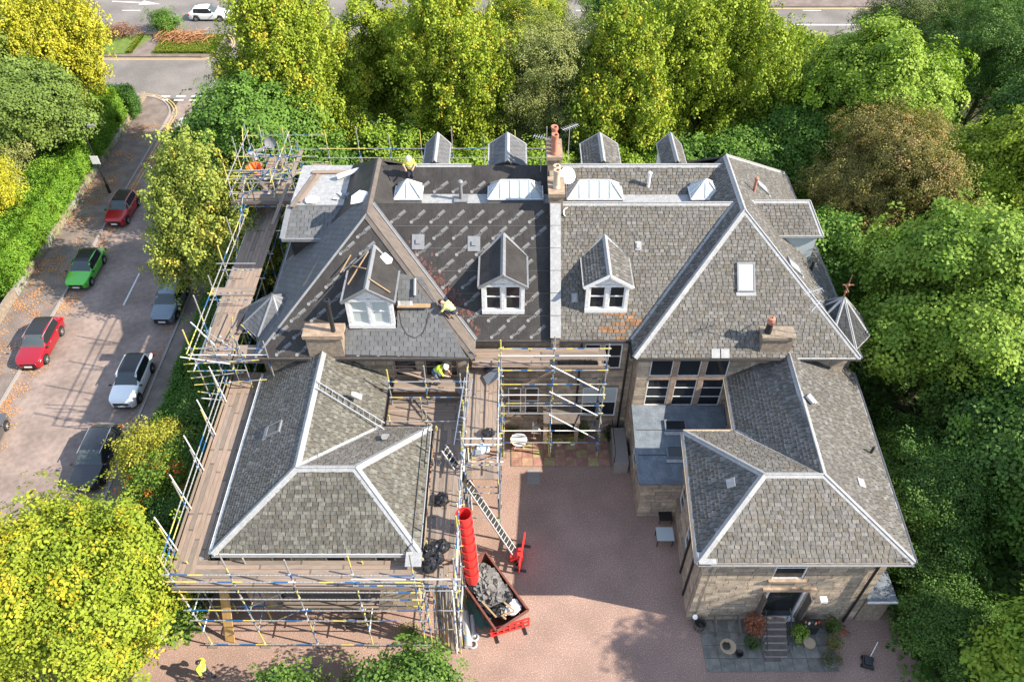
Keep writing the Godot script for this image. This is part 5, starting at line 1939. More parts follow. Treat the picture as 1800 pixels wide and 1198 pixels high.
func chute(top: Vector3, foot: Vector3) -> void:
	var o := thing("rubbish_chute", "long red plastic rubbish chute of stacked tubs over the skip", "chute", v3(foot.x, 0, foot.z))
	var n := 8
	var up := (top - foot).normalized()
	var x := up.cross(v3(0, 0, 1)).normalized()
	var b := Basis(x, up, x.cross(up))
	var seg := top.distance_to(foot) / n
	for i in n:
		var m := MB.new()
		m.lathe([Vector2(0.31, -0.16), Vector2(0.33, 0), Vector2(0.39, seg), Vector2(0.41, seg), Vector2(0.41, seg + 0.05), Vector2(0.37, seg + 0.05), Vector2(0.32, 0.0)], foot + up * seg * i - o.position, 16, b)
		put("tub", m.done(), M.plastic_red, o)
	for s: float in [-1.0, 1.0]:
		var c := MB.new()
		c.path([foot + x * s * 0.37 - o.position, foot + x * s * 0.42 + up * seg * 4 - o.position, top + x * s * 0.42 - o.position], 0.015, 0.015, 5)
		put("chain", c.done(), M.galvanised, o)


func skip() -> void:
	var at := v3(-1.1, 0, -19.85)
	var o := thing("skip", "rusty brown steel skip beside the red chute, heaped with slate rubble", "skip", at, atan2(2.03, 2.94))
	var hx := 0.98
	var hz := 2.0
	var H := 1.25
	var m := MB.new()
	var t := 0.04
	for e: Array in [[v3(-hx, H, -hz), v3(-hx, H, hz), v3(-hx + 0.15, 0.1, hz - 0.5), v3(-hx + 0.15, 0.1, -hz + 0.5)], [v3(hx, H, hz), v3(hx, H, -hz), v3(hx - 0.15, 0.1, -hz + 0.5), v3(hx - 0.15, 0.1, hz - 0.5)], [v3(-hx, H, hz), v3(hx, H, hz), v3(hx - 0.15, 0.1, hz - 0.5), v3(-hx + 0.15, 0.1, hz - 0.5)], [v3(hx, H, -hz), v3(-hx, H, -hz), v3(-hx + 0.15, 0.1, -hz + 0.5), v3(hx - 0.15, 0.1, -hz + 0.5)]]:
		m.slab(e, v3(0, 0, t) if absf(e[0].x - e[1].x) > 1 else v3(t, 0, 0))
	m.box(v3(0, 0.1, 0), v3(hx * 2 - 0.35, 0.08, hz * 2 - 1.0))
	put("tub", m.done(), M.skip_paint, o)
	var rim := MB.new()
	for e: Array in [[v3(-hx, H, -hz), v3(-hx, H, hz)], [v3(hx, H, -hz), v3(hx, H, hz)], [v3(-hx, H, hz), v3(hx, H, hz)], [v3(-hx, H, -hz), v3(hx, H, -hz)]]:
		rim.bar(e[0], e[1], 0.1, 0.09)
	put("rim", rim.done(), M.skip_paint, o)
	for s: float in [-1.0, 1.0]:
		for z: float in [-0.7, 0.0, 0.7]:
			put("rib", one_box(v3(0.06, 0.95, 0.12), v3(s * (hx - 0.02), 0.75, z)), M.skip_paint, o)
	# the load is a thing of its own
	var g := thing("rubble_heap", "heap of broken grey slates filling the far end of the skip", "rubble", at + v3(0, 0.4, 0), o.rotation.y)
	var core := MB.new()
	core.ball(v3(0, 0.35, -0.35), v3(0.8, 0.75, 1.35), 12, 6)
	put("heap", core.done(), M.under_roof, g)
	for i in 230:
		var z := rng.randf_range(-1.55, 0.75)
		var x := rng.randf_range(-0.72, 0.72)
		var y := 0.45 + 0.66 * sqrt(maxf(0.0, 1.0 - pow(x / 0.85, 2) - pow((z + 0.35) / 1.5, 2))) + rng.randf() * 0.08
		var v := rng.randf_range(0.15, 0.27)
		var b := MB.new()
		b.col(Color(v, v * 0.97, v * 0.93))
		var w := rng.randf_range(0.13, 0.26)
		var q := rng.randf_range(0.1, 0.2)
		b.slab([v3(-w, 0, -q), v3(w * 0.7, 0, -q * 1.1), v3(w, 0, q * 0.5), v3(w * 0.3, 0, q), v3(-w * 0.9, 0, q * 0.8)], v3(0, -0.02, 0))
		put("broken_slate", b.done(), M.rubble, g, Transform3D(Basis.from_euler(v3(rng.randfn(0, 0.35), rng.randf() * TAU, rng.randfn(0, 0.35))), v3(x, y, z)))
	var rot := Basis(Vector3.UP, o.rotation.y)
	sack(at + rot * v3(-0.25, 0.85, 1.1), 0.42, "black rubble sack in the near end of the skip")
	sack(at + rot * v3(0.45, 0.95, 0.75), 0.34, "small black sack wedged against the skip's right side")
	var tb := thing("timber_offcuts", "pale timber lath and crate pieces lying on the skip load", "timber", at + rot * v3(0.0, 1.25, 0.9), o.rotation.y)
	for e: Array in [[v3(-0.1, 0.1, -0.9), v3(0.35, 0.05, 0.7)], [v3(-0.75, 0.1, -0.6), v3(-0.6, 0.05, 0.5)], [v3(-0.3, 0, 0.55), v3(0.35, 0.0, 0.75)], [v3(-0.35, 0.03, 0.4), v3(-0.25, 0.03, 0.85)]]:
		var b := MB.new()
		b.bar(e[0], e[1], 0.09, 0.05)
		put("lath", b.done(), M.timber, tb)
	var sh := thing("torn_sheeting", "crumpled white sheeting in the near right corner of the skip", "sheeting", at + rot * v3(0.45, 0.95, 1.3), o.rotation.y)
	put("sheet_fold", crumple(0.45, 0.25, 5), M.plastic_white, sh)


func crumple(r: float, h: float, seed_: int) -> ArrayMesh:        # a lumpy, creased cloth shape
	var f := FastNoiseLite.new()
	f.seed = seed_
	f.frequency = 1.6
	var n := 14
	var m := 8
	var pts := []
	for i in m + 1:
		var row := []
		for k in n:
			var th := PI * i / m
			var ph := TAU * k / n
			var d := Vector3(sin(th) * cos(ph), cos(th), sin(th) * sin(ph))
			var q := 1.0 + 0.55 * f.get_noise_3dv(d * 1.4)
			row.append(Vector3(d.x * r, d.y * h, d.z * r) * q)
		pts.append(row)
	var b := MB.new()
	for i in m:
		for k in n:
			var j := (k + 1) % n
			b.tri(pts[i][k], pts[i][j], pts[i + 1][j])
			b.tri(pts[i][k], pts[i + 1][j], pts[i + 1][k])
	return b.done()


func sack(at: Vector3, size: float, label: String, group := "") -> void:
	var o := thing("rubble_sack", label, "sack", at, rng.randf() * TAU, group)
	put("bag", crumple(size, size * 0.75, rng.randi() % 99), M.plastic_black, o, Transform3D(Basis(), v3(0, size * 0.6, 0)))
	var m := MB.new()
	m.lathe([Vector2(size * 0.25, 0), Vector2(size * 0.08, size * 0.2), Vector2(size * 0.2, size * 0.4)], v3(0, size * 1.25, 0), 7)
	put("tied_neck", m.done(), M.plastic_black, o)


func barrier(at: Vector3, turn: float, label: String, len_ := 2.0) -> void:
	var o := thing("safety_barrier", label, "barrier", at, turn, "red plastic safety barriers")
	var m := MB.new()
	for y: float in [0.22, 0.62, 0.98]:
		m.box(v3(0, y, 0), v3(len_, 0.12 if y < 0.9 else 0.16, 0.06))
	for i in 7:
		m.box(v3(-len_ / 2 + len_ * i / 6.0, 0.6, 0.002), v3(0.1, 0.9, 0.055))
	put("panel", m.done(), M.plastic_red, o)
	for x: float in [-len_ * 0.38, len_ * 0.38]:
		put("foot", one_box(v3(0.14, 0.06, 0.75), v3(x, 0.03, 0)), M.plastic_black, o)


func ladder(called: String, label: String, a: Vector3, b: Vector3, side: Vector3, w: float, mt: String, n: int) -> Node3D:
	var o := thing(called, label, "ladder", a)
	var s := side.normalized() * w / 2
	for k: float in [-1.0, 1.0]:
		var m := MB.new()
		m.bar(s * k, b - a + s * k, 0.05, 0.09)
		put("stile", m.done(), M[mt], o)
	for i in n:
		var p := (b - a) * (i + 0.5) / n
		var m := MB.new()
		m.tube(p - s, p + s, 0.022, 0.022, 6)
		put("rung", m.done(), M[mt], o)
	return o


func pot_plant(at: Vector3, r: float, h: float, label: String, pot: String, leaf: Array, tall: float, n: int, kind := "fine", group := "") -> void:
	var o := thing("pot_plant", label, "plant", at, rng.randf() * TAU, group)
	var m := MB.new()
	m.lathe([Vector2(0, 0.01), Vector2(r * 0.7, 0.01), Vector2(r, h), Vector2(r * 1.08, h), Vector2(r * 1.08, h + 0.03), Vector2(r * 0.9, h + 0.03), Vector2(r * 0.9, h - 0.04), Vector2(0, h - 0.04)], Vector3.ZERO, 12)
	put("pot", m.done(), M[pot], o)
	var spots := []
	for i in n:
		var d := Vector3(rng.randfn(), rng.randfn(), rng.randfn()).normalized()
		spots.append(v3(d.x * r * 1.2, h + tall * 0.5 + d.y * tall * 0.45, d.z * r * 1.2))
	scatter("foliage", spray[kind], M.leaf, spots, func(_p): return (leaf[0] as Color).lerp(leaf[1], rng.randf()), 0.35, 0.6, o).set_meta("kind", "stuff")


func build_site_things() -> void:
	chute(v3(-2.3, 7.3, -20.6), v3(-2.05, 2.2, -20.0))
	skip()
	barrier(v3(-0.1, 0, -18.15), 0.3, "red plastic barrier across the near end of the skip")
	barrier(v3(0.55, 0, -22.4), 1.4, "red plastic barrier standing beside the foot of the slate hoist")
	# inclined hoist
	var a := v3(-3.5, 7.2, -24.6)
	var b := v3(0.1, 0.75, -22.4)
	var o := ladder("slate_hoist", "long inclined metal slate hoist from the scaffold deck down to the yard", b, a, v3(0.5, 0, -1), 0.42, "galvanised", 26)
	var m := MB.new()
	m.box(v3(0.15, -0.3, 0.05), v3(0.7, 0.5, 0.6))
	put("winch", m.done(), M.plastic_red, o)
	m = MB.new()
	m.bar(v3(0, -0.03, 0), a - b + v3(0, -0.03, 0), 0.28, 0.05)
	put("carriage_track", m.done(), M.rubber, o)
	for s: float in [-0.4, 0.4]:
		m = MB.new()
		m.lathe([Vector2(0.08, -0.06), Vector2(0.2, -0.06), Vector2(0.2, 0.06), Vector2(0.08, 0.06)], v3(0.2, -0.55, s), 12, Basis(Vector3.RIGHT, PI / 2))
		put("wheel", m.done(), M.rubber, o)
	ladder("roof_ladder", "aluminium roof ladder laid down the slates of the left wing", v3(-10.1, 9.12, -27.2), v3(-6.75, 6.78, -26.3), v3(0.1, 0, 1), 0.45, "alloy", 11)
	ladder("access_ladder", "ladder rising from the wing deck to the yard walkway", v3(-2.9, 5.9, -25.4), v3(-2.3, 8.4, -28.3), v3(1, 0, 0.2), 0.42, "alloy", 10)
	# sacks on the decks
	var spots := [[770, 985, 6.1], [757, 998, 6.1], [778, 963, 6.1], [765, 968, 6.1], [755, 975, 6.1], [776, 882, 6.1], [868, 650, 7.25], [860, 768, 7.25]]
	var words := ["nearest black sack on the left wing's yard-side deck", "black sack at the deck corner by the white lead corner patch", "black sack leaning on the rail just behind the nearest one", "black sack in the middle of the heap on the deck", "black sack against the slate roof edge", "lone black sack on the deck above the red chute", "black sack on the yard walkway near the villa wall", "black sack half way along the yard walkway"]
	var at := [Vector3(-3.47, 6.10, -18.86), Vector3(-3.79, 6.10, -18.48), Vector3(-3.30, 6.10, -19.51), Vector3(-3.64, 6.10, -19.36), Vector3(-3.89, 6.10, -19.15), Vector3(-3.51, 6.10, -22.08), Vector3(-1.20, 7.25, -29.83), Vector3(-1.23, 7.25, -25.35)]
	for i in at.size():
		sack(at[i], 0.28 + 0.1 * rng.randf(), words[i], "black sacks on the scaffold")
	# stacks of slates on the yard deck
	o = thing("slate_stack", "row of dark reclaimed slates stood on edge along the courtyard scaffold deck", "slates", v3(3.6, 8.0, -29.75))
	for i in 46:
		var sm := slate_sets["new"].list[i % 10] as ArrayMesh
		put("slate", sm, M.new_slate, o, Transform3D(Basis(Vector3.UP, PI / 2) * Basis(Vector3.RIGHT, -0.2 + 0.1 * rng.randf()), v3(-1.1 + i * 0.05, 0, rng.randf() * 0.1)))
	o = thing("slate_stack", "small flat stack of pale slates on the yard walkway", "slates", Vector3(-1.78, 7.24, -24.16))
	for i in 7:
		put("slate", one_box(v3(0.45, 0.02, 0.28)), M.zinc, o, Transform3D(Basis(Vector3.UP, rng.randfn(0, 0.2)), v3(0, 0.012 + i * 0.022, 0)))
	o = thing("folded_sheet", "crumpled pale blue sheet lying at the near end of the yard walkway", "sheeting", Vector3(-1.45, 7.22, -24.46))
	put("fold", crumple(0.34, 0.08, 12), M.skylight_glass, o, Transform3D(Basis(), v3(0, 0.1, 0)))
	o = thing("dark_panel", "dark grey sheet propped against the walkway rail by the villa", "panel", Vector3(-1.06, 7.25, -29.16), 0.4)
	put("sheet", one_box(v3(1.0, 0.03, 0.7)), M.zinc, o, Transform3D(Basis(Vector3.BACK, 0.5), v3(0, 0.35, 0)))
	# fresh boards and tubes leaning at the front corner
	o = thing("leaning_plank", "bright yellow new plank leaning in the front scaffold", "plank", Vector3(-14.46, 0.00, -17.64))
	board(o, v3(0, 0.05, 0), v3(0.25, 3.6, -1.2), 0.5, 0.05, "plank", "fresh_board")
	o = thing("plank_bundle", "bright yellow planks stood upright at the scaffold corner by the skip", "planks", Vector3(-3.20, 0.00, -17.35))
	for i in 4:
		board(o, v3(-0.35 + i * 0.2, 0.02, 0.1 * i), v3(-0.5 + i * 0.2, 4.2 + 0.2 * i, -1.0), 0.2, 0.05, "plank", "fresh_board" if i < 3 else "board2")
	o = thing("tube_bundle", "bundle of spare scaffold tubes stood on end at the scaffold corner", "tubes", v3(-3.3, 0, -17.3))
	for i in 14:
		var x := -0.6 + i * 0.1
		pole(o, v3(x, 0.02, 0.25 * sin(i * 3.0)), v3(x * 0.9 + 0.12, 5.0 + 1.2 * rng.randf(), -0.75 + 0.25 * sin(i * 2.0)), "tube")
	o = thing("rolled_sheeting", "long rolls of grey plastic sheeting lying by the green tarpaulin", "roll", Vector3(-2.30, 0.00, -18.19), 0.08)
	for e: Array in [[v3(0, 0.2, 0.9), v3(-0.1, 0.2, -1.0), 0.2], [v3(0.3, 0.14, 0.4), v3(0.25, 0.14, -0.8), 0.13], [v3(-0.35, 0.1, 0.8), v3(-0.3, 0.1, -0.2), 0.12], [v3(-0.15, 0.3, -0.9), v3(-0.4, 0.5, -2.0), 0.1]]:
		m = MB.new()
		m.tube(e[0], e[1], e[2], e[2] * 0.95, 10)
		put("roll", m.done(), M.galvanised, o)
	for e: Array in [[Vector3(-1.94, 0.00, -17.88), "coil of grey pipe on the gravel, nearer the skip"], [Vector3(-2.01, 0.00, -17.49), "coil of grey pipe on the gravel, nearer the camera"]]:
		o = thing("pipe_coil", e[1], "pipe", e[0], 0.0, "pipe coils by the skip")
		m = MB.new()
		var ring := []
		for i in 17:
			ring.append(v3(0.2 * cos(TAU * i / 16), 0.08, 0.2 * sin(TAU * i / 16)))
		m.path(ring, 0.06, 0.06, 7)
		put("coil", m.done(), M.galvanised, o)
	o = thing("tarpaulin", "dark green tarpaulin crumpled on the gravel beside the skip", "tarpaulin", Vector3(-1.75, 0.00, -19.59), 0.5)
	put("fold", crumple(0.62, 0.16, 33), M.green_sheet, o, Transform3D(Basis().scaled(v3(1, 1, 2.0)), v3(0, 0.1, 0)))
	pot_plant(Vector3(-5.42, 0.00, -18.12), 0.25, 0.3, "round cream pot with pale green plant under the front scaffold", "buff_clay", [Color(0.2, 0.26, 0.06), Color(0.3, 0.3, 0.1)], 0.25, 14)
	pot_plant(Vector3(-5.05, 0.00, -17.88), 0.2, 0.3, "small dark pot with a leafy plant under the front scaffold", "plastic_black", [Color(0.08, 0.16, 0.04), Color(0.14, 0.22, 0.05)], 0.5, 16)
	pot_plant(Vector3(-7.45, 0.00, -18.80), 0.2, 0.3, "small green pot against the left wing's wall", "green_sheet", [Color(0.08, 0.16, 0.04), Color(0.14, 0.22, 0.05)], 0.4, 12)
	o = thing("garden_bench", "grey garden bench under the front scaffold by the wall", "bench", v3(-8.0, 0, -18.6))
	for z: float in [0.0, 0.14, 0.28]:
		put("slat", one_box(v3(1.5, 0.03, 0.11), v3(0, 0.45, z)), M.board3, o)
	put("backrest", one_box(v3(1.5, 0.4, 0.04), v3(0, 0.75, -0.1)), M.board3, o)
	for x: float in [-0.65, 0.65]:
		put("leg", one_box(v3(0.07, 0.44, 0.4), v3(x, 0.22, 0.12)), M.board3, o)
	o = thing("limestone_boulder", "pale rounded boulder at the yard edge below the big tree", "boulder", Vector3(-18.12, 0.00, -18.34))
	put("stone_body", crumple(0.5, 0.4, 71), M.buff_clay, o, Transform3D(Basis().scaled(v3(0.8, 1, 1.4)), v3(0, 0.25, 0)))
	# on the street-side decks and flat dormer roof
	o = thing("spoil_tub", "orange plastic tub hanging outside the far scaffold tower", "tub", Vector3(-17.32, 9.50, -45.84))
	m = MB.new()
	m.lathe([Vector2(0, 0), Vector2(0.4, 0), Vector2(0.55, 0.55), Vector2(0.6, 0.58), Vector2(0.5, 0.55), Vector2(0.36, 0.06), Vector2(0, 0.06)], Vector3.ZERO, 10)
	put("tub", m.done(), M.plastic_orange, o)
	o = thing("duct_pipe", "thick grey plastic pipe lying on the far scaffold tower", "pipe", Vector3(-15.90, 9.60, -45.21))
	m = MB.new()
	m.tube(v3(-0.8, 0.2, -0.1), v3(0.8, 0.16, 0.5), 0.19, 0.19, 12)
	put("pipe", m.done(), M.zinc, o)
	o = thing("winch_arm", "galvanised gin wheel arm jutting from the far scaffold tower", "hoist", Vector3(-16.80, 10.60, -46.69))
	m = MB.new()
	m.bar(v3(0.3, 0.4, 0), v3(-1.0, 0.0, 0.2), 0.14, 0.14)
	m.tube(v3(-0.6, -0.35, 0.2), v3(-0.6, 0.1, 0.2), 0.25, 0.25, 10)
	m.bar(v3(0.4, -0.2, 0), v3(-0.5, 0.0, 0.1), 0.06, 0.06)
	put("arm", m.done(), M.galvanised, o)
	o = thing("hanging_vest", "lime yellow high visibility vest hung on the scaffold rail", "vest", Vector3(-14.10, 9.20, -45.40))
	m = MB.new()
	m.slab([v3(-0.2, 0, 0), v3(0.2, 0, 0.02), v3(0.22, 0.5, 0), v3(0.1, 0.68, 0.02), v3(-0.12, 0.68, 0), v3(-0.2, 0.5, 0.02)], v3(0, 0, -0.1))
	m.bar(v3(-0.21, 0.2, 0.02), v3(0.21, 0.2, 0.03), 0.02, 0.05)
	m.bar(v3(-0.1, 0.25, 0.02), v3(-0.1, 0.66, 0.02), 0.05, 0.02)
	put("fabric", m.done(), hivis(), o)
	o = thing("satellite_dish", "grey satellite dish on a tall pole above the far scaffold tower", "dish", Vector3(-15.78, 11.50, -45.67))
	m = MB.new()
	m.lathe([Vector2(0.02, -0.1), Vector2(0.2, -0.07), Vector2(0.36, 0.0), Vector2(0.38, 0.03)], v3(0, 0.5, 0), 14, Basis(Vector3.RIGHT, 1.2))
	put("reflector", m.done(), M.zinc, o)
	m = MB.new()
	m.tube(v3(0, -3.0, -0.1), v3(0, 0.45, -0.1), 0.025, 0.025, 6)
	m.tube(v3(0, 0.35, 0), v3(0, 0.45, 0.45), 0.015, 0.015, 5)
	put("mast", m.done(), M.galvanised, o)
	o = thing("board_stack", "three scaffold boards lying across the flat dormer roof", "boards", v3(-12.6, 12.06, -40.4))
	for e: Array in [[v3(-0.4, 0, 1.9), v3(0.4, 0.02, -1.4)], [v3(-0.1, 0.0, 1.4), v3(0.65, 0.02, -1.5)], [v3(0.2, 0.04, -1.7), v3(3.0, 0.04, -1.75)]]:
		board(o, e[0], e[1], 0.3, 0.05, "board")
	o = thing("white_offcut", "crumpled white membrane roll on the flat dormer roof", "sheeting", v3(-9.9, 12.1, -41.7), 0.4)
	m = MB.new()
	m.tube(v3(-0.9, 0.14, 0), v3(0.8, 0.3, -0.1), 0.17, 0.12, 9)
	put("roll", m.done(), M.plastic_white, o)
	o = thing("white_offcut", "crumpled white scrap near the edge of the flat dormer roof", "sheeting", v3(-11.9, 12.03, -39.2), 1.0)
	put("fold", crumple(0.4, 0.12, 51), M.plastic_white, o, Transform3D(Basis(), v3(0, 0.08, 0)))
	o = thing("tool_pile", "small heap of slate offcuts on the flat dormer roof", "slates", v3(-9.9, 12.03, -39.6), 0.2)
	for i in 9:
		put("offcut", one_box(v3(0.35, 0.02, 0.2)), M.new_slate if i % 2 else M.zinc, o, Transform3D(Basis(Vector3.UP, rng.randf() * 3) * Basis(Vector3.RIGHT, 0.2), v3(rng.randfn(0, 0.3), 0.03 + 0.02 * i, rng.randfn(0, 0.2))))
	# on the left roof slopes
	o = thing("roof_plank", "wooden plank laid on the street-side slates below the flat dormer", "plank", v3(-11.0, 11.3, -33.9))
	board(o, v3(0.45, 0.1, -1.2), v3(-0.45, -0.55, 1.0), 0.3, 0.06, "plank", "board2")
	o = thing("hop_up_bracket", "timber tool bracket with slates on the re-slated hip", "bracket", Vector3(-5.31, 10.42, -31.62))
	m = MB.new()
	m.bar(v3(-0.9, 0.22, 0.1), v3(0.9, 0.22, 0.1), 0.3, 0.05)
	put("shelf", m.done(), M.timber, o)
	for x: float in [-0.6, 0.6]:
		m = MB.new()
		m.bar(v3(x, 0.2, 0.1), v3(x, 0.03, 0.15), 0.05, 0.05)
		put("strut", m.done(), M.rust_iron, o)
	for k in 5:
		put("slate", one_box(v3(0.3, 0.25, 0.02)), M.new_slate, o, Transform3D(Basis(Vector3.RIGHT, -0.3), v3(-0.7 + 0.12 * k, 0.36, 0.05)))
	o = thing("lead_roll", "grey lead roll leaning on the re-slated hip", "roll", Vector3(-5.29, 10.83, -32.09))
	m = MB.new()
	m.tube(v3(0, 0.12, 0.1), v3(0.0, 0.7, -0.65), 0.1, 0.1, 10)
	put("roll", m.done(), M.zinc, o)
	o = thing("trailing_cable", "thin black cable looping over the re-slated hip", "cable", Vector3(-5.30, 9.51, -30.57))
	m = MB.new()
	var pts := []
	for e: Vector3 in [Vector3(-6.09, 10.26, -31.43), Vector3(-5.99, 9.81, -30.92), Vector3(-5.67, 9.45, -30.50), Vector3(-5.24, 9.33, -30.36), Vector3(-4.81, 9.51, -30.57), Vector3(-4.57, 9.92, -31.03), Vector3(-4.48, 10.26, -31.43)]:
		pts.append(e - o.position + v3(0, 0.06, 0.06))
	m.path(pts, 0.014, 0.014, 5)
	put("cable", m.done(), M.plastic_black, o)
	for e: Array in [[Vector3(-6.82, 12.09, -33.55), "white paper scrap lying on the membrane right of the gabled dormer", 0.5], [v3(-8.6, 13.4, -37.4), "white scrap of sheet beside the flat dormer by the ridge", 0.7]]:
		o = thing("paper_scrap", e[1], "scrap", e[0], 0.6)
		m = MB.new()
		m.slab([v3(-e[2], 0.06, 0.2), v3(0.1, 0.0, 0.32), v3(e[2], 0.12, -0.1), v3(0.2, 0.3, -0.4), v3(-e[2] * 0.6, 0.26, -0.2)], v3(0, 0.02, 0))
		put("scrap", m.done(), M.plastic_white, o)
	o = thing("loose_laths", "crossed timber laths lying on the stripped gabled dormer roof", "timber", v3(-7.9, 12.4, -32.4))
	for e: Array in [[v3(-0.75, -0.22, 0.9), v3(0.15, 0.32, -1.2)], [v3(-0.75, -0.2, -0.6), v3(0.2, 0.36, 0.3)], [v3(0.45, 0.27, 1.0), v3(1.5, -0.42, 1.3)], [v3(-1.35, -0.42, -0.3), v3(-0.9, -0.1, -1.4)]]:
		m = MB.new()
		m.bar(e[0], e[1], 0.06, 0.04)
		put("lath", m.done(), M.timber, o)
	# aerials and dishes on the middle chimney
	for e: Array in [[v3(1.7, 14.2, -40.2), "grid aerial on the left of the middle chimney", 1.6, -0.3], [v3(3.3, 14.2, -40.6), "slanting yagi aerial on the right of the middle chimney", 2.0, 0.6], [v3(15.0, 10.9, -29.6), "tall yagi aerial beside the right chimney", 2.6, 0.4], [v3(15.6, 10.2, -29.9), "second thin aerial next to the right chimney", 2.0, 0.9]]:
		o = thing("television_aerial", e[1], "aerial", e[0], e[3])
		m = MB.new()
		m.tube(v3(0, -0.9, 0), v3(0, e[2], 0), 0.022, 0.018, 6)
		put("mast", m.done(), M.galvanised, o)
		m = MB.new()
		m.bar(v3(-0.5, e[2] - 0.1, 0), v3(0.6, e[2] - 0.1, 0), 0.03, 0.03)
		for k in 8:
			m.bar(v3(-0.45 + k * 0.14, e[2] - 0.1, -0.22), v3(-0.45 + k * 0.14, e[2] - 0.1, 0.22), 0.016, 0.016)
		put("elements", m.done(), M.galvanised, o)
	for e: Array in [[v3(3.2, 13.6, -38.9), "satellite dish tucked behind the middle chimney", 0.5], [v3(3.1, 12.9, -36.3), "white satellite receiver at the top of the right roof by the chimney", 0.3]]:
		o = thing("satellite_dish", e[1], "dish", e[0], 0.5)
		m = MB.new()
		m.lathe([Vector2(0.02, -0.08), Vector2(e[2] * 0.6, -0.04), Vector2(e[2], 0.05), Vector2(e[2], 0.07)], v3(0, 0.4, 0), 14, Basis(Vector3.RIGHT, 0.9))
		put("reflector", m.done(), M.plastic_white, o)
		m = MB.new()
		m.tube(v3(0, -0.5, -0.1), v3(0, 0.4, -0.05), 0.03, 0.03, 6)
		m.tube(v3(0, 0.3, 0.1), v3(0, 0.6, 0.45), 0.015, 0.015, 5)
		put("mount", m.done(), M.galvanised, o)


func hivis() -> StandardMaterial3D:
	if not M.has("hivis"):
		mat("hivis", Color(0.62, 0.85, 0.06), 0.8)
	return M.hivis


# ---------------------------------------------------------------- yard terrace and patio

func round_table(at: Vector3, r: float, h: float, label: String, top: String, leg: String) -> void:
	var o := thing("round_table", label, "table", at)
	var m := MB.new()
	m.lathe([Vector2(0, h), Vector2(r, h), Vector2(r, h - 0.03), Vector2(0, h - 0.03)], Vector3.ZERO, 20)
	put("table_top", m.done(), M[top], o)
	for i in 3:
		var a := TAU * i / 3 + 0.4
		m = MB.new()
		m.tube(v3(r * 0.75 * cos(a), 0, r * 0.75 * sin(a)), v3(-r * 0.2 * cos(a), h - 0.03, -r * 0.2 * sin(a)), 0.018, 0.018, 6)
		put("leg", m.done(), M[leg], o)


func chair(at: Vector3, turn: float, label: String, mt: String, w := 0.45) -> void:
	var o := thing("garden_chair", label, "chair", at, turn)
	put("seat", one_box(v3(w, 0.04, w), v3(0, 0.45, 0)), M[mt], o)
	put("backrest", one_box(v3(w, 0.45, 0.04), v3(0, 0.72, -w / 2)), M[mt], o)
	for x: float in [-1.0, 1.0]:
		for z: float in [-1.0, 1.0]:
			put("leg", one_box(v3(0.035, 0.44, 0.035), v3(x * w * 0.45, 0.22, z * w * 0.45)), M[mt], o)


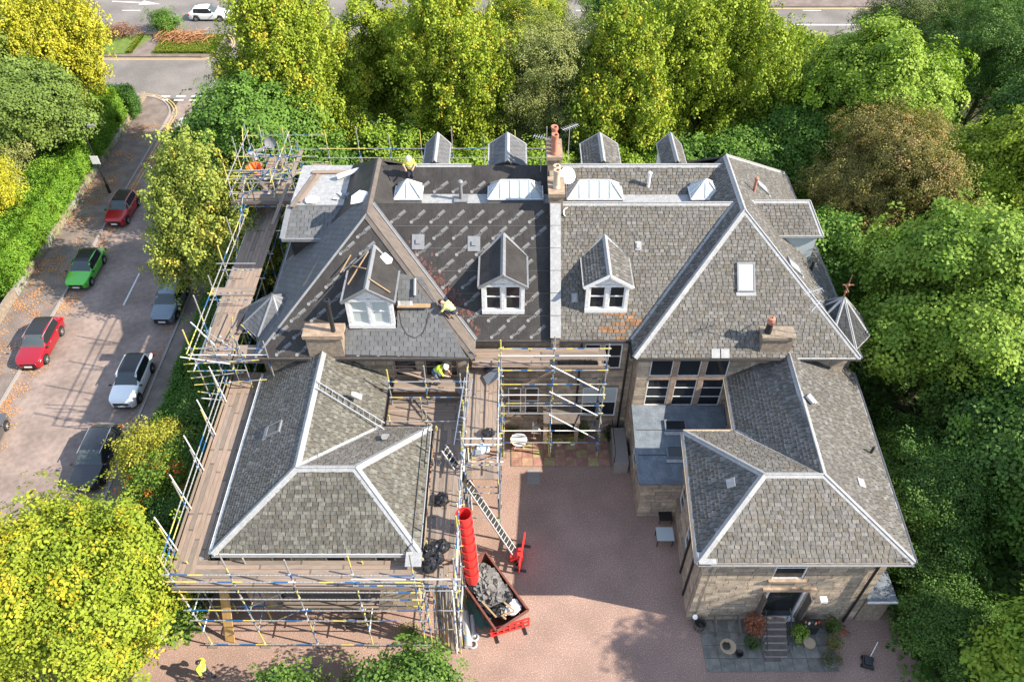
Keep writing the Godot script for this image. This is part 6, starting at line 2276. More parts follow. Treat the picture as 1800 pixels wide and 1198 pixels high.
func build_patio_things() -> void:
	# terrace slabs against the villa
	var t := setting("terrace", sheet(rect(-0.1, -31.1, 6.2, -28.55, 0.012)), M.mortar)
	for i in 9:
		for j in 4:
			var c := [Color(0.5, 0.27, 0.2), Color(0.52, 0.4, 0.2), Color(0.46, 0.24, 0.19), Color(0.54, 0.33, 0.22)][(i * 7 + j * 3) % 4] as Color
			var m := MB.new()
			m.col(c * rng.randf_range(0.85, 1.1))
			m.box(v3(0.28 + i * 0.67, 0.02, -28.9 - j * 0.62), v3(0.645, 0.05, 0.6))
			put("paving_slab", m.done(), M.stone, t)
	var cover := setting("drain_cover", one_box(v3(0.75, 0.03, 1.05), Vector3(1.30, 0.00, -27.81) + v3(0, 0.012, 0)), M.kerb)
	cover.name = "drain_cover"
	var p := setting("patio", sheet(rect(9.75, -18.8, 16.4, -16.1, 0.012)), M.mortar)
	for i in 9:
		for j in 4:
			var m := MB.new()
			var v := rng.randf_range(0.8, 1.15)
			m.col(Color(0.27 * v, 0.26 * v, 0.23 * v))
			m.box(v3(10.12 + i * 0.735, 0.025, -18.45 + j * 0.67), v3(0.715, 0.05, 0.65))
			put("paving_slab", m.done(), M.stone, p)
	# porch in the yard
	var o := thing("porch", "small slated timber porch over the courtyard door, behind the scaffold", "porch", v3(3.0, 0, -30.6))
	var m := MB.new()
	m.slab([v3(-1.1, 2.3, 0.5), v3(1.1, 2.3, 0.5), v3(1.1, 2.75, -0.65), v3(-1.1, 2.75, -0.65)], v3(0, -0.1, 0))
	put("porch_roof", m.done(), M.tarred_lead, o)
	for x: float in [-0.95, 0.95]:
		put("post", one_box(v3(0.26, 2.25, 0.26), v3(x, 1.12, 0.25)), M.sandstone_trim, o)
	for x: float in [-0.42, 0.42]:
		put("door_leaf", one_box(v3(0.78, 2.1, 0.06), v3(x, 1.05, -0.45)), M.glass_dark, o)
	round_table(Vector3(0.42, 0.72, -30.09) - v3(0, 0.72, 0), 0.52, 0.72, "round white bistro table on the terrace under the scaffold", "plastic_white", "plastic_white")
	chair(Vector3(1.54, 0.20, -31.12) - v3(0, 0.2, 0), 0.2, "white garden chair beside the courtyard porch", "plastic_white")
	var pale := [Color(0.3, 0.32, 0.08), Color(0.45, 0.36, 0.08)]
	pot_plant(Vector3(2.38, 0.00, -30.20), 0.22, 0.35, "white planter with small flowers, nearest the bistro table", "plastic_white", pale, 0.25, 14)
	pot_plant(Vector3(2.91, 0.00, -30.24), 0.22, 0.35, "white planter with orange flowers, middle of the three by the porch", "plastic_white", [Color(0.5, 0.3, 0.08), Color(0.3, 0.3, 0.08)], 0.25, 14)
	pot_plant(Vector3(3.77, 0.00, -30.29), 0.24, 0.38, "largest white planter with yellow flowers, right of the porch", "plastic_white", [Color(0.5, 0.42, 0.06), Color(0.25, 0.3, 0.06)], 0.35, 18)
	pot_plant(Vector3(4.37, 0.00, -30.82), 0.26, 0.3, "leafy climber in a pot beside the courtyard porch", "plastic_black", [Color(0.08, 0.15, 0.04), Color(0.16, 0.22, 0.06)], 1.1, 40)
	pot_plant(Vector3(6.18, 0.00, -30.64), 0.3, 0.4, "dark clipped bush in a tub at the foot of the yard steps", "plastic_black", [Color(0.03, 0.06, 0.02), Color(0.05, 0.08, 0.03)], 0.7, 40)
	pot_plant(Vector3(0.00, 0.00, -31.32), 0.24, 0.3, "small green plant by the wall behind the bistro table", "terracotta", [Color(0.1, 0.2, 0.05), Color(0.2, 0.26, 0.06)], 0.4, 20)
	o = thing("stone_ramp", "grey stone ramp wall in the shaded corner of the yard", "ramp", v3(6.55, 0, -29.6))
	put("ramp_block", one_box(v3(0.85, 1.1, 2.6), v3(0, 0.55, 0.2)), M.kerb, o)
	m = MB.new()
	m.path([v3(-0.45, 1.1, 1.5), v3(-0.45, 2.0, 1.5), v3(-0.45, 2.1, -1.0)], 0.025, 0.025, 6)
	put("handrail", m.done(), M.black_pipe, o)
	chair(Vector3(8.80, 0.00, -24.90), 0.0, "dark rattan armchair in the shade against the lean-to", "plastic_black", 0.75)
	o = thing("square_table", "square pale grey garden table in the shade of the right wing", "table", Vector3(8.55, 0.00, -23.49))
	put("table_top", one_box(v3(0.95, 0.04, 0.85), v3(0, 0.72, 0)), M.skylight_glass, o)
	for x: float in [-0.42, 0.42]:
		for z: float in [-0.36, 0.36]:
			put("leg", one_box(v3(0.05, 0.7, 0.05), v3(x, 0.35, z)), M.plastic_black, o)
	# steps to the door of the right wing
	o = thing("door_steps", "dark steps with railings up to the right wing's door", "steps", v3(13.35, 0, -18.7))
	for i in 6:
		put("step", one_box(v3(1.15, 0.2 * (6 - i), 0.27), v3(0, 0.1 * (6 - i), 0.4 + i * 0.27)), M.kerb, o)
		put("tread", one_box(v3(1.1, 0.02, 0.25), v3(0, 0.2 * (6 - i) + 0.012, 0.4 + i * 0.27)), M.tarred_lead, o)
	for x: float in [-0.62, 0.62]:
		m = MB.new()
		m.path([v3(x, 2.05, 0.2), v3(x, 2.05, 0.5), v3(x, 0.95, 1.9)], 0.025, 0.025, 6)
		put("handrail", m.done(), M.black_pipe, o)
		for k in 5:
			m = MB.new()
			m.tube(v3(x, 1.1 - 0.2 * k, 0.4 + k * 0.33), v3(x, 2.02 - 0.26 * k, 0.4 + k * 0.33), 0.014, 0.014, 5)
			put("baluster", m.done(), M.black_pipe, o)
	o = thing("door_mat", "dark patterned mat at the foot of the door steps", "mat", Vector3(13.16, 0.04, -16.86))
	put("mat", one_box(v3(0.85, 0.02, 0.5), v3(0, 0.025, 0)), M.tarred_lead, o)
	round_table(Vector3(10.86, 0.70, -17.10) - v3(0, 0.65, 0), 0.4, 0.7, "round pale table with a dark cloth on the patio, left of the steps", "wicker", "timber")
	round_table(Vector3(15.07, 0.50, -17.36) - v3(0, 0.45, 0), 0.3, 0.5, "small round wooden table on the patio, right of the steps", "wicker", "timber")
	o = thing("folded_cloth", "black and white cloth lying on the patio table", "cloth", Vector3(10.77, 0.72, -17.09) + v3(0, 0.06, 0))
	put("fold", crumple(0.2, 0.05, 8), M.plastic_black, o, Transform3D(Basis(), v3(0, 0.04, 0)))
	o = thing("barbecue", "black barbecue standing against the right wing's wall", "barbecue", Vector3(15.35, 0.00, -18.25))
	put("cabinet", one_box(v3(0.7, 0.8, 0.45), v3(0, 0.42, 0)), M.plastic_black, o)
	put("shelf", one_box(v3(0.95, 0.04, 0.45), v3(0, 0.84, 0)), M.plastic_black, o)
	for i in 5:
		m = MB.new()
		m.lathe([Vector2(0.05, 0), Vector2(0.05, 0.16), Vector2(0.02, 0.2), Vector2(0.02, 0.24)], v3(-0.35 + i * 0.17, 0.86, 0.05 * (i % 2)), 8)
		put("jar", m.done(), [M.terracotta, M.plastic_white, M.green_sheet, M.paint_yellow, M.plastic_red][i], o)
	o = thing("planter_arch", "low dark garden storage frame against the wall, left of the steps", "frame", Vector3(11.08, 0.00, -18.34))
	m = MB.new()
	for e: Array in [[v3(-0.6, 0, -0.3), v3(-0.6, 0.9, -0.3)], [v3(0.6, 0, -0.3), v3(0.6, 0.9, -0.3)], [v3(-0.6, 0.9, -0.3), v3(0.6, 0.9, -0.3)], [v3(-0.6, 0.9, -0.3), v3(-0.6, 0.5, 0.4)], [v3(0.6, 0.9, -0.3), v3(0.6, 0.5, 0.4)], [v3(-0.6, 0.5, 0.4), v3(0.6, 0.5, 0.4)], [v3(-0.6, 0.5, 0.4), v3(-0.6, 0, 0.4)], [v3(0.6, 0.5, 0.4), v3(0.6, 0, 0.4)]]:
		m.bar(e[0], e[1], 0.05, 0.05)
	put("frame", m.done(), M.tarred_lead, o)
	o = thing("wire_bin", "dark wire bin at the patio's left corner", "bin", Vector3(9.71, 0.00, -18.40))
	m = MB.new()
	for i in 10:
		var a := TAU * i / 10
		m.tube(v3(0.26 * cos(a), 0, 0.26 * sin(a)), v3(0.3 * cos(a), 0.75, 0.3 * sin(a)), 0.012, 0.012, 4)
	put("bars", m.done(), M.black_pipe, o)
	m = MB.new()
	m.lathe([Vector2(0, 0.02), Vector2(0.26, 0.02), Vector2(0.29, 0.6)], Vector3.ZERO, 12)
	put("liner", m.done(), M.tarred_lead, o)
	pot_plant(Vector3(12.43, 0.00, -18.12), 0.34, 0.45, "large pot with a reddish maple beside the steps", "plastic_black", [Color(0.3, 0.1, 0.06), Color(0.42, 0.18, 0.1)], 1.1, 70)
	pot_plant(Vector3(14.72, 0.00, -17.88), 0.3, 0.3, "bright green fern in a pot, right of the steps", "plastic_black", [Color(0.2, 0.32, 0.05), Color(0.3, 0.4, 0.07)], 0.7, 40, "droop")
	pot_plant(Vector3(16.47, 0.00, -18.25), 0.25, 0.3, "shaded leafy plant against the wall, right of the barbecue", "plastic_black", [Color(0.06, 0.12, 0.03), Color(0.14, 0.18, 0.04)], 0.7, 30)
	pot_plant(Vector3(16.36, 0.00, -17.43), 0.24, 0.3, "olive coloured plant in a pot at the patio's right edge", "terracotta", [Color(0.12, 0.14, 0.04), Color(0.2, 0.2, 0.06)], 0.5, 24)
	pot_plant(Vector3(16.00, 0.00, -16.56), 0.32, 0.3, "wide low pot with grey green plant at the patio's near right corner", "kerb", [Color(0.1, 0.12, 0.05), Color(0.14, 0.15, 0.07)], 0.4, 30)
	pot_plant(Vector3(17.08, 0.00, -18.12), 0.2, 0.25, "empty terracotta pot at the foot of the downpipe", "terracotta", [Color(0.1, 0.08, 0.05), Color(0.12, 0.1, 0.06)], 0.05, 4)
	pot_plant(Vector3(12.22, 0.00, -17.40), 0.24, 0.3, "dark plant in a square bed in front of the maple", "plastic_black", [Color(0.05, 0.1, 0.03), Color(0.1, 0.14, 0.04)], 0.5, 24)
	o = thing("black_bucket", "small black bucket on the patio beside the round table", "bucket", Vector3(11.49, 0.00, -16.93))
	m = MB.new()
	m.lathe([Vector2(0, 0.01), Vector2(0.14, 0.01), Vector2(0.19, 0.3), Vector2(0.2, 0.3), Vector2(0.16, 0.26), Vector2(0, 0.1)], v3(0, 0.05, 0), 12)
	put("bucket", m.done(), M.plastic_black, o)
	o = thing("lawn_mower", "black robot-like mower with a white handle on the shaded gravel", "mower", Vector3(17.88, 0.00, -16.53), -0.3)
	m = MB.new()
	m.box(v3(0, 0.16, 0), v3(0.5, 0.18, 0.6))
	m.box(v3(0, 0.28, -0.02), v3(0.36, 0.1, 0.42))
	put("deck", m.done(), M.plastic_black, o)
	for x: float in [-0.27, 0.27]:
		for z: float in [-0.22, 0.22]:
			m = MB.new()
			m.tube(v3(x - 0.03, 0.09, z), v3(x + 0.03, 0.09, z), 0.09, 0.09, 10)
			put("wheel", m.done(), M.rubber, o)
	m = MB.new()
	m.path([v3(0.1, 0.25, -0.3), v3(0.25, 0.7, -0.75), v3(0.3, 0.8, -0.9)], 0.02, 0.02, 6)
	put("handle", m.done(), M.plastic_white, o)


# ---------------------------------------------------------------- street things and cars

func car(label: String, at: Vector3, turn: float, paint: Color, o_: Dictionary) -> Node3D:
	var L: float = o_.get("l", 4.3)
	var W: float = o_.get("w", 1.82)
	var H: float = o_.get("h", 1.6)
	var o := thing("parked_car" if not o_.has("moving") else "passing_car", label, "car", at, turn, o_.get("group", "cars parked along the street"))
	var pm := StandardMaterial3D.new()
	pm.albedo_color = paint.linear_to_srgb()
	pm.roughness = 0.32
	pm.metallic = 0.25 if o_.get("metal", true) else 0.0
	pm.clearcoat_enabled = true
	pm.clearcoat = 0.8
	pm.clearcoat_roughness = 0.05
	# stations: along, half width, shoulder, top, cabin
	var st := [[0.0, 0.60, 0.44, 0.44, 0.0], [0.012, 0.76, 0.5, 0.5, 0.0], [0.04, 0.88, 0.535, 0.56, 0.0], [0.1, 0.955, 0.56, 0.6, 0.0], [0.18, 0.985, 0.575, 0.63, 0.0], [0.28, 1.0, 0.6, 0.655, 0.0], [0.315, 1.0, 0.605, 0.675, 0.2], [0.38, 1.0, 0.615, 0.84, 0.65], [0.455, 1.0, 0.62, 0.965, 1.0], [0.47, 1.0, 0.62, 0.975, 1.0], [0.53, 1.0, 0.61, 1.0, 1.0], [0.565, 1.0, 0.615, 1.0, 1.0], [0.59, 1.0, 0.615, 1.0, 1.0], [0.7, 1.0, 0.625, 0.985, 1.0], [0.78, 0.995, 0.635, 0.965, 1.0], [0.84, 0.985, 0.64, 0.945, 1.0], [0.9, 0.965, 0.645, 0.87, 0.8], [0.955, 0.93, 0.645, 0.70, 0.2], [0.985, 0.88, 0.6, 0.61, 0.0], [1.0, 0.78, 0.5, 0.5, 0.0]]
	if o_.get("sleek", false):
		for e: Array in st:
			if e[0] > 0.75 and e[0] < 0.95:
				e[3] = lerpf(e[3], 0.75, (e[0] - 0.75) * 2.2)
	var wheel_r := 0.335 if H > 1.55 else 0.315
	var ax := [L * 0.185, L * 0.8]
	var rings := []
	var ks := []
	var fine := []
	for i in st.size() - 1:
		fine.append(st[i])
		var n := 3 if (st[i + 1][0] - st[i][0]) > 0.05 else 1
		for k in range(1, n + 1):
			var e := []
			for j in 5:
				e.append(lerpf(st[i][j], st[i + 1][j], float(k) / (n + 1)))
			fine.append(e)
	fine.append(st[st.size() - 1])
	for e: Array in fine:
		var s: float = e[0] * L
		var w: float = e[1] * W / 2
		var sill := 0.24
		if e[0] < 0.03 or e[0] > 0.97:
			sill = 0.3
		for a: float in ax:
			var d := absf(s - a)
			var r := wheel_r + 0.06
			if d < r:
				sill = maxf(sill, wheel_r + sqrt(r * r - d * d))
		var sh: float = e[2] * H
		var top: float = e[3] * H
		var k: float = e[4]
		var z := s - L / 2
		var ring := [v3(w * 0.94, sill, z), v3(w, lerpf(sill, sh, 0.55), z), v3(w * 0.97, sh - 0.03, z), v3(w * 0.935, sh + 0.02, z)]
		ring.append(v3(lerpf(w * 0.86, w * 0.735, k), sh + (top - sh) * lerpf(0.55, 0.9, k), z))
		ring.append(v3(lerpf(w * 0.55, w * 0.65, k), sh + (top - sh) * lerpf(0.9, 0.985, k), z))
		ring.append(v3(0, top, z))
		rings.append(ring)
		ks.append(e)
	var bag := {}
	var into := func(called: String) -> SurfaceTool:
		if not bag.has(called):
			bag[called] = SurfaceTool.new()
			bag[called].begin(Mesh.PRIMITIVE_TRIANGLES)
			bag[called].set_smooth_group(0)
		return bag[called]
	for i in rings.size() - 1:
		var f: float = (ks[i][0] + ks[i + 1][0]) / 2
		for b in 6:
			for side: float in [1.0, -1.0]:
				var called := "body"
				if b == 3 and f > 0.36 and f < 0.875:
					called = "side_window#%d%d" % [int(side), 0]
					if f > 0.84:
						called = "body"
				elif b >= 5 - int(f < 0.4) and f > 0.30 and f < 0.455:
					called = "windscreen"
				elif b >= 4 and f > 0.865 and f < 0.955:
					called = "rear_window"
				elif b >= (5 if o_.get("black_roof", false) else 4) and f >= 0.455 and f <= 0.865:
					called = "roof"
				var s: SurfaceTool = into.call(called)
				var q := [rings[i][b], rings[i][b + 1], rings[i + 1][b + 1], rings[i + 1][b]]
				var pts := []
				for v: Vector3 in q:
					pts.append(v3(v.x * side, v.y, v.z))
				var order := [0, 1, 2, 0, 2, 3] if side < 0 else [0, 2, 1, 0, 3, 2]
				for k: int in order:
					s.add_vertex(pts[k])
	# nose and tail caps
	var sb: SurfaceTool = into.call("body")
	for e: Array in [[rings[0], -1], [rings[rings.size() - 1], 1]]:
		var ring: Array = e[0]
		for b in 6:
			var a: Vector3 = ring[b]
			var c: Vector3 = ring[b + 1]
			for v: Vector3 in ([a, c, v3(-c.x, c.y, c.z), a, v3(-c.x, c.y, c.z), v3(-a.x, a.y, a.z)] if e[1] > 0 else [a, v3(-c.x, c.y, c.z), c, a, v3(-a.x, a.y, a.z), v3(-c.x, c.y, c.z)]):
				sb.add_vertex(v)
	for called: String in bag:
		var s: SurfaceTool = bag[called]
		s.generate_normals()
		var mt: Material = pm
		if called.begins_with("side_window"):
			mt = M.glass_dark
		elif called in ["windscreen", "rear_window"]:
			mt = M.car_glass
		elif called == "roof" and o_.get("black_roof", false):
			mt = M.plastic_black
		put(called.split("#")[0], s.commit(), mt, o)
	put("underbody", one_box(v3(W * 0.8, 0.3, L * 0.9), v3(0, 0.36, 0)), M.rubber, o)
	for a: float in ax:
		for side: float in [1.0, -1.0]:
			var t := MB.new()
			var bs := Basis(Vector3.BACK, PI / 2)
			var c := v3(side * (W / 2 - 0.1), wheel_r, a - L / 2)
			t.lathe([Vector2(wheel_r * 0.62, -0.1), Vector2(wheel_r * 0.92, -0.1), Vector2(wheel_r, -0.06), Vector2(wheel_r, 0.06), Vector2(wheel_r * 0.92, 0.1), Vector2(wheel_r * 0.62, 0.1)], c, 18, bs)
			var wh := put("wheel", t.done(), M.rubber, o)
			var r := MB.new()
			r.lathe([Vector2(0, -side * 0.05), Vector2(0.06, -side * 0.05), Vector2(0.07, -side * 0.03)], c, 10, bs)
			for k in 5:
				var an := TAU * k / 5
				var d := v3(0, cos(an), sin(an))
				r.bar(c + d * 0.04 + v3(side * 0.04, 0, 0), c + d * wheel_r * 0.62 + v3(side * 0.06, 0, 0), 0.07, 0.04, v3(1, 0, 0))
			r.lathe([Vector2(wheel_r * 0.58, 0.085 * -side), Vector2(wheel_r * 0.64, 0.095 * -side)], c, 18, bs)
			put("rim", r.done(), M.alloy, wh)
			put("hub_shade", one_box(v3(0.04, wheel_r, wheel_r), c - v3(side * 0.04, 0, 0)), M.rubber, wh)
	var fz := -L / 2
	for side: float in [1.0, -1.0]:
		var m := MB.new()
		m.slab([v3(side * W * 0.47, H * 0.49, fz + 0.42), v3(side * W * 0.3, H * 0.47, fz + 0.10), v3(side * W * 0.3, H * 0.40, fz + 0.05), v3(side * W * 0.44, H * 0.42, fz + 0.26)], v3(0, 0.02, -0.06))
		put("headlight", m.done(), M.skylight_glass, o)
		m = MB.new()
		m.box(v3(side * W * 0.43, H * 0.53, L / 2 - 0.12), v3(0.2, 0.18, 0.16))
		put("tail_light", m.done(), M.red_lamp, o)
		m = MB.new()
		m.ball(v3(side * (W * 0.5 + 0.1), H * 0.65, -L * 0.2), v3(0.13, 0.08, 0.07))
		put("door_mirror", m.done(), pm if not o_.get("black_roof", false) else M.plastic_black, o)
		m = MB.new()
		m.bar(v3(side * W * 0.365, H * 0.955, -L * 0.1), v3(side * W * 0.36, H * 0.935, L * 0.33), 0.03, 0.05)
		put("roof_rail", m.done(), M.alloy if o_.get("rails", true) else M.plastic_black, o)
		m = MB.new()
		for f: float in [-0.05, 0.2]:
			m.box(v3(side * W * 0.492, H * 0.56, L * f), v3(0.04, 0.03, 0.16))
		put("door_handle", m.done(), M.alloy if o_.get("rails", true) else pm, o)
	put("grille", one_box(v3(W * 0.5, 0.13, 0.06), v3(0, H * 0.37, fz + 0.02)), M.plastic_black, o)
	put("bumper_vent", one_box(v3(W * 0.62, 0.1, 0.06), v3(0, H * 0.21, fz + 0.02)), M.plastic_black, o)
	put("number_plate", one_box(v3(0.5, 0.11, 0.02), v3(0, H * 0.29, fz - 0.03)), M.plastic_white, o)
	put("rear_plate", one_box(v3(0.5, 0.11, 0.02), v3(0, H * 0.42, L / 2 + 0.02)), M.paint_yellow, o)
	return o


func build_street() -> void:
	# a car's nose points along its own -z; those facing the camera are turned round
	var back := PI
	car("red hatchback with a black roof parked beside the street lamp", v3(-32.35, 0, -54.2), back - 0.02, Color(0.4, 0.008, 0.015), {"l": 4.0, "w": 1.75, "h": 1.52, "black_roof": true})
	car("bright green hatchback with a dark roof parked by the hedge", v3(-32.55, 0, -46.6), back, Color(0.10, 0.52, 0.05), {"l": 4.2, "h": 1.42, "black_roof": true, "rails": false, "sleek": true})
	car("crimson crossover with silver roof rails parked on the left kerb", v3(-32.7, 0, -38.6), back + 0.02, Color(0.33, 0.006, 0.018), {"l": 4.4, "w": 1.86, "h": 1.6, "black_roof": true})
	car("white crossover with a dark glass roof parked by the right kerb", v3(-25.15, 0, -35.1), back, Color(0.82, 0.82, 0.81), {"l": 4.3, "w": 1.8, "h": 1.64, "metal": false, "black_roof": true})
	car("black estate car partly under the big yellow-green tree", v3(-25.25, 0, -28.9), back, Color(0.012, 0.014, 0.018), {"l": 4.5, "w": 1.84, "h": 1.58})
	car("slate blue car half hidden under the drooping street tree", v3(-25.0, 0, -42.9), back, Color(0.13, 0.17, 0.21), {"l": 4.2, "h": 1.46, "rails": false})
	car("dark grey car cut off by the left edge of the picture", v3(-32.75, 0, -30.1), 0.06, Color(0.09, 0.09, 0.095), {"l": 4.2, "h": 1.5, "rails": false})
	car("white saloon driving along the main road", v3(-35.3, 0, -92.2), -PI / 2, Color(0.82, 0.83, 0.84), {"l": 4.5, "h": 1.45, "rails": false, "metal": false, "moving": true, "group": "cars on the main road", "sleek": true})
	# street lamp with a sign
	var o := thing("street_lamp", "tall black street lamp with a white sign, behind the red hatchback", "street lamp", Vector3(-34.61, 0.00, -57.09) + v3(0, 0.1, 0))
	var m := MB.new()
	m.lathe([Vector2(0.14, 0), Vector2(0.12, 0.9), Vector2(0.07, 1.0), Vector2(0.05, 5.6), Vector2(0.045, 6.2)], Vector3.ZERO, 10)
	put("post", m.done(), M.black_pipe, o)
	m = MB.new()
	m.path([v3(0, 6.1, 0), v3(0.1, 6.35, 0), v3(0.6, 6.45, 0)], 0.04, 0.035, 7)
	put("bracket", m.done(), M.black_pipe, o)
	put("lantern", one_box(v3(0.55, 0.12, 0.22), v3(0.8, 6.45, 0)), M.zinc, o)
	put("sign", one_box(v3(0.65, 0.75, 0.04), v3(0, 3.3, 0.1)), M.plastic_white, o)
	# garden wall and clipped hedge on the left
	o = thing("garden_wall", "low grey stone wall under the bright green hedge", "wall", v3(-36.95, 0, -50))
	for i in 26:
		put("wall_block", one_box(v3(0.36, 0.7, 1.72)), M.render if i % 3 else M.kerb, o, Transform3D(Basis(), v3(0.02 * (i % 2), 0.35, 21.0 - i * 1.75)))
	hedge("hedge", "tall bright green clipped hedge along the left pavement", v3(-38.3, 0, -56.5), v3(2.2, 3.2, 24.5), [Color(0.14, 0.29, 0.03), Color(0.26, 0.43, 0.05)], 9500, "needle")
	hedge("hedge", "dark end of the hedge by the black railing at the junction", v3(-38.0, 0, -70.2), v3(2.6, 2.4, 2.0), [Color(0.05, 0.13, 0.03), Color(0.1, 0.2, 0.04)], 700, "needle")
	hedge("hedge", "low green hedge between the right pavement and the villa", v3(-20.9, 0, -37.0), v3(1.6, 1.7, 13.0), [Color(0.06, 0.15, 0.02), Color(0.12, 0.24, 0.035)], 2600, "fine")
	o = thing("gate_panel", "small black railing gate at the end of the left hedge", "gate", Vector3(-39.42, 0.10, -71.57), 0.4)
	for i in 6:
		m = MB.new()
		m.bar(v3(i * 0.16, 0, 0), v3(i * 0.16, 1.5, 0), 0.03, 0.03)
		put("bar", m.done(), M.black_pipe, o)
	for y: float in [0.2, 1.4]:
		m = MB.new()
		m.bar(v3(-0.05, y, 0), v3(0.85, y, 0), 0.04, 0.04)
		put("rail", m.done(), M.black_pipe, o)
	# brushwood on the island
	for e: Array in [[Vector3(-44.55, 0.30, -87.63), 3.2, 1.3, "heap of cut brown brushwood on the left part of the grass island", Color(0.2, 0.11, 0.07)], [Vector3(-36.44, 0.30, -86.20), 3.2, 1.1, "long heap of orange-brown cut brush on the right part of the island", Color(0.36, 0.18, 0.08)]]:
		o = thing("brushwood_heap", e[3], "brushwood", e[0])
		m = MB.new()
		for i in 420:
			var p := v3(rng.randfn(0, e[1] * 0.45), 0.05 + absf(rng.randfn(0, 0.3)), rng.randfn(0, e[2] * 0.5))
			var d := Vector3(rng.randfn(), rng.randfn() * 0.3, rng.randfn()).normalized() * rng.randf_range(0.3, 0.8)
			var c: Color = e[4]
			m.col(c * rng.randf_range(0.6, 1.5))
			m.bar(p - d, p + d, 0.035, 0.035)
		put("twigs", m.done(), M.cloth, o).set_meta("kind", "stuff")


func hedge(called: String, label: String, at: Vector3, size: Vector3, tones: Array, n: int, kind: String) -> void:
	var o := thing(called, label, "hedge", at)
	m_core(o, size)
	var mm := MultiMesh.new()
	mm.transform_format = MultiMesh.TRANSFORM_3D
	mm.use_colors = true
	mm.mesh = spray[kind]
	mm.instance_count = n
	for i in n:
		var face := rng.randf()
		var p := v3(rng.randf_range(-0.5, 0.5), rng.randf(), rng.randf_range(-0.5, 0.5))
		var nrm := Vector3.UP
		if face < 0.45:
			p.y = 1.0
		elif face < 0.65:
			p.x = 0.5
			nrm = Vector3.RIGHT
		elif face < 0.8:
			p.x = -0.5
			nrm = Vector3.LEFT
		else:
			p.z = 0.5 if face < 0.95 else -0.5
			nrm = Vector3(0, 0, signf(p.z))
		var q := v3(p.x * size.x, p.y * size.y + 0.18 * sin(p.z * size.z * 1.3) * p.y, p.z * size.z) + nrm * rng.randfn(0, 0.09)
		var up := (nrm + Vector3(rng.randfn(0, 0.3), 0.5, rng.randfn(0, 0.3))).normalized()
		var x := up.cross(Vector3(0.3, 0.1, 1)).normalized()
		mm.set_instance_transform(i, Transform3D(Basis(x, up, x.cross(up)).rotated(up, rng.randf() * TAU).scaled(Vector3.ONE * rng.randf_range(0.8, 1.4)), q))
		mm.set_instance_color(i, (tones[0] as Color).lerp(tones[1], clampf(rng.randf() * 0.7 + 0.3 * sin(q.z * 2.0), 0, 1)))
	var g := MultiMeshInstance3D.new()
	g.name = "foliage"
	g.multimesh = mm
	g.material_override = M.leaf
	g.set_meta("kind", "stuff")
	o.add_child(g, true)


func m_core(o: Node3D, size: Vector3) -> void:
	put("stems", one_box(v3(size.x * 0.82, size.y * 0.9, size.z * 0.97), v3(0, size.y * 0.45, 0)), M.soil, o)


# ---------------------------------------------------------------- trees and shrubs

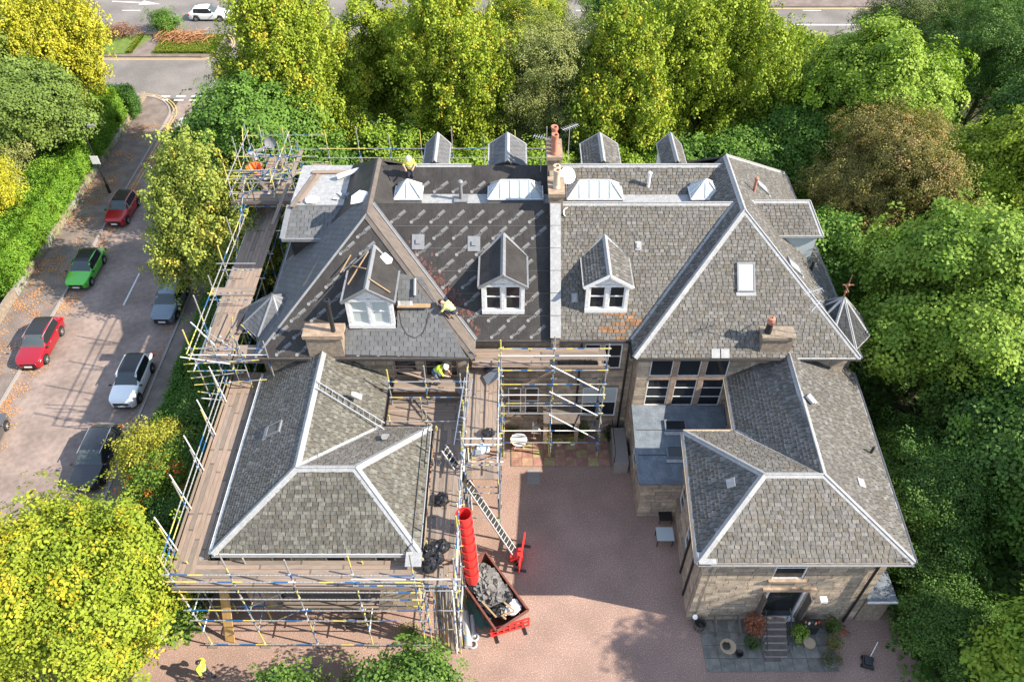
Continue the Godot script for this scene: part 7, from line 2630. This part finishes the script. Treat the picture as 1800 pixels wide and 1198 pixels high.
func tree(called: String, label: String, group: String, at: Vector3, height: float, radius: float, bare: float, tones: Array, kind: String, n: int, o_ := {}) -> void:
	var r := RandomNumberGenerator.new()
	r.seed = hash(label)
	var o := thing(called, label, "tree" if called.ends_with("tree") else "shrub", at, 0.0, group)
	var ry := (height - bare) / 2
	var cy := bare + ry
	var blobs := []
	var env := FastNoiseLite.new()
	env.seed = hash(label) % 500
	env.frequency = 0.9
	var nb: int = o_.get("blobs", int(20 + radius * 8))
	var point: float = o_.get("point", 0.25)
	for i in nb:
		var d := Vector3(r.randfn(), r.randfn(), r.randfn()).normalized()
		d.y = d.y * 0.9 + 0.1
		var f := pow(r.randf(), 0.42) * (0.86 + 0.45 * env.get_noise_3dv(d * 1.2))
		var y := cy + d.y * ry * f
		var taper := 1.0 - point * clampf((y - cy) / ry, 0.0, 1.0)
		blobs.append([v3(d.x * radius * f * taper, y, d.z * radius * f * taper), radius * r.randf_range(0.13, 0.36), r.randf()])
	var m := MB.new()
	var lean := v3(r.randfn() * 0.25, 0, r.randfn() * 0.25)
	var tr := maxf(0.05, height * 0.019)
	var spine := []
	for i in 6:
		spine.append(v3(lean.x * sin(i * 0.9), height * 0.8 * i / 5.0 - 0.05, lean.z * sin(i * 1.3)))
	m.path(spine, tr, tr * 0.25, 8)
	put("trunk", m.done(), M.bark, o)
	var nl := 0
	for b: Array in blobs:
		nl += 1
		if nl > 11:
			break
		var c: Vector3 = b[0]
		var y0 := clampf(c.y - 0.35 * height * r.randf(), bare * 0.6, height * 0.7)
		var k := y0 / (height * 0.8) * 5.0
		var s0: Vector3 = (spine[int(k)] as Vector3).lerp(spine[mini(int(k) + 1, 5)], k - int(k))
		m = MB.new()
		m.path([s0, s0.lerp(c, 0.5) + v3(0, -0.06 * height * r.randf(), 0), c], tr * 0.4, tr * 0.08, 6)
		put("limb", m.done(), M.bark, o)
	if not o_.has("leaf"):
		n = int(n * 1.6)
	var mm := MultiMesh.new()
	mm.transform_format = MultiMesh.TRANSFORM_3D
	mm.use_colors = true
	mm.mesh = spray[kind]
	mm.instance_count = n
	var size: float = o_.get("leaf", 0.78)
	var total := 0.0
	for b: Array in blobs:
		total += b[1] * b[1]
	var i := 0
	for bi in blobs.size():
		var b: Array = blobs[bi]
		var share := int(round(n * b[1] * b[1] / total)) if bi < blobs.size() - 1 else n - i
		share = clampi(share, 0, n - i)
		var c: Vector3 = b[0]
		var rb: float = b[1]
		var left := share
		while left > 0:
			# a bough of a few sprays, then a gap
			var cnt := mini(left, r.randi_range(3, 9))
			left -= cnt
			var d := Vector3(r.randfn(), r.randfn() + 0.35, r.randfn()).normalized()
			var rad := rb * (0.5 + 0.62 * pow(r.randf(), 0.6)) * (1.0 if r.randf() > 0.12 else 1.35)
			var squash := v3(1.12, 0.82, 1.12)
			if kind == "droop":
				squash = v3(0.85, 1.25, 0.85)
			var bough := c + d * squash * rad
			var reach := 0.2 + 0.45 * r.randf()
			var tone := r.randf()
			var out := (d + (bough - v3(0, cy, 0)).normalized() * 0.6 + Vector3.UP * 0.5 + v3(r.randfn(), r.randfn(), r.randfn()) * 0.25).normalized()
			if kind == "droop":
				out = (Vector3.UP + d * 0.45).normalized()
			for k in cnt:
				var p := bough + v3(r.randfn(), r.randfn() * (0.6 if kind != "droop" else 1.3), r.randfn()) * reach
				var ou := (out + v3(r.randfn(), r.randfn(), r.randfn()) * 0.22).normalized()
				var x := ou.cross(Vector3(0.31, 0.2, 0.93)).normalized()
				var bs := Basis(x, ou, x.cross(ou)).rotated(ou, r.randf() * TAU).scaled(Vector3.ONE * size * r.randf_range(0.7, 1.4))
				mm.set_instance_transform(i, Transform3D(bs, p))
				var t := clampf(b[2] * 0.35 + tone * 0.5 + r.randf() * 0.35 - 0.1, 0, 1)
				var col: Color = (tones[0] as Color).lerp(tones[1], t)
				if tones.size() > 2 and r.randf() < (0.5 if tone > 0.86 else 0.04):
					col = tones[2]
				mm.set_instance_color(i, col * 1.15)
				i += 1
	var g := MultiMeshInstance3D.new()
	g.name = "crown"
	g.multimesh = mm
	g.material_override = M.leaf
	g.set_meta("kind", "stuff")
	o.add_child(g, true)


func build_trees() -> void:
	var lime := [Color(0.16, 0.235, 0.022), Color(0.34, 0.40, 0.04), Color(0.46, 0.40, 0.04)]
	var green := [Color(0.065, 0.14, 0.025), Color(0.16, 0.28, 0.045)]
	var dark := [Color(0.05, 0.11, 0.025), Color(0.12, 0.21, 0.04)]  # deeper greens; the shade over right-hand trees and shrubs is painted into the leaves
	var gold := [Color(0.30, 0.31, 0.025), Color(0.5, 0.45, 0.04), Color(0.24, 0.3, 0.03)]
	var pale := [Color(0.16, 0.2, 0.06), Color(0.3, 0.31, 0.1)]
	var bronze := [Color(0.12, 0.115, 0.03), Color(0.29, 0.25, 0.075), Color(0.36, 0.24, 0.1)]
	var bright := [Color(0.12, 0.215, 0.022), Color(0.27, 0.365, 0.045)]
	var back := "trees behind the villa"
	# behind the villa, left to right
	tree("lime_tree", "tall yellow-green lime tree at the junction behind the villa's left end", back, v3(-16.8, 0, -59), 18.5, 6.2, 1.6, lime, "droop", 7000)
	tree("leafy_tree", "rounded mid green tree in front of the junction lime", back, v3(-19.8, 0, -54.0), 12.5, 5.4, 1.0, green, "broad", 5500)
	tree("lime_tree", "tall lime tree behind the left pair of far dormers", back, v3(-4.8, 0, -59), 18.5, 5.6, 1.5, lime, "droop", 6500)
	tree("thin_tree", "pale sparse tree with bare twigs behind the middle chimney", back, v3(2.6, 0, -60.5), 15.0, 5.4, 2.0, pale, "fine", 4600)
	tree("lime_tree", "yellowing lime tree just right of the middle chimney", back, v3(8.8, 0, -57.5), 15.5, 4.8, 1.2, lime, "droop", 5000)
	tree("lime_tree", "broad lime tree behind the right pair of far dormers", back, v3(16.2, 0, -61.0), 17.0, 6.6, 1.5, [lime[0], lime[1]], "droop", 7000)
	tree("leafy_tree", "slim yellow-green tree at the roadside left of the verge gap", back, v3(-11.0, 0, -66), 15.0, 3.6, 1.0, [lime[0], lime[1]], "broad", 3200)
	tree("leafy_tree", "roadside tree right of the verge gap", back, v3(1.0, 0, -70), 13.0, 4.2, 2.5, lime, "fine", 3000)
	tree("leafy_tree", "roadside green tree above the right far dormers", back, v3(11.5, 0, -71), 13.5, 4.4, 2.5, green, "fine", 3300)
	tree("leafy_tree", "low roadside tree at the gap showing the main road", back, v3(23.0, 0, -66), 10.5, 4.6, 1.5, [lime[0], lime[1]], "broad", 3600)
	var under := "shrubs along the far side of the villa"
	var us := [[-9.5, -54, 8.0, 3.4, "leafy bush behind the far scaffold rails, left of the first dormer"], [-3.2, -52.5, 7.0, 3.0, "bush between the two new-slated far dormers"], [2.8, -53.5, 7.0, 3.2, "bush right behind the middle chimney"], [7.6, -52.5, 7.5, 3.0, "bush between the old-slated far dormers"], [13.0, -53.0, 8.0, 3.4, "dark bush right of the last far dormer"], [18.5, -53.5, 8.5, 3.6, "dark bush beyond the villa's far right corner"], [-14.6, -53.0, 7.5, 3.2, "bush behind the scaffold loading tower"], [-6.0, -63.5, 8.0, 3.2, "leafy shrub filling the gap between the two tall limes"], [23.0, -55.5, 9.0, 3.8, "deep green bush below the bright maple"]]
	for i in us.size():
		var e: Array = us[i]
		tree("leafy_shrub", e[4], under, v3(e[0], 0, e[1]), e[2], e[3], 0.4, bright if i < 4 else green, "broad", 2400)
	var rt := "trees right of the villa"
	tree("maple_tree", "bright green maple beyond the villa's right end", rt, v3(28.2, 0, -57), 16.0, 6.0, 2.0, bright, "broad", 7000)
	tree("bronze_tree", "bronze leaved tree beside the villa's right end", rt, v3(25.4, 0, -46.5), 14.0, 5.4, 1.5, bronze, "fine", 7000)
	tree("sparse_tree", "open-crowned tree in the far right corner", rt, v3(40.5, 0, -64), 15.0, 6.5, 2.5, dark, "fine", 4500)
	tree("sparse_tree", "grey green roadside tree at the top right edge", rt, v3(47, 0, -74), 14.0, 6.5, 3.0, [Color(0.07, 0.11, 0.03), Color(0.15, 0.19, 0.06)], "fine", 4500)
	tree("sparse_tree", "grey green tree between the maple and the top right corner", rt, v3(36.5, 0, -73), 11.5, 4.8, 2.5, [Color(0.07, 0.11, 0.03), Color(0.15, 0.19, 0.06)], "fine", 3000)
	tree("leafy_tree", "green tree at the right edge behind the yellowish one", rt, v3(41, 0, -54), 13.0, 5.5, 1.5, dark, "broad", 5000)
	tree("leafy_tree", "yellowish green tree at the right edge above the big maple", rt, v3(34.5, 0, -46), 14.0, 5.6, 1.0, [lime[0], lime[1]], "broad", 6000)
	tree("maple_tree", "big sunlit maple at the right edge beside the turret", rt, v3(26.2, 0, -34.2), 15.0, 5.9, 1.0, [Color(0.105, 0.2, 0.025), Color(0.26, 0.36, 0.055)], "broad", 9500)
	tree("leafy_tree", "small green tree hard against the turret", rt, v3(22.5, 0, -41.5), 9.5, 3.4, 0.8, green, "broad", 3300)
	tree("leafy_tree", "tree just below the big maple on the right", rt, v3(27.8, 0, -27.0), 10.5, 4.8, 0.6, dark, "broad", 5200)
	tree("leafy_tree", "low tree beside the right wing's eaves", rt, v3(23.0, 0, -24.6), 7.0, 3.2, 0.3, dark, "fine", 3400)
	tree("leafy_tree", "dark green tree at the right edge level with the right wing", rt, v3(30.0, 0, -21.8), 11.5, 4.6, 0.5, green, "broad", 5200)
	tree("leafy_tree", "tall sunlit tree in the lower right corner", rt, v3(24.6, 0, -13.2), 10.0, 3.8, 0.6, bright, "broad", 5600)
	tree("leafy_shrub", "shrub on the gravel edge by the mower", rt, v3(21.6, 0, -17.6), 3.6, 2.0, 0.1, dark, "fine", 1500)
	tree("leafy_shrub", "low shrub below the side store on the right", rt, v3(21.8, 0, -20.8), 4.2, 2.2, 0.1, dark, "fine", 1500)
	tree("leafy_tree", "tall tree outside the right edge shading the yard's corner", rt, v3(29.5, 0, -10.5), 19.5, 5.0, 5.0, green, "broad", 4500)
	tree("leafy_tree", "tall tree outside the right edge shading the shrubs", rt, v3(37.5, 0, -25.5), 16.5, 5.5, 2.0, green, "broad", 4500)
	# left side
	var lt := "trees along the street"
	tree("lime_tree", "drooping yellow-green tree on the pavement over the slate blue car", lt, v3(-20.1, 0, -43.8), 12.4, 4.3, 0.8, [Color(0.17, 0.225, 0.04), Color(0.34, 0.38, 0.075), Color(0.48, 0.4, 0.07)], "droop", 6500, {"blobs": 44})
	tree("lime_tree", "big yellow-green tree in the lower left corner", lt, v3(-20.4, 0, -17.6), 10.0, 4.5, 0.6, [Color(0.145, 0.215, 0.02), Color(0.33, 0.37, 0.035), Color(0.44, 0.37, 0.03)], "broad", 17000, {"blobs": 95, "leaf": 0.58})
	tree("leafy_tree", "yellow-green tree crossing the lower left edge", lt, v3(-26.0, 0, -15.0), 8.5, 4.0, 0.6, [Color(0.14, 0.2, 0.02), Color(0.32, 0.35, 0.04)], "broad", 9500, {"leaf": 0.58, "blobs": 70})
	tree("golden_tree", "golden yellow tree beyond the left hedge", lt, v3(-39.8, 0, -66.5), 13.5, 4.3, 3.0, gold, "droop", 5200)
	tree("leafy_tree", "large green tree behind the left hedge", lt, v3(-39.4, 0, -58.5), 11.5, 4.4, 3.2, [Color(0.09, 0.15, 0.03), Color(0.2, 0.27, 0.06)], "broad", 6500)
	tree("leafy_tree", "green tree at the left edge below the golden one", lt, v3(-45.0, 0, -61.5), 14.0, 5.0, 2.5, [Color(0.09, 0.15, 0.03), Color(0.22, 0.27, 0.06)], "broad", 5000)
	tree("leafy_tree", "dark green tree in the top left corner", lt, v3(-49.5, 0, -71), 15.5, 5.4, 2.5, green, "broad", 4600)
	tree("golden_tree", "small yellow tree at the left edge above the hedge", lt, v3(-40.6, 0, -50.5), 8.0, 2.6, 3.0, gold, "fine", 2000)
	tree("thin_tree", "thin bare-stemmed tree leaning over the left hedge", lt, v3(-40.8, 0, -53.5), 7.0, 2.2, 2.5, pale, "fine", 900)
	tree("leafy_shrub", "yellowing shrub by the pavement near the white crossover", lt, v3(-20.6, 0, -28.0), 4.2, 1.9, 0.2, [Color(0.25, 0.27, 0.03), Color(0.42, 0.38, 0.06)], "fine", 1900)
	tree("leafy_shrub", "red-berried shrub in front of the side scaffold", lt, v3(-19.6, 0, -25.6), 4.2, 1.9, 0.2, [Color(0.12, 0.2, 0.03), Color(0.2, 0.3, 0.04), Color(0.6, 0.13, 0.03)], "fine", 1900)
	var sh := [[-18.4, -30.5, 3.6, "dark shrub below the side scaffold walkway, middle"], [-18.2, -27.0, 3.8, "dark shrub below the side scaffold walkway, near"], [-18.3, -23.0, 4.0, "dark shrub beside the big yellow-green tree"], [-18.8, -34.5, 3.2, "dark shrub below the turret scaffold"], [-18.9, -40.0, 4.5, "dark shrub beside the drooping street tree"], [-19.2, -47.0, 6.5, "green bush below the far scaffold tower"], [-18.0, -20.0, 3.0, "dark shrub at the front corner of the side scaffold"]]
	for e: Array in sh:
		tree("leafy_shrub", e[3], "shrubs along the street side of the villa", v3(e[0], 0, e[1]), e[2], 2.0, 0.1, dark, "fine", 1600)
	tree("leafy_tree", "broad-leaved tree top at the bottom edge near the scaffold corner", "trees at the bottom edge", v3(-4.7, 0, -13.1), 5.9, 2.4, 0.5, [Color(0.05, 0.11, 0.02), Color(0.14, 0.23, 0.04)], "broad", 4600, {"leaf": 0.58})
	tree("leafy_tree", "smaller tree top at the bottom edge below the front scaffold", "trees at the bottom edge", v3(-10.1, 0, -13.0), 5.0, 1.7, 0.5, [Color(0.05, 0.11, 0.02), Color(0.14, 0.23, 0.04)], "broad", 2800, {"leaf": 0.58})
	tree("leafy_shrub", "small green shrub on the grass island", "island shrubs", Vector3(-39.04, 0.10, -88.51), 2.2, 1.1, 0.05, green, "fine", 500)
	# ground cover under the trees
	var spots := []
	for i in 9000:
		var p := v3(rng.randf_range(19.5, 44), 0, rng.randf_range(-72, -10))
		if i % 3 == 0:
			p = v3(rng.randf_range(-21, 30), 0, rng.randf_range(-73, -49.5))
		elif i % 9 == 1:
			p = v3(rng.randf_range(-21.8, -16.6), 0, rng.randf_range(-50, -18))
		elif i % 9 == 2:
			p = v3(rng.randf_range(-60, -37.5), 0, rng.randf_range(-71, -30))
		spots.append(p)
	scatter("undergrowth", spray["broad"], M.leaf, spots, func(_p): return (dark[0] as Color).lerp(green[1], rng.randf() * 0.7), 1.0, 2.2).set_meta("kind", "stuff")
	var grass := []
	for i in 7000:
		var p := v3(rng.randf_range(-42, -32.4), 0.18, rng.randf_range(-87.3, -83.0))
		if p.x > -41.4 and p.x < -39.0:
			continue
		grass.append(p)
	scatter("grass_tufts", spray["needle"], M.leaf, grass, func(_p): return Color(0.16, 0.25, 0.03).lerp(Color(0.32, 0.34, 0.06), rng.randf()), 0.35, 0.7).set_meta("kind", "stuff")


# ---------------------------------------------------------------- people

func flesh(bones: Array, cell: float, k: float) -> MB:     # bones: [a, b, radius a, radius b, colour]; one smooth skin round all of them
	var lo: Vector3 = bones[0][0]
	var hi := lo
	for b: Array in bones:
		for j in 2:
			var p: Vector3 = b[j]
			var r: float = b[2 + j] + 0.08
			lo = lo.min(p - Vector3.ONE * r)
			hi = hi.max(p + Vector3.ONE * r)
	var n := Vector3i(((hi - lo) / cell).ceil()) + Vector3i.ONE * 2
	var sy := n.x
	var sz := n.x * n.y
	var field := PackedFloat32Array()
	field.resize(sz * n.z)
	field.fill(9.0)
	var near := PackedFloat32Array()
	near.resize(sz * n.z)
	near.fill(9.0)
	var own := PackedByteArray()
	own.resize(sz * n.z)
	for bi in bones.size():
		var b: Array = bones[bi]
		var a: Vector3 = b[0]
		var ab: Vector3 = b[1] - a
		var ll := maxf(ab.length_squared(), 1e-6)
		var ra: float = b[2]
		var rb: float = b[3]
		var m := maxf(ra, rb) + 0.08
		var i0 := Vector3i(((a.min(b[1]) - Vector3.ONE * m - lo) / cell).floor()).clamp(Vector3i.ZERO, n - Vector3i.ONE)
		var i1 := Vector3i(((a.max(b[1]) + Vector3.ONE * m - lo) / cell).ceil()).clamp(Vector3i.ZERO, n - Vector3i.ONE)
		for z in range(i0.z, i1.z + 1):
			for y in range(i0.y, i1.y + 1):
				for x in range(i0.x, i1.x + 1):
					var p := lo + Vector3(x, y, z) * cell
					var t := clampf((p - a).dot(ab) / ll, 0.0, 1.0)
					var d := p.distance_to(a + ab * t) - lerpf(ra, rb, t)
					var id := x + y * sy + z * sz
					if d < near[id]:
						near[id] = d
						own[id] = bi
					var f := field[id]
					var h := maxf(k - absf(f - d), 0.0) / k
					field[id] = minf(f, d) - h * h * k * 0.25
	var vert := {}
	var corner := [0, 1, sy, sy + 1, sz, sz + 1, sz + sy, sz + sy + 1]
	var edges := [[0, 1], [2, 3], [4, 5], [6, 7], [0, 2], [1, 3], [4, 6], [5, 7], [0, 4], [1, 5], [2, 6], [3, 7]]
	for z in n.z - 1:
		for y in n.y - 1:
			for x in n.x - 1:
				var id := x + y * sy + z * sz
				var inside := 0
				for c: int in corner:
					if field[id + c] < 0:
						inside += 1
				if inside == 0 or inside == 8:
					continue
				var sum := Vector3.ZERO
				var cnt := 0
				for e: Array in edges:
					var fa := field[id + corner[e[0]]]
					var fb := field[id + corner[e[1]]]
					if (fa < 0) != (fb < 0):
						var t := fa / (fa - fb)
						var pa := Vector3(e[0] & 1, (e[0] >> 1) & 1, e[0] >> 2)
						var pb := Vector3(e[1] & 1, (e[1] >> 1) & 1, e[1] >> 2)
						sum += pa.lerp(pb, t)
						cnt += 1
				var g := Vector3(field[id + 1] - field[id], field[id + sy] - field[id], field[id + sz] - field[id]) + Vector3(field[id + corner[7]] - field[id + corner[6]], field[id + corner[7]] - field[id + corner[5]], field[id + corner[7]] - field[id + corner[3]])
				vert[id] = [lo + (Vector3(x, y, z) + sum / cnt) * cell, g.normalized(), own[id]]
	var mb := MB.new()
	for id: int in vert:
		for ax in 3:
			var st: int = [1, sy, sz][ax]
			var u: int = [sy, sz, 1][ax]
			var v: int = [sz, 1, sy][ax]
			if (field[id] < 0) == (field[id + st] < 0):
				continue
			if not (vert.has(id - u) and vert.has(id - v) and vert.has(id - u - v)):
				continue
			var q := [vert[id], vert[id - u], vert[id - u - v], vert[id - v]]
			var b: Array = bones[q[0][2]]
			mb.col(b[4])
			mb.face([q[0][0], q[1][0], q[2][0], q[3][0]], [q[0][1], q[1][1], q[2][1], q[3][1]])
	return mb


func person(label: String, at: Vector3, turn: float, j: Dictionary, o_: Dictionary) -> Node3D:
	var o := thing("person", label, "person", at, turn, "workers on the site")
	o.scale = Vector3.ONE * 1.13
	var vest: Color = o_.get("vest", Color(0.6, 0.82, 0.05))
	var leg: Color = o_.get("trousers", Color(0.03, 0.035, 0.05))
	var shin: Color = o_.get("shin", leg)
	var skin := Color(0.5, 0.29, 0.2)
	var boot := Color(0.03, 0.025, 0.02)
	var sleeve: Color = o_.get("sleeve", vest)
	var ch: Vector3 = j.chest
	var pe: Vector3 = j.pelvis
	var nk: Vector3 = j.neck
	var hd: Vector3 = j.head
	var sx := (j.shL - j.shR as Vector3).normalized()
	var bones := [
		[pe - sx * 0.07, pe + sx * 0.07, 0.13, 0.13, leg],
		[pe.lerp(ch, 0.25), ch, 0.135, 0.165, vest], [ch - sx * 0.08, ch + sx * 0.08, 0.14, 0.14, vest],
		[ch.lerp(nk, 0.6) - sx * 0.12, ch.lerp(nk, 0.6) + sx * 0.12, 0.08, 0.08, vest],
		[nk, hd, 0.06, 0.065, skin], [hd, hd + (hd - nk).normalized() * 0.06, 0.09, 0.095, skin],
	]
	for s: String in ["L", "R"]:
		bones.append([j["sh" + s], j["el" + s], 0.062, 0.048, sleeve])
		bones.append([j["el" + s], j["wr" + s], 0.046, 0.033, skin])
		bones.append([j["hip" + s], j["kn" + s], 0.098, 0.07, leg])
		bones.append([j["kn" + s], j["an" + s], 0.068, 0.046, shin])
		bones.append([j["an" + s], j["to" + s], 0.05, 0.045, boot])
		var w: Vector3 = j["wr" + s]
		var d: Vector3 = (w - j["el" + s]).normalized()
		bones.append([w, w + d * 0.07, 0.034, 0.04, skin])
	var mb := flesh(bones, 0.022, 0.06)
	mb.col(skin)
	for s: String in ["L", "R"]:
		var w: Vector3 = j["wr" + s]
		var d: Vector3 = (w - j["el" + s]).normalized()
		var a := d.cross(Vector3.UP if absf(d.y) < 0.9 else Vector3.RIGHT).normalized()
		var c := a.cross(d)
		for k in 4:
			var p := w + d * 0.09 + a * (k - 1.5) * 0.019
			var l: float = [0.065, 0.078, 0.072, 0.055][k]
			mb.path([p, p + d * l * 0.5 + c * 0.006, p + d * l * 0.8 + c * 0.03], 0.0095, 0.007, 6)
		mb.path([w + d * 0.03 + a * 0.035, w + d * 0.06 + a * 0.06, w + d * 0.09 + a * 0.062 + c * 0.015], 0.011, 0.008, 6)
	var f: Vector3 = o_.get("face", v3(0, -0.1, 1)).normalized()
	var up := (hd - nk).normalized()
	var side := up.cross(f).normalized()
	mb.ball(hd + f * 0.1 + up * 0.015, v3(0.016, 0.024, 0.02))
	for s: float in [-1.0, 1.0]:
		mb.ball(hd + side * s * 0.095 + up * 0.02, v3(0.014, 0.03, 0.022))
	mb.col(Color(0.02, 0.02, 0.02))
	for s: float in [-1.0, 1.0]:
		mb.ball(hd + f * 0.083 + side * s * 0.034 + up * 0.045, v3(0.012, 0.008, 0.01))
	mb.col(Color(0.3, 0.1, 0.08))
	mb.ball(hd + f * 0.086 - up * 0.03, v3(0.025, 0.007, 0.012))
	put("body", mb.done(), M.cloth, o)
	var b := Basis(side, up, side.cross(up))
	var m := MB.new()
	if o_.has("helmet"):
		m.lathe([Vector2(0.155, 0.0), Vector2(0.125, 0.02), Vector2(0.122, 0.06), Vector2(0.105, 0.11), Vector2(0.06, 0.145), Vector2(0, 0.155)], hd + up * 0.06, 16, b)
		put("helmet", m.done(), M[o_.helmet], o)
	else:
		m.ball(hd + up * 0.075 - f * 0.015, v3(0.105, 0.095, 0.11), 12, 8, b)
		m.st.set_color(Color.WHITE)
		put("hair", m.done(), M.plastic_black, o)
	m = MB.new()
	var bd := (ch - pe).normalized()
	m.lathe([Vector2(0.17, -0.025), Vector2(0.185, -0.025), Vector2(0.185, 0.025), Vector2(0.17, 0.025)], pe.lerp(ch, 0.62), 16, Basis(sx, bd, sx.cross(bd)) * Basis().scaled(v3(1.12, 1, 0.95)))
	put("reflective_band", m.done(), M.blind, o)
	return o


func pose(o_: Dictionary) -> Dictionary:      # an upright figure facing +z, with joints replaced by those given
	var j := {"pelvis": v3(0, 0.93, 0), "chest": v3(0, 1.28, 0.01), "neck": v3(0, 1.47, 0.0), "head": v3(0, 1.6, 0.03),
		"shL": v3(0.2, 1.42, 0), "elL": v3(0.27, 1.13, 0.02), "wrL": v3(0.28, 0.88, 0.1), "shR": v3(-0.2, 1.42, 0), "elR": v3(-0.27, 1.13, 0.02), "wrR": v3(-0.28, 0.88, 0.1),
		"hipL": v3(0.1, 0.9, 0), "knL": v3(0.11, 0.49, 0.03), "anL": v3(0.11, 0.08, 0), "toL": v3(0.13, 0.05, 0.17),
		"hipR": v3(-0.1, 0.9, 0), "knR": v3(-0.11, 0.49, 0.03), "anR": v3(-0.11, 0.08, 0), "toR": v3(-0.13, 0.05, 0.17)}
	for k: String in o_:
		j[k] = o_[k]
	return j


func build_people() -> void:
	var walk := pose({"knL": v3(0.11, 0.5, 0.2), "anL": v3(0.11, 0.1, 0.22), "toL": v3(0.12, 0.06, 0.38), "knR": v3(-0.11, 0.48, -0.02), "anR": v3(-0.11, 0.16, -0.28), "toR": v3(-0.12, 0.05, -0.16), "elL": v3(0.28, 1.16, -0.14), "wrL": v3(0.27, 0.94, -0.1), "elR": v3(-0.28, 1.15, 0.08), "wrR": v3(-0.3, 0.98, 0.28)})
	person("person in a lime vest walking across the gravel with a yellow helmet in hand", Vector3(-15.08, 0.00, -15.79), -1.9, walk, {})
	var o := thing("hard_hat", "yellow hard hat held by the walking person", "helmet", Vector3(-15.08, 0.00, -15.79) + Basis(Vector3.UP, -1.9) * v3(-0.38, 0.88, 0.42))
	var m := MB.new()
	m.lathe([Vector2(0.17, 0.0), Vector2(0.135, 0.02), Vector2(0.13, 0.06), Vector2(0.11, 0.12), Vector2(0.06, 0.155), Vector2(0, 0.165)], Vector3.ZERO, 14, Basis(Vector3.RIGHT, 0.7))
	mat("yellow_plastic", Color(0.75, 0.6, 0.04), 0.4)
	put("shell", m.done(), M.yellow_plastic, o)
	var stoop := pose({"pelvis": v3(0, 0.86, -0.1), "chest": v3(0, 1.1, 0.16), "neck": v3(0, 1.22, 0.33), "head": v3(0, 1.29, 0.45), "shL": v3(0.2, 1.18, 0.26), "shR": v3(-0.2, 1.18, 0.26), "elL": v3(0.25, 0.95, 0.42), "wrL": v3(0.16, 0.8, 0.6), "elR": v3(-0.25, 0.95, 0.42), "wrR": v3(-0.12, 0.8, 0.62), "hipL": v3(0.1, 0.84, -0.1), "hipR": v3(-0.1, 0.84, -0.1), "knL": v3(0.13, 0.47, 0.08), "knR": v3(-0.13, 0.47, 0.02), "anL": v3(0.13, 0.08, -0.05), "anR": v3(-0.14, 0.08, -0.12), "toL": v3(0.14, 0.05, 0.12), "toR": v3(-0.15, 0.05, 0.05)})
	person("person in a lime vest and white helmet stooping over the boards between wing and villa", v3(-4.15, 6.64, -29.5), 1.3, stoop, {"helmet": "plastic_white", "trousers": Color(0.09, 0.12, 0.17), "face": v3(0, -0.6, 1)})
	var up := pose({"elL": v3(0.3, 1.2, 0.12), "wrL": v3(0.18, 1.1, 0.34), "elR": v3(-0.3, 1.2, 0.12), "wrR": v3(-0.2, 1.08, 0.34), "chest": v3(0, 1.27, 0.06), "neck": v3(0, 1.45, 0.1), "head": v3(0, 1.57, 0.15)})
	person("person in a yellow vest and white helmet behind the leftmost roof lantern", v3(-6.0, 12.75, -39.95), 0.1, up, {"helmet": "plastic_white", "vest": Color(0.72, 0.66, 0.12), "face": v3(0, -0.4, 1)})
	var crouch := pose({"pelvis": v3(0, 0.42, -0.12), "chest": v3(0, 0.68, 0.16), "neck": v3(0, 0.76, 0.34), "head": v3(0, 0.78, 0.47), "shL": v3(0.2, 0.74, 0.26), "shR": v3(-0.2, 0.74, 0.26), "elL": v3(0.26, 0.48, 0.4), "wrL": v3(0.18, 0.24, 0.55), "elR": v3(-0.26, 0.48, 0.4), "wrR": v3(-0.12, 0.22, 0.58), "hipL": v3(0.1, 0.4, -0.12), "hipR": v3(-0.1, 0.4, -0.12), "knL": v3(0.17, 0.36, 0.28), "knR": v3(-0.17, 0.12, 0.2), "anL": v3(0.15, 0.06, 0.06), "anR": v3(-0.15, 0.08, -0.25), "toL": v3(0.16, 0.03, 0.22), "toR": v3(-0.16, 0.04, -0.38)})
	person("person in a pale yellow vest and dark helmet crouching on the brown hip flashing", v3(-3.25, 10.0, -31.35), -1.9, crouch, {"helmet": "plastic_black", "vest": Color(0.75, 0.8, 0.25), "shin": Color(0.5, 0.29, 0.2), "face": v3(0, -0.8, 1)})
